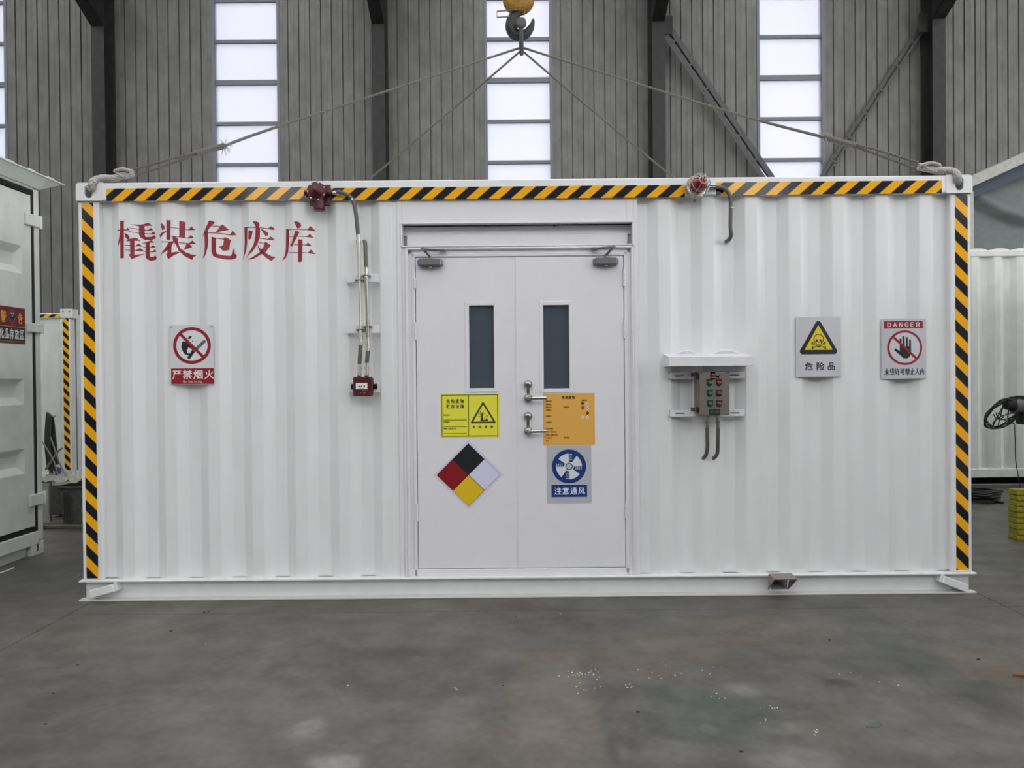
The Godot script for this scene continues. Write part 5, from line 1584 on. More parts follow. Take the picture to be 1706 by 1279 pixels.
	g.box(Vector3(br.position.x, br.position.y, -0.002), Vector3(br.end.x, br.position.y + 0.004, 0.033), 0.001)
	single_at("mounting_plate", g.mesh(), M.white_door, "white mounting plate behind the small maroon junction box", "bracket", Vector3(br.get_center().x, br.get_center().y, 0.0))


# a one-mesh thing whose vertices are given in the scene's coordinates
func single_at(called: String, m: Mesh, material, label: String, category: String, at: Vector3, group := "") -> Node3D:
	var t := thing(called, label, category, at, group)
	part("body", m, material, t)
	return t


func build_beacon():
	var c := spot(1158.5, 313.5, 0.045)
	var t := thing("caged_beacon", "red glass beacon lamp in a round wire cage on the top rail", "lamp", Vector3(c.x, c.y, 0.008))
	var ax := Vector3(0.16, 0.18, 1.0).normalized()
	var x := Vector3(0, 1, 0).cross(ax).normalized()
	var xf := Transform3D(Basis(x, ax, x.cross(ax)), Vector3(c.x - 0.006, c.y - 0.008, 0.025))
	var g := Geo.new()
	g.lathe([Vector2(0.060, 0.0), Vector2(0.068, 0.012), Vector2(0.068, 0.035), Vector2(0.074, 0.038), Vector2(0.074, 0.05), Vector2(0.058, 0.054), Vector2(0.0, 0.054)], xf, 30)
	part("lamp_base", g.mesh(), M.steel, t)
	g = Geo.new()
	g.lathe([Vector2(0.052, 0.054), Vector2(0.052, 0.10), Vector2(0.047, 0.125), Vector2(0.035, 0.142), Vector2(0.016, 0.151), Vector2(0.0, 0.153)], xf, 26, false)
	part("glass_dome", g.mesh(), M.red_glass, t, "red glass dome")
	g = Geo.new()
	g.lathe([Vector2(0, 0.056), Vector2(0.02, 0.056), Vector2(0.026, 0.11), Vector2(0.018, 0.13), Vector2(0, 0.134)], xf, 16, false)
	part("inner_lens", g.mesh(), mat(Color(0.46, 0.02, 0.05), 0.2), t)
	g = Geo.new()
	for k in [[0.074, 0.056], [0.071, 0.09], [0.064, 0.125], [0.026, 0.166]]:
		var ring_ := PackedVector3Array()
		for i in 30: ring_.append(xf * Vector3(cos(TAU * i / 30) * k[0], k[1], sin(TAU * i / 30) * k[0]))
		g.tube(ring_, 0.0024 if k[0] > 0.03 else 0.0032, 8, true)
	for k in 6:
		var a := TAU * k / 6.0
		var d := Vector3(cos(a), 0, sin(a))
		g.tube(curve([xf * (d * 0.074 + Vector3(0, 0.05, 0)), xf * (d * 0.072 + Vector3(0, 0.09, 0)), xf * (d * 0.066 + Vector3(0, 0.125, 0)), xf * (d * 0.05 + Vector3(0, 0.152, 0)), xf * (d * 0.026 + Vector3(0, 0.166, 0))], 4), 0.0023, 7)
	part("wire_cage", g.mesh(), M.steel, t)
	g = Geo.new()
	var h := spot(1176, 312.5, 0.045)
	coupling(g, h, spot(1193, 312, 0.045), 0.013)
	g.rod(xf * Vector3(0.03, 0.02, 0), h, 0.014, 14)
	part("cable_gland", g.mesh(), M.chrome, t)
	g = Geo.new()
	g.rod(Vector3(c.x + 0.004, c.y - 0.07, 0.02), Vector3(c.x + 0.004, c.y - 0.088, 0.02), 0.01, 8)
	part("earth_stud", g.mesh(), M.closer, t)
	# the blank white plate the lamp stands on
	var r := area(1141.5, 303.5, 1192.5, 332, 0.0)
	r.position.y = 2.724; r.size.y = 0.1
	# hose to the wall
	var pts := [spot(1190, 312, 0.045), spot(1203, 312.5, 0.05), spot(1212, 319, 0.055), spot(1217, 331, 0.055), spot(1217.5, 352, 0.055), spot(1217, 376, 0.055), spot(1218, 390, 0.05), spot(1215.5, 398, 0.025), spot(1210, 402, -0.035)]
	t = thing("flexible_conduit", "dark flexible hose from the caged red beacon bending down into the wall", "conduit", pts[-1])
	g = Geo.new()
	g.tube(curve(pts, 8), 0.0135, 14)
	part("hose", g.mesh(), M.flex, t)
	g = Geo.new()
	var q := spot(1217.5, 346, 0.055)
	g.rod(q + Vector3(0, -0.003, 0), q + Vector3(0, 0.003, 0), 0.0155, 16)
	g.box(q + Vector3(0.012, -0.004, -0.004), q + Vector3(0.028, 0.004, 0.006), 0.001)
	part("hose_clip", g.mesh(), M.chrome, t)


func build_control_box():
	# --- white rain hood
	var r := area(1115.5, 594, 1256, 609.5, 0.20)
	var t := thing("rain_hood", "white folded sheet rain hood above the push-button box", "canopy", Vector3(r.get_center().x, r.position.y, 0.0))
	var g := Geo.new()
	var turn := Transform3D(Basis(Vector3(0, 0, 1), Vector3(0, 1, 0), Vector3(-1, 0, 0)), Vector3.ZERO)
	turn = Transform3D(Basis(Vector3(0, 0, -1), Vector3(0, 1, 0), Vector3(1, 0, 0)), Vector3.ZERO)
	var y1 := r.end.y; var y0 := r.position.y
	g.box(Vector3(r.position.x, y0, 0.195), Vector3(r.end.x, y1, 0.199), 0.0015)
	var back := y1 + 0.028
	g.quad(Vector3(r.position.x, y1, 0.199), Vector3(r.end.x, y1, 0.199), Vector3(r.end.x, back, -0.03), Vector3(r.position.x, back, -0.03))
	g.quad(Vector3(r.end.x, y1 - 0.003, 0.196), Vector3(r.position.x, y1 - 0.003, 0.196), Vector3(r.position.x, back - 0.003, -0.03), Vector3(r.end.x, back - 0.003, -0.03))
	for s in 2:
		var ex: float = r.position.x if s == 0 else r.end.x
		var p := PackedVector2Array([Vector2(-0.199, y0), Vector2(-0.199, y1), Vector2(0.03, back), Vector2(0.03, y0)])
		g.prism(p, ex - 0.0015, ex + 0.0015, turn)
	part("hood_sheet", g.mesh(), M.white_door, t)
	g = Geo.new()                                       # sealant humps where the hood meets the corrugation
	for k in [[1143.0, 15.0], [1209.0, 20.0]]:
		var pts := PackedVector3Array()
		for i in 13:
			var a := PI * i / 12.0
			pts.append(Vector3(spot(k[0], 588, 0).x + cos(a) * k[1] / 244.0, back - 0.012 + sin(a) * 0.03, 0.006))
		g.tube(pts, 0.007, 8)
	part("sealant_bead", g.mesh(), M.white_door, t)
	# --- two slotted strips
	for k in 2:
		var s := area(1116.5, 620, 1240.5, 630.5, 0.03) if k == 0 else area(1116.5, 682.5, 1240.5, 693.5, 0.03)
		var o := thing("slotted_strip", ["white slotted mounting strip behind the button box, upper of two", "white slotted mounting strip behind the button box, lower of two"][k], "bracket", Vector3(s.get_center().x, s.get_center().y, 0.0), "slotted strips of the button box")
		g = Geo.new()
		# the strip is cut through by two long slots
		var slots := [[1125.0, 1140.0], [1217.0, 1231.0]]
		var x := s.position.x
		var m := s.get_center().y
		for q in slots:
			var a := spot(q[0], 650, 0.03).x; var b := spot(q[1], 650, 0.03).x
			g.box(Vector3(x, s.position.y, 0.027), Vector3(a, s.end.y, 0.031), 0.001)
			g.box(Vector3(a, s.position.y, 0.027), Vector3(b, m - 0.004, 0.031))
			g.box(Vector3(a, m + 0.004, 0.027), Vector3(b, s.end.y, 0.031))
			x = b
		g.box(Vector3(x, s.position.y, 0.027), Vector3(s.end.x, s.end.y, 0.031), 0.001)
		g.box(Vector3(s.position.x, s.position.y, -0.002), Vector3(s.end.x, s.position.y + 0.004, 0.029))
		g.box(Vector3(s.position.x, s.end.y - 0.004, -0.002), Vector3(s.end.x, s.end.y, 0.029))
		g.box(Vector3(s.position.x, s.position.y, 0.0005), Vector3(s.end.x, s.end.y, 0.003))
		g.box(Vector3(s.position.x, s.position.y, 0.0), Vector3(s.position.x + 0.004, s.end.y, 0.029))
		g.box(Vector3(s.end.x - 0.004, s.position.y, 0.0), Vector3(s.end.x, s.end.y, 0.029))
		part("strip", g.mesh(), M.white_door, o)
	# --- the stainless box
	var f := area(1165.5, 618.5, 1215.5, 692, 0.165)
	t = thing("control_box", "brushed steel control box with three green and three red buttons under the hood", "control box", Vector3(f.get_center().x, f.position.y, 0.03))
	g = Geo.new()
	g.box(Vector3(f.position.x - 0.004, f.position.y + 0.004, 0.031), Vector3(f.end.x - 0.004, f.end.y - 0.002, 0.135), 0.004)
	part("body", g.mesh(), M.brushed, t)
	g = Geo.new()
	slab(g, f, 0.137, 0.165, 0.005)
	var door := part("door", g.mesh(), M.brushed, t)
	for v in [627.0, 682.5]:
		g = Geo.new()
		var p := spot(1161.5, v, 0.13)
		g.box(Vector3(f.position.x - 0.012, p.y - 0.018, 0.105), Vector3(f.position.x + 0.002, p.y + 0.018, 0.150), 0.003)
		part("hinge", g.mesh(), M.dark, t)
		g = Geo.new()
		var q := spot(1154.5, v - 3 + (2.0 if v > 650 else 0.0), 0.03)
		g.box(Vector3(q.x - 0.016, q.y - 0.012, 0.031), Vector3(f.position.x, q.y + 0.012, 0.037), 0.002)
		g.rod(Vector3(q.x, q.y, 0.036), Vector3(q.x, q.y, 0.048), 0.009, 6)
		part("fixing_ear", g.mesh(), M.closer, t)
	for k in 3:
		for s in 2:
			var p := spot(1182.2 + s * 15.2 + k * 0.4, 638 + k * 17.4, 0.166)
			g = Geo.new()
			g.lathe([Vector2(0, 0.010), Vector2(0.012, 0.010), Vector2(0.0185, 0.006), Vector2(0.020, 0.0)], Transform3D(Basis(Vector3(1, 0, 0), PI / 2), p), 22)
			g.box(p + Vector3(-0.019, 0.012, 0), p + Vector3(0.019, 0.026, 0.007), 0.001)
			var b := part("push_button", g.mesh(), M.key_rim, door, ["push button with a green cap", "push button with a red cap"][s])
	# caps belong to the box, so they stay at its second level
	for k in 3:
		for s in 2:
			var p := spot(1182.2 + s * 15.2 + k * 0.4, 638 + k * 17.4, 0.166)
			g = Geo.new()
			g.lathe([Vector2(0, 0.020), Vector2(0.009, 0.019), Vector2(0.0115, 0.016), Vector2(0.0115, 0.008)], Transform3D(Basis(Vector3(1, 0, 0), PI / 2), p), 20, false)
			part("button_cap", g.mesh(), M.green_key if s == 0 else M.red_key, door)
	g = Geo.new()
	slab(g, area(1181, 681.5, 1200, 691, 0.167), 0.165, 0.1672, 0.001)
	part("rating_plate", g.mesh(), M.key_rim, door)
	g = Geo.new()
	for k in [[1184, 684.5, 1190, 687], [1192, 684, 1198, 688]]: slab(g, area(k[0], k[1], k[2], k[3], 0.1675), 0.1672, 0.1676)
	part("plate_print", g.mesh(), mat(Color(0.16, 0.36, 0.27), 0.5), door)
	g = Geo.new()                                       # the letters E and x, raised and painted red
	var eo := spot(1183.2, 619.6, 0.1662)
	for w in 2:
		for st in PEN["Ex"[w]]:
			for i in range(0, st.size() - 2, 2):
				var sc := 0.0047 if w == 0 else 0.0040
				var off := Vector3(w * 0.034, -0.008 * w, 0)
				var a := eo + off + Vector3(st[i] * sc, -st[i + 1] * sc * 1.05, 0)
				var b := eo + off + Vector3(st[i + 2] * sc, -st[i + 3] * sc * 1.05, 0)
				var d := (b - a).normalized()
				var nn := d.cross(Vector3(0, 0, 1)) * 0.0042
				g.quad(a - d * 0.003 + nn, a - d * 0.003 - nn, b + d * 0.003 - nn, b + d * 0.003 + nn)
				g.quad(a - d * 0.003 - nn, a - d * 0.003 + nn, b + d * 0.003 + nn, b + d * 0.003 - nn)
	part("lettering", g.mesh(), M.red_paint, door, "red letters E x")
	for k in 4:
		g = Geo.new()
		screw_head(g, Vector3(f.position.x + 0.010 + (k % 2) * (f.size.x - 0.020), f.position.y + 0.010 + (k / 2) * (f.size.y - 0.020), 0.165), 0.005, 0.005)
		part("door_screw", g.mesh(), M.chrome, door)
	# --- two hoses below
	for k in 2:
		var u := 1177.5 + k * 18.0
		var a := spot(u, 692, 0.09); var b := spot(u + 0.5, 712, 0.09)
		var pts := [b, spot(u + 0.8, 728, 0.088), spot(u + 1.0, 744, 0.075), spot(u - 0.5, 755, 0.05), spot(u - 5.0, 762.5, -0.0)] if k == 0 else [b, spot(u + 0.5, 728, 0.088), spot(u + 0.3, 744, 0.075), spot(u - 0.8, 756, 0.05), spot(u - 6.5, 763, -0.0)]
		pts.append(pts[-1] + Vector3(-0.01, -0.005, -0.04))
		t = thing("flexible_conduit", ["left of two short hoses curving from the button box into the wall", "right of two short hoses curving from the button box into the wall"][k], "conduit", pts[-1], "hoses under the button box")
		g = Geo.new()
		g.tube(curve(pts, 7), 0.0125, 14)
		part("hose", g.mesh(), M.flex, t)
		g = Geo.new()
		coupling(g, b, a + Vector3(0, 0.004, 0), 0.0125)
		part("end_fitting", g.mesh(), M.chrome, t)


# ---------------------------------------------------------------- hook and slings
# strands wound round a line of points
func strands(g: Geo, pts: PackedVector3Array, r: float, count := 5, lay := 0.11):
	var total := 0.0
	var len_ := PackedFloat32Array([0.0])
	for i in pts.size() - 1:
		total += pts[i].distance_to(pts[i + 1]); len_.append(total)
	for s in count:
		var out := PackedVector3Array()
		for i in pts.size():
			var t := (pts[mini(i + 1, pts.size() - 1)] - pts[maxi(i - 1, 0)]).normalized()
			var x := t.cross(Vector3.UP if absf(t.y) < 0.95 else Vector3.RIGHT).normalized()
			var y := t.cross(x)
			var a: float = TAU * (len_[i] / lay + float(s) / count)
			out.append(pts[i] + (x * cos(a) + y * sin(a)) * r * 0.55)
		g.tube(out, r * 0.52, 6)


func dense(a: Vector3, b: Vector3, sag: float, step := 0.018) -> PackedVector3Array:
	var n := int(a.distance_to(b) / step)
	var out := PackedVector3Array()
	for i in n + 1:
		var t := float(i) / n
		out.append(a.lerp(b, t) + Vector3(0, -sag * 4.0 * t * (1.0 - t), 0))
	return out


func build_lifting_gear():
	var zh := -1.45
	# --- bottom block with its hook
	var top := spot(864, -6, zh)
	var t := thing("crane_hook", "dark crane hook under a round yellow-brown bottom block, above the container", "hook", spot(868, 62, zh))
	var g := Geo.new()
	var ax := Basis(Vector3(1, 0, 0), PI / 2)
	g.lathe([Vector2(0, 0.09), Vector2(0.06, 0.09), Vector2(0.115, 0.075), Vector2(0.137, 0.05), Vector2(0.137, -0.05), Vector2(0.115, -0.075), Vector2(0.06, -0.09), Vector2(0, -0.09)], Transform3D(ax, spot(864, -4, zh)), 32)
	part("sheave_cover", g.mesh(), M.block, t)
	g = Geo.new()
	var c := spot(864, -4, zh)
	g.box(c + Vector3(-0.05, -0.118, -0.05), c + Vector3(0.05, 0.0, 0.05), 0.012)
	g.box(c + Vector3(-0.07, 0.0, -0.1), c + Vector3(0.07, 0.5, -0.092))
	g.box(c + Vector3(-0.07, 0.0, 0.092), c + Vector3(0.07, 0.5, 0.1))
	part("block_frame", g.mesh(), M.block, t)
	g = Geo.new()
	for s in [-1.0, 1.0]: g.rod(c + Vector3(s * 0.11, 0.05, 0), c + Vector3(s * 0.11, 7.2, 0), 0.008, 8)
	part("hoist_rope", g.mesh(), M.rope, t)
	# hook body: a thick bar bent to a J, tapering to the tip
	var hp := [[866, 18, .030], [860, 24, .038], [853.5, 33, .050], [852, 45, .053], [855, 54, .050], [862, 59, .046], [870, 59, .044], [878, 55, .038], [884, 47, .030], [887, 40, .020], [888.5, 32, .010]]
	var pts := []
	for k in hp: pts.append(spot(k[0], k[1], zh))
	var line := curve(pts, 6)
	var rad := PackedFloat32Array()
	for i in line.size():
		var f := float(i) / 6.0
		var k := mini(int(f), hp.size() - 2)
		rad.append(lerpf(hp[k][2], hp[k + 1][2], f - k))
	g = Geo.new()
	g.tube(line, rad, 16)
	g.rod(spot(866, 10, zh), spot(866, 24, zh), 0.024, 14)
	part("hook_body", g.mesh(), M.hook, t)
	g = Geo.new()                                              # bent wire latch and its loop
	g.tube(PackedVector3Array([spot(864, 16, zh + 0.05), spot(828, 19, zh + 0.05), spot(828, 29, zh + 0.05), spot(850, 27.5, zh + 0.05)]), 0.0065, 8)
	g.tube(PackedVector3Array([spot(875, 16, zh + 0.05), spot(872, 34, zh + 0.05)]), 0.003, 8)
	part("latch_wire", g.mesh(), M.closer, t)

	# --- the shackle that hangs in the hook and gathers the slings
	t = thing("lifting_shackle", "grey steel shackle hanging in the crane hook and gathering the wire slings", "shackle", spot(868.5, 92, zh))
	g = Geo.new()
	var p0 := spot(868, 46, zh)
	g.tube(curve([p0 + Vector3(0, 0.0, -0.075), p0 + Vector3(0.0, -0.08, -0.072), p0 + Vector3(0.002, -0.16, -0.05), p0 + Vector3(0.003, -0.225, 0), p0 + Vector3(0.002, -0.16, 0.05), p0 + Vector3(0.0, -0.08, 0.072), p0 + Vector3(0, 0.0, 0.075)], 6), 0.0185, 14)
	part("bow", g.mesh(), M.link, t)
	g = Geo.new()
	g.lathe([Vector2(0, 0.03), Vector2(0.034, 0.026), Vector2(0.045, 0.016), Vector2(0.045, -0.012), Vector2(0.038, -0.02), Vector2(0, -0.02)], Transform3D(ax, p0 + Vector3(0, 0, 0.085)), 22)
	g.rod(p0 + Vector3(0, 0, -0.10), p0 + Vector3(0, 0, 0.07), 0.02, 12)
	part("pin", g.mesh(), M.link, t)

	# --- four slings
	var hang := p0 + Vector3(0.003, -0.2, 0)
	# front left: hook, splice, doubled eye, white-worn loop through the casting
	sling(hang + Vector3(-0.015, 0.02, 0.012), [spot(481, 205, -0.62), spot(374, 243, -0.30), spot(358, 247, -0.27), spot(300, 264, -0.12), spot(226, 287, -0.03)], [spot(222, 288, -0.02), spot(207, 291, -0.01), spot(190, 297, 0.0), spot(174, 297, 0.005), spot(162, 299, 0.02), spot(154, 304, 0.045), spot(153, 312, 0.045), spot(154, 316.5, 0.0), spot(154, 313, -0.06)], "wire rope sling from the hook to the left front corner, with a frayed splice", 360)
	sling(hang + Vector3(0.015, 0.02, 0.012), [spot(1200, 182, -0.7), spot(1374, 229, -0.33), spot(1400, 236, -0.28), spot(1450, 250, -0.16), spot(1528, 276, -0.03)], [spot(1530, 277, -0.02), spot(1548, 281, -0.005), spot(1566, 284, 0.0), spot(1579, 284, 0.006), spot(1589, 286.5, 0.02), spot(1595, 292, 0.045), spot(1595.5, 299, 0.045), spot(1595, 303.5, 0.0), spot(1595, 300, -0.06)], "wire rope sling from the hook to the right front corner, with a knotted end", 1376)
	for s in [-1.0, 1.0]:
		var e := Vector3(s * 2.5, 2.81, -2.75)
		t = thing("wire_sling", ["thin rear wire sling running down behind the container to the left", "thin rear wire sling running down behind the container to the right"][0 if s < 0 else 1], "sling", e, "wire rope slings")
		g = Geo.new()
		strands(g, dense(hang + Vector3(s * 0.012, 0.0, -0.012), e, 0.02), 0.0095, 4, 0.08)
		part("wire_rope", g.mesh(), M.rope, t)
		g = Geo.new()
		var loop := PackedVector3Array()
		for i in 16: loop.append(e + Vector3(cos(TAU * i / 16) * 0.04, 0.005 + sin(TAU * i / 16) * 0.03, 0))
		g.tube(loop, 0.012, 8, true)
		part("eye", g.mesh(), M.rope_eye, t)


func sling(from: Vector3, way: Array, eye: Array, label: String, _fray: float):
	var t := thing("wire_sling", label, "sling", eye[-1], "wire rope slings")
	var g := Geo.new()
	var run := PackedVector3Array()
	var nodes := [from] + way.slice(0, 2)
	for q in curve(nodes, 60): run.append(q)
	strands(g, run, 0.0105, 5, 0.09)
	part("wire_rope", g.mesh(), M.rope, t)
	# the splice: thicker, rougher, with broken wires at its end
	g = Geo.new()
	strands(g, curve([way[1], way[2], way[3].lerp(way[2], 0.45)], 14), 0.021, 6, 0.12)
	part("splice", g.mesh(), M.rope, t)
	g = Geo.new()
	for i in 22:
		var d := Vector3(rng.randf_range(-0.6, 1.0) * signf(from.x - way[1].x + 0.0001), rng.randf_range(-1.2, 0.6), rng.randf_range(-0.5, 0.5)).normalized() * rng.randf_range(0.03, 0.075)
		g.tube(PackedVector3Array([way[1], way[1] + d * 0.5 + Vector3(0, 0.004, 0), way[1] + d]), 0.0022, 4)
	part("frayed_wires", g.mesh(), M.rope_eye, t)
	# the doubled part, two ropes side by side
	for s in [-1.0, 1.0]:
		g = Geo.new()
		var o := Vector3(0, s * 0.011, s * 0.008)
		strands(g, curve([way[2], way[3] + o, way[4] + o * 1.6], 30), 0.009, 4, 0.08)
		part("eye_leg", g.mesh(), M.rope, t)
	# the thick worn loop through the casting
	g = Geo.new()
	strands(g, curve(eye, 7), 0.025, 6, 0.15)
	part("corner_loop", g.mesh(), M.rope_eye, t)
	g = Geo.new()
	var m: Vector3 = eye[1]
	strands(g, curve([m + Vector3(-0.05, 0.012, 0.02), m + Vector3(0, 0.03, 0.025), m + Vector3(0.06, 0.012, 0.02), m + Vector3(0.02, -0.022, 0.02)], 5, true), 0.015, 4, 0.07)
	part("thimble", g.mesh(), M.rope_eye, t)


# ---------------------------------------------------------------- things at the left edge
# a pressed door sheet: flat with shallow trough panels, built in the plane x = X facing +x
func pressed(g: Geo, x: float, z0: float, z1: float, y0: float, y1: float, troughs: Array):
	# troughs: [y low, y high] running from near z1 to z_end
	var ze := z0 + 0.11
	var y := y0
	for k in troughs:
		g.quad(Vector3(x, y, z1), Vector3(x, y, z0), Vector3(x, k[0], z0), Vector3(x, k[0], z1))
		var d := 0.045; var s: float = (k[1] - k[0]) * 0.28
		var a := k[0] as float; var b := k[1] as float
		# sloped bottom, back and top of the trough, and its sloped end
		g.quad(Vector3(x, a, z1), Vector3(x, a, ze), Vector3(x - d, a + s, ze + 0.05), Vector3(x - d, a + s, z1))
		g.quad(Vector3(x - d, a + s, z1), Vector3(x - d, a + s, ze + 0.05), Vector3(x - d, b - s, ze + 0.05), Vector3(x - d, b - s, z1))
		g.quad(Vector3(x - d, b - s, z1), Vector3(x - d, b - s, ze + 0.05), Vector3(x, b, ze), Vector3(x, b, z1))
		g.quad(Vector3(x - d, a + s, ze + 0.05), Vector3(x, a, ze), Vector3(x, b, ze), Vector3(x - d, b - s, ze + 0.05))
		g.quad(Vector3(x, a, ze), Vector3(x, a, z0), Vector3(x, b, z0), Vector3(x, b, ze))
		y = b
	g.quad(Vector3(x, y, z1), Vector3(x, y, z0), Vector3(x, y1, z0), Vector3(x, y1, z1))


func build_left_side():
	var X := -4.203
	# --- neighbouring container, its door end facing right
	var t := thing("neighbour_container", "tall white container at the left edge with a red warning plate on its door", "container", Vector3(X - 3.0, 0, -0.2))
	var g := Geo.new()
	g.box(Vector3(X - 6.0, 0.10, -1.475), Vector3(X - 0.06, 3.12, 1.1))
	part("box_body", g.mesh(), M.white_old, t)
	g = Geo.new()
	g.box(Vector3(X - 0.12, 0.115, -1.478), Vector3(X + 0.004, 3.16, -1.409), 0.012)
	part("door_post", g.mesh(), M.white_old, t)
	g = Geo.new()
	g.box(Vector3(X - 0.12, 0.0, 1.03), Vector3(X + 0.004, 3.16, 1.10), 0.012)
	part("door_post", g.mesh(), M.white_old, t)
	g = Geo.new()
	g.box(Vector3(X - 0.12, 3.14, -1.405), Vector3(X + 0.004, 3.24, 1.1), 0.006)
	part("door_header", g.mesh(), M.white_old, t)
	g = Geo.new()
	g.box(Vector3(X - 0.12, 0.09, -1.405), Vector3(X + 0.004, 0.205, 1.1), 0.006)
	g.box(Vector3(X - 0.12, 0.0, -1.3), Vector3(X - 0.035, 0.09, 1.0), 0.004)
	part("door_sill", g.mesh(), M.white_old, t)
	g = Geo.new()                                              # hollow corner foot with a slot in its face
	var fz0 := -1.478; var fz1 := -1.31; var sz0 := -1.422; var sz1 := -1.388
	g.box(Vector3(X - 0.014, 0.0, fz0), Vector3(X + 0.002, 0.115, sz0), 0.004)
	g.box(Vector3(X - 0.014, 0.0, sz1), Vector3(X + 0.002, 0.115, fz1), 0.004)
	g.box(Vector3(X - 0.014, 0.0, sz0 - 0.004), Vector3(X + 0.002, 0.025, sz1 + 0.004))
	g.box(Vector3(X - 0.014, 0.098, sz0 - 0.004), Vector3(X + 0.002, 0.115, sz1 + 0.004))
	g.box(Vector3(X - 0.16, 0.0, fz0), Vector3(X - 0.15, 0.115, fz1))
	g.box(Vector3(X - 0.16, 0.105, fz0), Vector3(X - 0.01, 0.115, fz1))
	g.box(Vector3(X - 0.16, 0.0, fz0), Vector3(X - 0.01, 0.115, fz0 + 0.01))
	g.box(Vector3(X - 0.16, 0.0, fz1 - 0.01), Vector3(X - 0.01, 0.115, fz1))
	part("corner_foot", g.mesh(), M.white_old, t)
	g = Geo.new()                                              # rubber gasket all round
	g.box(Vector3(X - 0.05, 0.205, -1.408), Vector3(X - 0.001, 3.14, -1.366), 0.004)
	g.box(Vector3(X - 0.05, 0.205, -1.372), Vector3(X - 0.008, 0.245, 1.03), 0.004)
	g.box(Vector3(X - 0.05, 3.095, -1.372), Vector3(X - 0.008, 3.14, 1.03), 0.004)
	part("door_gasket", g.mesh(), M.rubber, t)
	g = Geo.new()                                              # door skin with three pressed troughs
	pressed(g, X - 0.004, -1.352, 1.0, 0.255, 3.085, [[0.72, 0.93], [1.30, 1.52], [2.40, 2.635]])
	g.box(Vector3(X - 0.05, 0.247, -1.366), Vector3(X - 0.002, 3.093, -1.352), 0.002)
	var leaf := part("door_leaf", g.mesh(), M.white_old, t)
	for k in [[2.925, 2.825], [1.992, 1.915], [0.53, 0.43]]:
		g = Geo.new()
		g.box(Vector3(X - 0.006, k[1], -1.50), Vector3(X + 0.022, k[0], -1.28), 0.006)
		g.rod(Vector3(X + 0.012, k[1] - 0.006, -1.478), Vector3(X + 0.012, k[0] + 0.006, -1.478), 0.017, 12)
		part("strap_hinge", g.mesh(), M.white_old, leaf)
	g = Geo.new()                                              # roof sheet with a drip edge
	var rp := PackedVector2Array([Vector2(-6.1, 3.30), Vector2(0.10, 3.265), Vector2(0.10, 3.255), Vector2(-6.1, 3.285)])
	g.prism(rp, -1.70, 1.3, Transform3D(Basis(), Vector3(X, 0, 0)))
	var fin := PackedVector2Array([Vector2(0, 3.16), Vector2(0.02, 3.16), Vector2(0.09, 3.26), Vector2(0, 3.26)])
	var f0 := Vector3(X - 0.1, 3.16, -1.47); var f1 := Vector3(X + 0.004, 3.16, -1.47); var f2 := Vector3(X + 0.09, 3.258, -1.47); var tip := Vector3(X + 0.085, 3.26, -1.70); var tip2 := Vector3(X - 0.1, 3.262, -1.70)
	g.tri(f1, tip, f2)
	g.quad(f0, tip2, tip, f1)
	g.prism(fin, -1.47, 1.1, Transform3D(Basis(), Vector3(X, 0, 0)))
	for i in 11:
		var z := -1.55 + i * 0.24 + (i % 3) * 0.03
		g.box(Vector3(X + 0.06, 3.262, z), Vector3(X + 0.10, 3.275, z + 0.09), 0.004)
	part("roof_sheet", g.mesh(), M.white_old, t)
	# --- its warning plate
	var c := Canvas.new(960, 576, Color(0.42, 0.05, 0.09), 8.0)        # 120 x 72 units
	var gold := Color(0.86, 0.64, 0.14)
	c.glyph(PEN["警"], 26, 8, 22, 23, 2.4, gold)
	c.glyph(PEN["告"], 92, 10, 19, 22, 2.6, gold)
	c.poly([Vector2(70, 4), Vector2(86, 18), Vector2(70, 35), Vector2(54, 18)], Color(0.55, 0.45, 0.42))
	c.poly([Vector2(70, 5.5), Vector2(84.5, 18), Vector2(70, 33), Vector2(55.5, 18)], Color(0.36, 0.05, 0.08))
	c.poly([Vector2(70, 6), Vector2(84, 18), Vector2(78, 24), Vector2(62, 24), Vector2(56, 18)], Color(0.07, 0.07, 0.06))
	c.disc(66.5, 13, 2.0, Color(0.8, 0.78, 0.7)); c.disc(73.5, 13, 2.0, Color(0.8, 0.78, 0.7)); c.disc(70, 18, 2.2, Color(0.75, 0.74, 0.66))
	c.rect(0, 39, 120, 28, Color(0.07, 0.07, 0.075))
	c.rect(0, 38.2, 120, 1.0, gold)
	c.rect(0, 67, 120, 5, Color(0.34, 0.17, 0.07)); c.rect(0, 67.2, 120, 1.2, Color(0.66, 0.45, 0.16))
	var xx := 2.0
	for ch in "危化品存放区":
		c.glyph(PEN[ch], xx, 42.5, 17.2, 21.5, 2.4, Color(0.86, 0.86, 0.86)); xx += 19.2
	var st := SurfaceTool.new()
	st.begin(Mesh.PRIMITIVE_TRIANGLES)
	var L := 0.40; var H := 0.30
	var q := [[Vector3(0, -H / 2, L / 2), Vector2(0, 1)], [Vector3(0, -H / 2, -L / 2), Vector2(1, 1)], [Vector3(0, H / 2, -L / 2), Vector2(1, 0)], [Vector3(0, H / 2, L / 2), Vector2(0, 0)]]
	for j in [0, 2, 1, 0, 3, 2]:
		st.set_uv(q[j][1]); st.add_vertex(q[j][0])
	st.generate_normals()
	var pm := mat(Color.WHITE, 0.4)
	pm.albedo_texture = c.texture()
	st.set_material(pm)
	var mesh := st.commit()
	g = Geo.new()
	g.box(Vector3(-0.003, -H / 2, -L / 2), Vector3(-0.0003, H / 2, L / 2))
	g.st.generate_normals()
	g.st.set_material(mat(Color(0.4, 0.05, 0.08), 0.5))
	mesh = g.st.commit(mesh)
	single("warning_plate", mesh, null, "dark red and black warning plate with yellow characters on the left container door", "sign", Vector3(X - 0.0005, 1.96, -1.268 + L / 2))

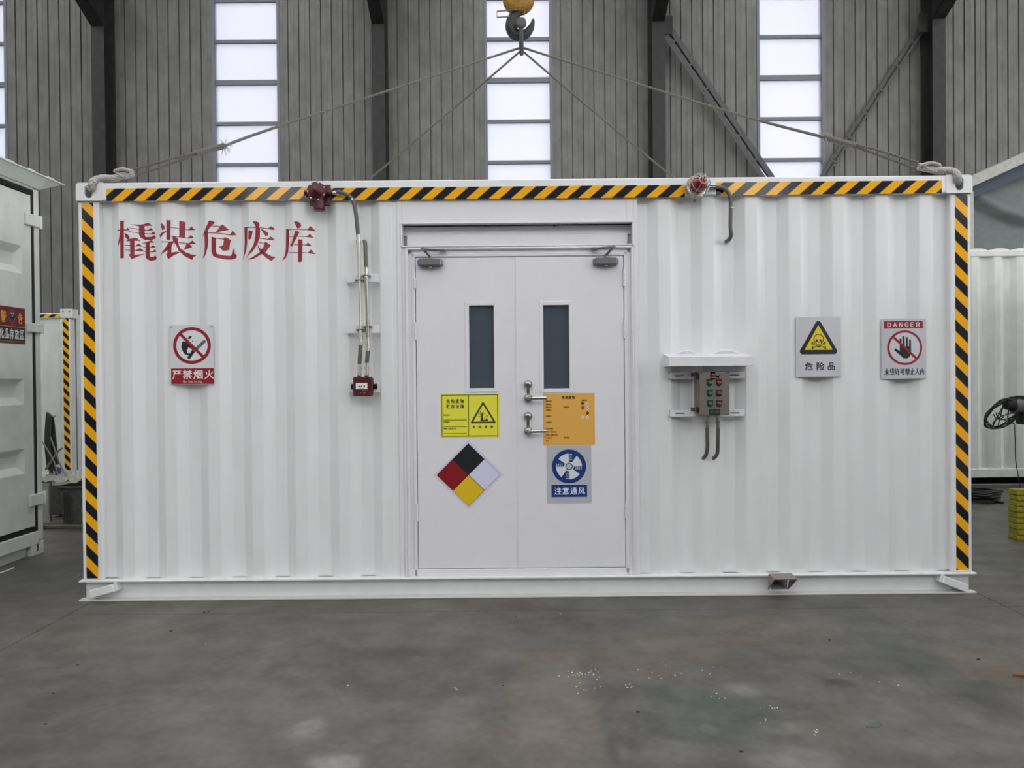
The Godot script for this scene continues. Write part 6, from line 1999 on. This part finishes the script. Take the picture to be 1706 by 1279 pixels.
	# --- a second white container farther back, corner towards us
	var cx := -6.60; var cz := -6.1
	t = thing("taped_container", "smaller white container with hazard tape far behind at the left", "container", Vector3(cx - 1.4, 0, cz - 2.0))
	g = Geo.new()
	g.box(Vector3(cx - 2.8, 0.12, cz - 5.0), Vector3(cx - 0.02, 2.44, cz - 0.03))
	part("box_body", g.mesh(), M.white_old, t)
	g = Geo.new()
	g.box(Vector3(cx - 0.15, 0.1, cz - 0.14), Vector3(cx, 2.42, cz), 0.01)
	part("corner_post", g.mesh(), M.white_old, t)
	g = Geo.new()
	g.box(Vector3(cx - 2.8, 2.42, cz - 0.10), Vector3(cx - 0.1, 2.50, cz), 0.01)
	g.box(Vector3(cx - 0.1, 2.40, cz - 5.0), Vector3(cx, 2.49, cz - 0.15), 0.01)
	part("top_rail", g.mesh(), M.white_old, t)
	g = Geo.new()
	g.box(Vector3(cx - 0.14, 2.42, cz - 0.16), Vector3(cx + 0.04, 2.56, cz + 0.01), 0.008)
	part("corner_casting", g.mesh(), M.white_old, t)
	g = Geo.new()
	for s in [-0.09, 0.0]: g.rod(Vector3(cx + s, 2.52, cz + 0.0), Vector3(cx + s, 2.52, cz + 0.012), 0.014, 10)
	part("painted_casting_hole", g.mesh(), M.closer, t)  # solid grey discs stand in for the dark holes of the casting
	g = Geo.new()
	g.box(Vector3(cx - 2.8, 0.0, cz - 0.1), Vector3(cx, 0.14, cz - 0.02), 0.006)
	g.box(Vector3(cx - 0.08, 0.0, cz - 5.0), Vector3(cx + 0.01, 0.16, cz - 0.1), 0.006)
	part("base_rail", g.mesh(), M.white_old, t)
	var prof := wave(-2.4, -5.0, -0.15)
	placed("side_panel", corrugated(prof, 0.14, 2.42), M.white_old, t, Transform3D(Basis(Vector3(0, 0, -1), Vector3(0, 1, 0), Vector3(1, 0, 0)), Vector3(cx + 0.005, 0, cz - 5.15)))
	tape(Rect2(cx - 0.105, 0.12, 0.085, 2.30), cz + 0.001, false, t, 34.0, 10.0)
	tape(Rect2(cx - 1.4, 2.435, 1.38, 0.05), cz + 0.001, true, t, 40.0, 4.0)

	# --- plastic bin of odds and ends, with a crumpled sheet over it
	t = thing("plastic_bin", "scuffed grey plastic tub standing behind the left container door", "bin", Vector3(-4.35, 0, -2.85))
	g = Geo.new()
	var b0 := Vector3(-4.73, 0.03, -2.60)
	var wdt := 0.85; var dpt := 0.55; var hgt := 0.38
	var ringp := func(y: float, o: float) -> Array: return [Vector3(b0.x - o, y, b0.z + o), Vector3(b0.x + wdt + o, y, b0.z + o), Vector3(b0.x + wdt + o, y, b0.z - dpt - o), Vector3(b0.x - o, y, b0.z - dpt - o)]
	var lo: Array = ringp.call(0.03, -0.03); var hi: Array = ringp.call(0.03 + hgt, 0.0); var li: Array = ringp.call(0.03 + hgt, -0.025); var bi: Array = ringp.call(0.06, -0.05)
	for i in 4:
		var j := (i + 1) % 4
		g.quad(lo[i], lo[j], hi[j], hi[i])
		g.quad(hi[i], hi[j], li[j], li[i])
		g.quad(li[i], li[j], bi[j], bi[i])
	g.quad(lo[3], lo[2], lo[1], lo[0])
	g.quad(bi[0], bi[1], bi[2], bi[3])
	part("tub", g.mesh(), M.bin, t)
	g = Geo.new()
	for i in 4:
		var j := (i + 1) % 4
		g.tube(PackedVector3Array([hi[i], hi[j]]), 0.018, 8)
	part("rim", g.mesh(), M.bin, t)
	g = Geo.new()
	for i in 5:
		var x := b0.x + 0.05 + i * 0.018
		g.box(Vector3(x, 0.06, b0.z - 0.02), Vector3(x + 0.006, 0.36, b0.z + 0.006))
	part("side_rib", g.mesh(), M.bin, t)
	# crumpled film
	var n := FastNoiseLite.new()
	n.frequency = 4.0; n.seed = 5
	g = Geo.new()
	g.smooth()
	var nx := 26; var nz := 14
	var at := func(i: int, j: int) -> Vector3:
		var u := float(i) / nx; var v := float(j) / nz
		var x := -4.92 + u * 1.0; var z := -2.57 - v * 0.5
		var y := 0.475 + 0.07 * n.get_noise_2d(u * 1.3, v * 0.8) + 0.05 * u + 0.045 * n.get_noise_2d(u * 4.0 + 9, v * 4.0) + 0.05 * sin(v * PI)
		return Vector3(x, y, z)
	for i in nx:
		for j in nz:
			g.quad(at.call(i, j), at.call(i + 1, j), at.call(i + 1, j + 1), at.call(i, j + 1))
	single_at("plastic_sheet", g.mesh(), M.film, "crumpled pale plastic sheet lying over the grey tub", "plastic sheet", Vector3(-4.45, 0.42, -2.78))
	# bottle
	var bp := spot(97.5, 792, -2.75)
	t = thing("water_bottle", "small blue and white plastic bottle standing on the crumpled sheet", "bottle", bp)
	g = Geo.new()
	g.lathe([Vector2(0, 0), Vector2(0.026, 0.002), Vector2(0.028, 0.02), Vector2(0.028, 0.075), Vector2(0.02, 0.09)], Transform3D(Basis(), bp), 16)
	part("bottle_body", g.mesh(), mat(Color(0.34, 0.37, 0.52), 0.25), t)
	g = Geo.new()
	g.lathe([Vector2(0.022, 0.088), Vector2(0.024, 0.092), Vector2(0.024, 0.112), Vector2(0.0, 0.114)], Transform3D(Basis(), bp), 16)
	part("bottle_cap", g.mesh(), M.flake, t)
	# hoses hanging in a bundle, and loose tubes leaning across
	t = thing("hose_bundle", "bundle of thin grey hoses hanging beside the left container post", "hose", Vector3(-4.86, 0.45, -2.75))
	g = Geo.new()
	g.rod(Vector3(-5.02, 0.0, -2.95), Vector3(-5.02, 1.13, -2.95), 0.014, 8)
	g.rod(Vector3(-5.02, 1.12, -2.95), Vector3(-4.84, 1.13, -2.74), 0.012, 8)
	part("rack_post", g.mesh(), M.hose, t)
	for i in 7:
		g = Geo.new()
		var o := Vector3(-5.0 + i * 0.015, 1.13 - 0.006 * i, -2.86 + i * 0.011)
		g.tube(curve([o + Vector3(0.0, -0.56, -0.01), o + Vector3(-0.01, -0.3, 0.012), o + Vector3(0, 0.0, 0), o + Vector3(0.016, 0.008, -0.01), o + Vector3(0.018 + 0.003 * i, -0.25, -0.02), o + Vector3(0.03 + 0.007 * i, -0.56, 0.0)], 6), 0.0075, 7)
		part("hose_loop", g.mesh(), M.dark_hose, t)
	var tubes := [[[76, 782], [95, 754], [104, 746]], [[70, 735], [88, 765], [96, 790]], [[84, 728], [99, 770], [112, 795], [119, 800]]]
	for i in 3:
		var pts := []
		for k in tubes[i]: pts.append(spot(k[0], k[1], -2.72 + i * 0.03))
		g = Geo.new()
		g.tube(curve(pts, 6), 0.011 if i == 0 else 0.008, 8)
		single_at("loose_tube", g.mesh(), M.hose, ["short pale tube leaning across the others beside the blue bottle", "thin pale tube running down to the left of the blue bottle", "long pale tube curving down to the right of the blue bottle"][i], "tube", pts[0], "pale tubes behind the tub")
	# timbers on the floor
	for k in [[-5.3, 0.0, -2.62, 1.1, 0.03, "weathered timber batten on the floor in front of the grey tub"], [-5.25, 0.0, -2.78, 1.0, 0.028, "second weathered batten under the grey tub"]]:
		g = Geo.new()
		g.box(Vector3(k[0], 0.0, k[2]), Vector3(k[0] + k[3], k[4], k[2] + 0.07), 0.004)
		single_at("timber_batten", g.mesh(), M.timber, k[5], "batten", Vector3(k[0] + k[3] / 2, 0, k[2]), "battens under the tub")
	g = Geo.new()
	g.box(Vector3(-4.40, 0.0, -2.52), Vector3(-3.9, 0.06, -2.44), 0.004)
	single_at("timber_block", g.mesh(), M.timber, "short timber block on the floor right of the battens, mostly behind the taped post", "block", Vector3(-4.1, 0, -2.5))
	# dark crate in the gap between the tub and the container
	g = Geo.new()
	g.box(Vector3(-5.2, 0.03, -3.7), Vector3(-4.85, 0.36, -3.2), 0.01)
	single_at("dark_crate", g.mesh(), M.bin, "dark crate between the left container and the grey tub", "crate", Vector3(-5.0, 0.03, -3.45))


# ---------------------------------------------------------------- things at the right edge
func build_right_side():
	# --- white container behind
	var z := -4.8
	var t := thing("side_container", "white container behind the right corner, its lower half in shade", "container", Vector3(8.0, 0, z - 1.2))
	var g := Geo.new()
	g.box(Vector3(4.3, 0.15, z - 2.4), Vector3(11.0, 3.02, z - 0.06))
	part("box_body", g.mesh(), M.white_old, t)
	part("side_panel", shift(corrugated(wave(6.1, 4.45, 10.9), 0.24, 3.03), Vector3(0, 0, z)), M.white_old, t)
	g = Geo.new()
	g.box(Vector3(4.3, 3.01, z - 0.08), Vector3(11.0, 3.09, z + 0.01), 0.008)
	part("top_rail", g.mesh(), M.white_old, t)
	g = Geo.new()                                            # wavy roof edge
	for i in range(0, 22):
		var x := 4.4 + i * 0.29
		var pr := PackedVector2Array([Vector2(x, 3.085), Vector2(x + 0.29, 3.085), Vector2(x + 0.25, 3.105), Vector2(x + 0.19, 3.12), Vector2(x + 0.10, 3.12), Vector2(x + 0.04, 3.105)])
		g.prism(pr, z - 2.4, z - 0.005)
	part("roof_sheet", g.mesh(), M.white_old, t)
	g = Geo.new()
	g.box(Vector3(4.3, 0.13, z - 0.1), Vector3(11.0, 0.245, z + 0.012), 0.008)
	part("bottom_rail", g.mesh(), M.white_old, t)
	g = Geo.new()
	g.box(Vector3(4.3, 0.0, z - 2.3), Vector3(11.0, 0.13, z - 1.2))
	part("skid_web", g.mesh(), M.white_old, t)
	g = Geo.new()
	g.box(Vector3(4.3, 0.0, z - 0.08), Vector3(11.0, 0.045, z + 0.02), 0.004)
	part("skid_flange", g.mesh(), M.closer, t)
	g = Geo.new()
	g.box(Vector3(4.3, 0.13, z - 0.1), Vector3(4.44, 3.09, z + 0.012), 0.008)
	part("corner_post", g.mesh(), M.white_old, t)

	# --- gabled booth with a hanging tarpaulin, behind that container
	z = -8.0
	t = thing("curtained_booth", "booth with a pale sloping roof edge and grey tarpaulin above the right container", "booth", Vector3(9.6, 0, z - 1.0))
	g = Geo.new()
	var a := Vector3(7.66, 4.62, z); var b := Vector3(9.7, 5.52, z)
	g.prism(PackedVector2Array([Vector2(a.x, a.y), Vector2(b.x, b.y), Vector2(11.7, 4.64), Vector2(11.7, 4.80), Vector2(b.x, b.y + 0.18), Vector2(a.x, a.y + 0.18)]), z - 2.4, z + 0.12)
	part("roof_edge", g.mesh(), M.booth, t)
	g = Geo.new()
	g.box(Vector3(7.78, 0, z - 0.08), Vector3(7.87, 4.62, z), 0.006)
	g.box(Vector3(11.5, 0, z - 0.08), Vector3(11.6, 4.62, z), 0.006)
	part("post", g.mesh(), M.booth, t)
	g = Geo.new()
	g.box(Vector3(7.87, 0.0, z - 2.2), Vector3(7.90, 4.6, z - 0.1))
	g.box(Vector3(7.9, 0.0, z - 2.3), Vector3(11.6, 5.0, z - 2.2))
	part("booth_wall", g.mesh(), M.tarp, t)
	# tarpaulin with a swag
	g = Geo.new()
	g.smooth()
	var nx := 60; var ny := 90
	var at := func(i: int, j: int) -> Vector3:
		var u := float(i) / nx; var v := float(j) / ny
		var x := 7.93 + u * 3.55
		var ytop := 4.55 + 0.9 * (1.0 - absf(x - 9.7) / 1.95) * 0.95
		var y := lerpf(1.0, ytop, v)
		var sw := (y - 4.13) - 0.42 * pow(absf(x - 9.0), 1.7)         # height above the swag line
		var zz := -0.34 + 0.16 * smoothstep(-0.06, 0.03, sw) - 0.12 * smoothstep(0.03, 0.6, sw) + 0.02 * sin(sw * 14.0) * smoothstep(0.0, 0.1, sw) + 0.008 * sin(x * 11.0 + y * 1.4) * (1.0 - v)
		return Vector3(x, y, z + zz)
	for i in nx:
		for j in ny: g.quad(at.call(i, j), at.call(i + 1, j), at.call(i + 1, j + 1), at.call(i, j + 1))
	part("tarpaulin", g.mesh(), M.tarp, t)
	g = Geo.new()
	g.prism(PackedVector2Array([Vector2(7.7, 4.44), Vector2(9.7, 5.28), Vector2(9.7, 5.52), Vector2(7.7, 4.63)]), z - 0.12, z - 0.09)
	part("painted_eave_shade", g.mesh(), mat(Color(0.30, 0.32, 0.37), 0.7), t)  # dark strip coloured as the shade under the roof edge

	# --- machine head on a stand with a coil of black cable
	var p := spot(1700, 676, -1.9)
	t = thing("cable_stand", "dark machine head on a stand reaching in at the right edge", "machine", Vector3(p.x + 0.45, 0, -1.9))
	g = Geo.new()
	g.rod(Vector3(p.x - 0.07, p.y, -1.9), Vector3(p.x + 0.5, p.y + 0.01, -1.9), 0.075, 20)
	part("motor_barrel", g.mesh(), M.closer, t)
	g = Geo.new()
	g.rod(Vector3(p.x - 0.14, p.y + 0.02, -1.9), Vector3(p.x - 0.07, p.y + 0.02, -1.9), 0.05, 18, 0.07)
	g.box(Vector3(p.x - 0.02, p.y + 0.07, -1.95), Vector3(p.x + 0.5, p.y + 0.095, -1.85), 0.004)
	g.box(Vector3(p.x - 0.01, p.y - 0.17, -1.96), Vector3(p.x + 0.5, p.y - 0.05, -1.84), 0.01)
	part("motor_cap", g.mesh(), M.rubber, t)
	g = Geo.new()
	g.box(Vector3(p.x + 0.40, 0.0, -1.95), Vector3(p.x + 0.50, p.y, -1.85), 0.006)
	g.box(Vector3(p.x + 0.3, 0.0, -2.15), Vector3(p.x + 0.6, 0.05, -1.80), 0.006)
	part("stand", g.mesh(), M.closer, t)
	t = thing("cable_coil", "untidy coil of thin black cable hanging from the machine at the right edge", "cable", spot(1668, 690, -1.9))
	g = Geo.new()
	for k in 7:
		var pts := []
		for i in 14:
			var an := TAU * i / 14
			var rx := 36.0 - (k % 4) * 2.6; var ry := 20.0 - (k % 3) * 2.2
			var du := cos(an) * rx; var dv := sin(an) * ry
			var rot := -0.62
			var uu := 1670.0 + du * cos(rot) - dv * sin(rot) + rng.randf_range(-2.0, 2.0)
			var vv := 689.0 + du * sin(rot) + dv * cos(rot) + rng.randf_range(-1.6, 1.6)
			pts.append(spot(uu, vv, -1.88 + rng.randf_range(-0.03, 0.03)))
		g.tube(curve(pts, 4, true), 0.0055, 6, true)
	part("winding", g.mesh(), M.rubber, t)
	g = Geo.new()
	for k in [[[1677, 664], [1664, 690], [1653, 712]], [[1676, 664], [1668, 688], [1662, 714]], [[1683, 668], [1679, 695], [1684, 706]], [[1659, 687], [1668, 699], [1700, 690]], [[1660, 697], [1678, 690], [1703, 684]], [[1654, 706], [1664, 697], [1690, 706]], [[1655, 690], [1662, 698], [1672, 694], [1662, 688]]]:
		var pts := []
		for q in k: pts.append(spot(q[0], q[1], -1.87 + rng.randf_range(-0.02, 0.02)))
		g.tube(curve(pts, 6), 0.005, 6)
	part("loose_turns", g.mesh(), M.rubber, t)
	g = Geo.new()
	g.tube(curve([spot(1690, 706, -1.9), spot(1691.5, 735, -1.9), spot(1692, 765, -1.9), spot(1696, 790, -1.9), spot(1702, 830, -1.9)], 6), 0.004, 6)
	part("hanging_end", g.mesh(), M.rubber, t)

	# --- a container added out of view to keep the light off this corner
	t = thing("added_shade_container", "low white container added unseen past the right edge to cast shade, nearest the camera", "container", Vector3(6.5, 0, 2.1))
	g = Geo.new()
	g.box(Vector3(5.36, 0.12, -0.4), Vector3(7.7, 2.25, 4.6))
	part("box_body", g.mesh(), M.white_old, t)
	g = Geo.new()
	g.box(Vector3(5.3, 0.0, -0.45), Vector3(7.75, 0.14, 4.65), 0.01)
	part("base_frame", g.mesh(), M.white_old, t)
	placed("side_panel", corrugated(wave(-1.0, -1.3, 3.6), 0.14, 2.25), M.white_old, t, Transform3D(Basis(Vector3(0, 0, 1), Vector3(0, 1, 0), Vector3(-1, 0, 0)), Vector3(5.31, 0, 0.95)))
	g = Geo.new()
	g.box(Vector3(5.28, 2.24, -0.45), Vector3(7.75, 2.35, 4.65), 0.01)
	part("top_frame", g.mesh(), M.white_old, t)

	t = thing("added_shade_container", "taller white container added unseen past the right edge to cast shade, behind the low one", "container", Vector3(7.2, 0, -2.0))  # second container added out of view, to shade the one behind
	g = Geo.new()
	g.box(Vector3(5.70, 0.12, -3.35), Vector3(8.6, 2.85, -0.7))
	part("box_body", g.mesh(), M.white_old, t)
	g = Geo.new()
	g.box(Vector3(5.65, 0.0, -3.4), Vector3(8.65, 0.14, -0.65), 0.01)
	part("base_frame", g.mesh(), M.white_old, t)
	g = Geo.new()
	g.box(Vector3(5.65, 2.84, -3.4), Vector3(8.65, 2.95, -0.65), 0.01)
	part("top_frame", g.mesh(), M.white_old, t)

	# --- heap of black cable on the floor
	var hc := ground(1622, 834)
	t = thing("cable_heap", "heap of black cable on the floor behind the right corner post", "cable", hc)
	g = Geo.new()
	for k in 12:
		var pts := []
		var rx := rng.randf_range(0.16, 0.38); var rz := rng.randf_range(0.12, 0.24)
		for i in 12:
			var an := TAU * i / 12
			pts.append(hc + Vector3(cos(an) * rx + rng.randf_range(-0.03, 0.03), 0.012 + k * 0.010 + rng.randf_range(0, 0.015), sin(an) * rz + rng.randf_range(-0.03, 0.03)))
		g.tube(curve(pts, 4, true), 0.012, 6, true)
	part("winding", g.mesh(), M.rubber, t)
	g = Geo.new()
	g.tube(curve([hc + Vector3(0.05, 0.09, 0.0), ground(1646, 830) + Vector3(0, 0.06, 0), ground(1656, 836) + Vector3(0, 0.012, 0), ground(1672, 839) + Vector3(0, 0.012, 0)], 6), 0.012, 6)
	part("loose_end", g.mesh(), M.rubber, t)
	# --- stack of yellow boards
	for i in 9:
		var y := i * 0.0505
		g = Geo.new()
		var o := rng.randf_range(-0.008, 0.008)
		g.box(Vector3(4.395 + o, y, -1.73), Vector3(5.1 + o, y + 0.046, -1.6 + rng.randf_range(-0.01, 0.01)), 0.004)
		var where := "bottom board" if i == 0 else ("top board" if i == 8 else "%s board from the floor" % ["", "second", "third", "fourth", "fifth", "sixth", "seventh", "eighth"][i])
		single_at("yellow_board", g.mesh(), M.yellow_board, "%s of the yellow stack at the right edge" % where, "board", Vector3(4.75, y, -1.66), "stacked yellow boards")


func shift(m: ArrayMesh, by: Vector3) -> ArrayMesh:
	var st := SurfaceTool.new()
	st.append_from(m, 0, Transform3D(Basis(), by))
	return st.commit()


# ---------------------------------------------------------------- small things on the floor
func build_litter():
	# offcut of wood at the right edge
	var p := ground(1699, 1127)
	var g := Geo.new()
	g.prism(PackedVector2Array([Vector2(-0.035, 0), Vector2(0.12, -0.05), Vector2(0.14, 0.03), Vector2(0.0, 0.035)]), 0.0, 0.014, Transform3D(Basis(Vector3(1, 0, 0), -PI / 2), p))
	single_at("wood_offcut", g.mesh(), M.wood, "brown splinter of wood on the concrete at the right edge", "wood", p)
	# a green scrap and a few dark crumbs
	p = ground(1457, 1207)
	g = Geo.new()
	g.prism(PackedVector2Array([Vector2(-0.05, -0.02), Vector2(0.0, -0.03), Vector2(0.035, 0.0), Vector2(0.04, 0.03), Vector2(-0.01, 0.022), Vector2(-0.02, 0.005)]), 0.0, 0.002, Transform3D(Basis(Vector3(1, 0, 0), -PI / 2), p))
	single_at("green_scrap", g.mesh(), mat(Color(0.30, 0.33, 0.30), 0.7), "dull green scrap lying on the floor, lower right", "scrap", p)
	p = ground(9, 955)
	g = Geo.new()
	g.tube(curve([ground(-6, 957) + Vector3(0, 0.004, 0), ground(12, 951) + Vector3(0, 0.004, 0), ground(23, 946) + Vector3(0, 0.004, 0)], 5), 0.006, 6)
	single_at("wire_scrap", g.mesh(), M.flake, "pale strip of wire on the floor under the left container", "scrap", p)
	var crumbs := [[285, 1051, 0.011], [129, 1108, 0.010], [340, 1020, 0.009], [76, 1206, 0.008], [88, 1155, 0.006], [838, 1142, 0.006], [1063, 1186, 0.010], [1235, 1252, 0.009], [1630, 1098, 0.010], [1382, 1066, 0.008], [859, 1027, 0.007], [347, 1019, 0.006]]
	for i in crumbs.size():
		p = ground(crumbs[i][0], crumbs[i][1])
		g = Geo.new()
		var r: float = crumbs[i][2] * 0.75
		g.lathe([Vector2(0, r * 0.7), Vector2(r * 0.8, r * 0.5), Vector2(r * 1.1, 0.0)], Transform3D(Basis(Vector3.UP, i * 0.7).scaled(Vector3(1.3, 1, 0.8)), p), 6)
		single_at("dark_crumb", g.mesh(), M.pebble, "small dark crumb of dirt lying on the bare concrete floor", "dirt crumb", p, "dark crumbs on the floor")
	# specks of white paint
	var st := Geo.new()
	for k in [[972, 1123, 26, 8, 26], [1048, 1143, 10, 3, 9], [1105, 1125, 34, 8, 9], [983, 1150, 30, 18, 7], [1290, 1178, 16, 4, 9], [1362, 1219, 7, 4, 8], [1270, 1199, 8, 4, 4], [1195, 1160, 14, 6, 4], [1475, 1135, 24, 10, 5], [580, 1142, 3, 1, 3], [345, 1072, 2, 1, 1], [135, 957, 8, 2, 4], [1150, 1110, 60, 12, 6], [935, 1022, 3, 2, 2], [1410, 1130, 40, 10, 3], [760, 1147, 8, 3, 4]]:
		for i in k[4]:
			var q := ground(k[0] + rng.randfn() * k[2] * 0.6, k[1] + rng.randfn() * k[3] * 0.6)
			var s := rng.randf_range(0.0012, 0.0036)
			st.box(q + Vector3(-s, 0, -s * 0.7), q + Vector3(s, 0.0012, s * 0.7))
	var o := single_at("paint_specks", st.mesh(), M.flake, "scatter of tiny white paint specks on the concrete floor", "paint specks", ground(1000, 1130))
	o.set_meta("kind", "stuff")
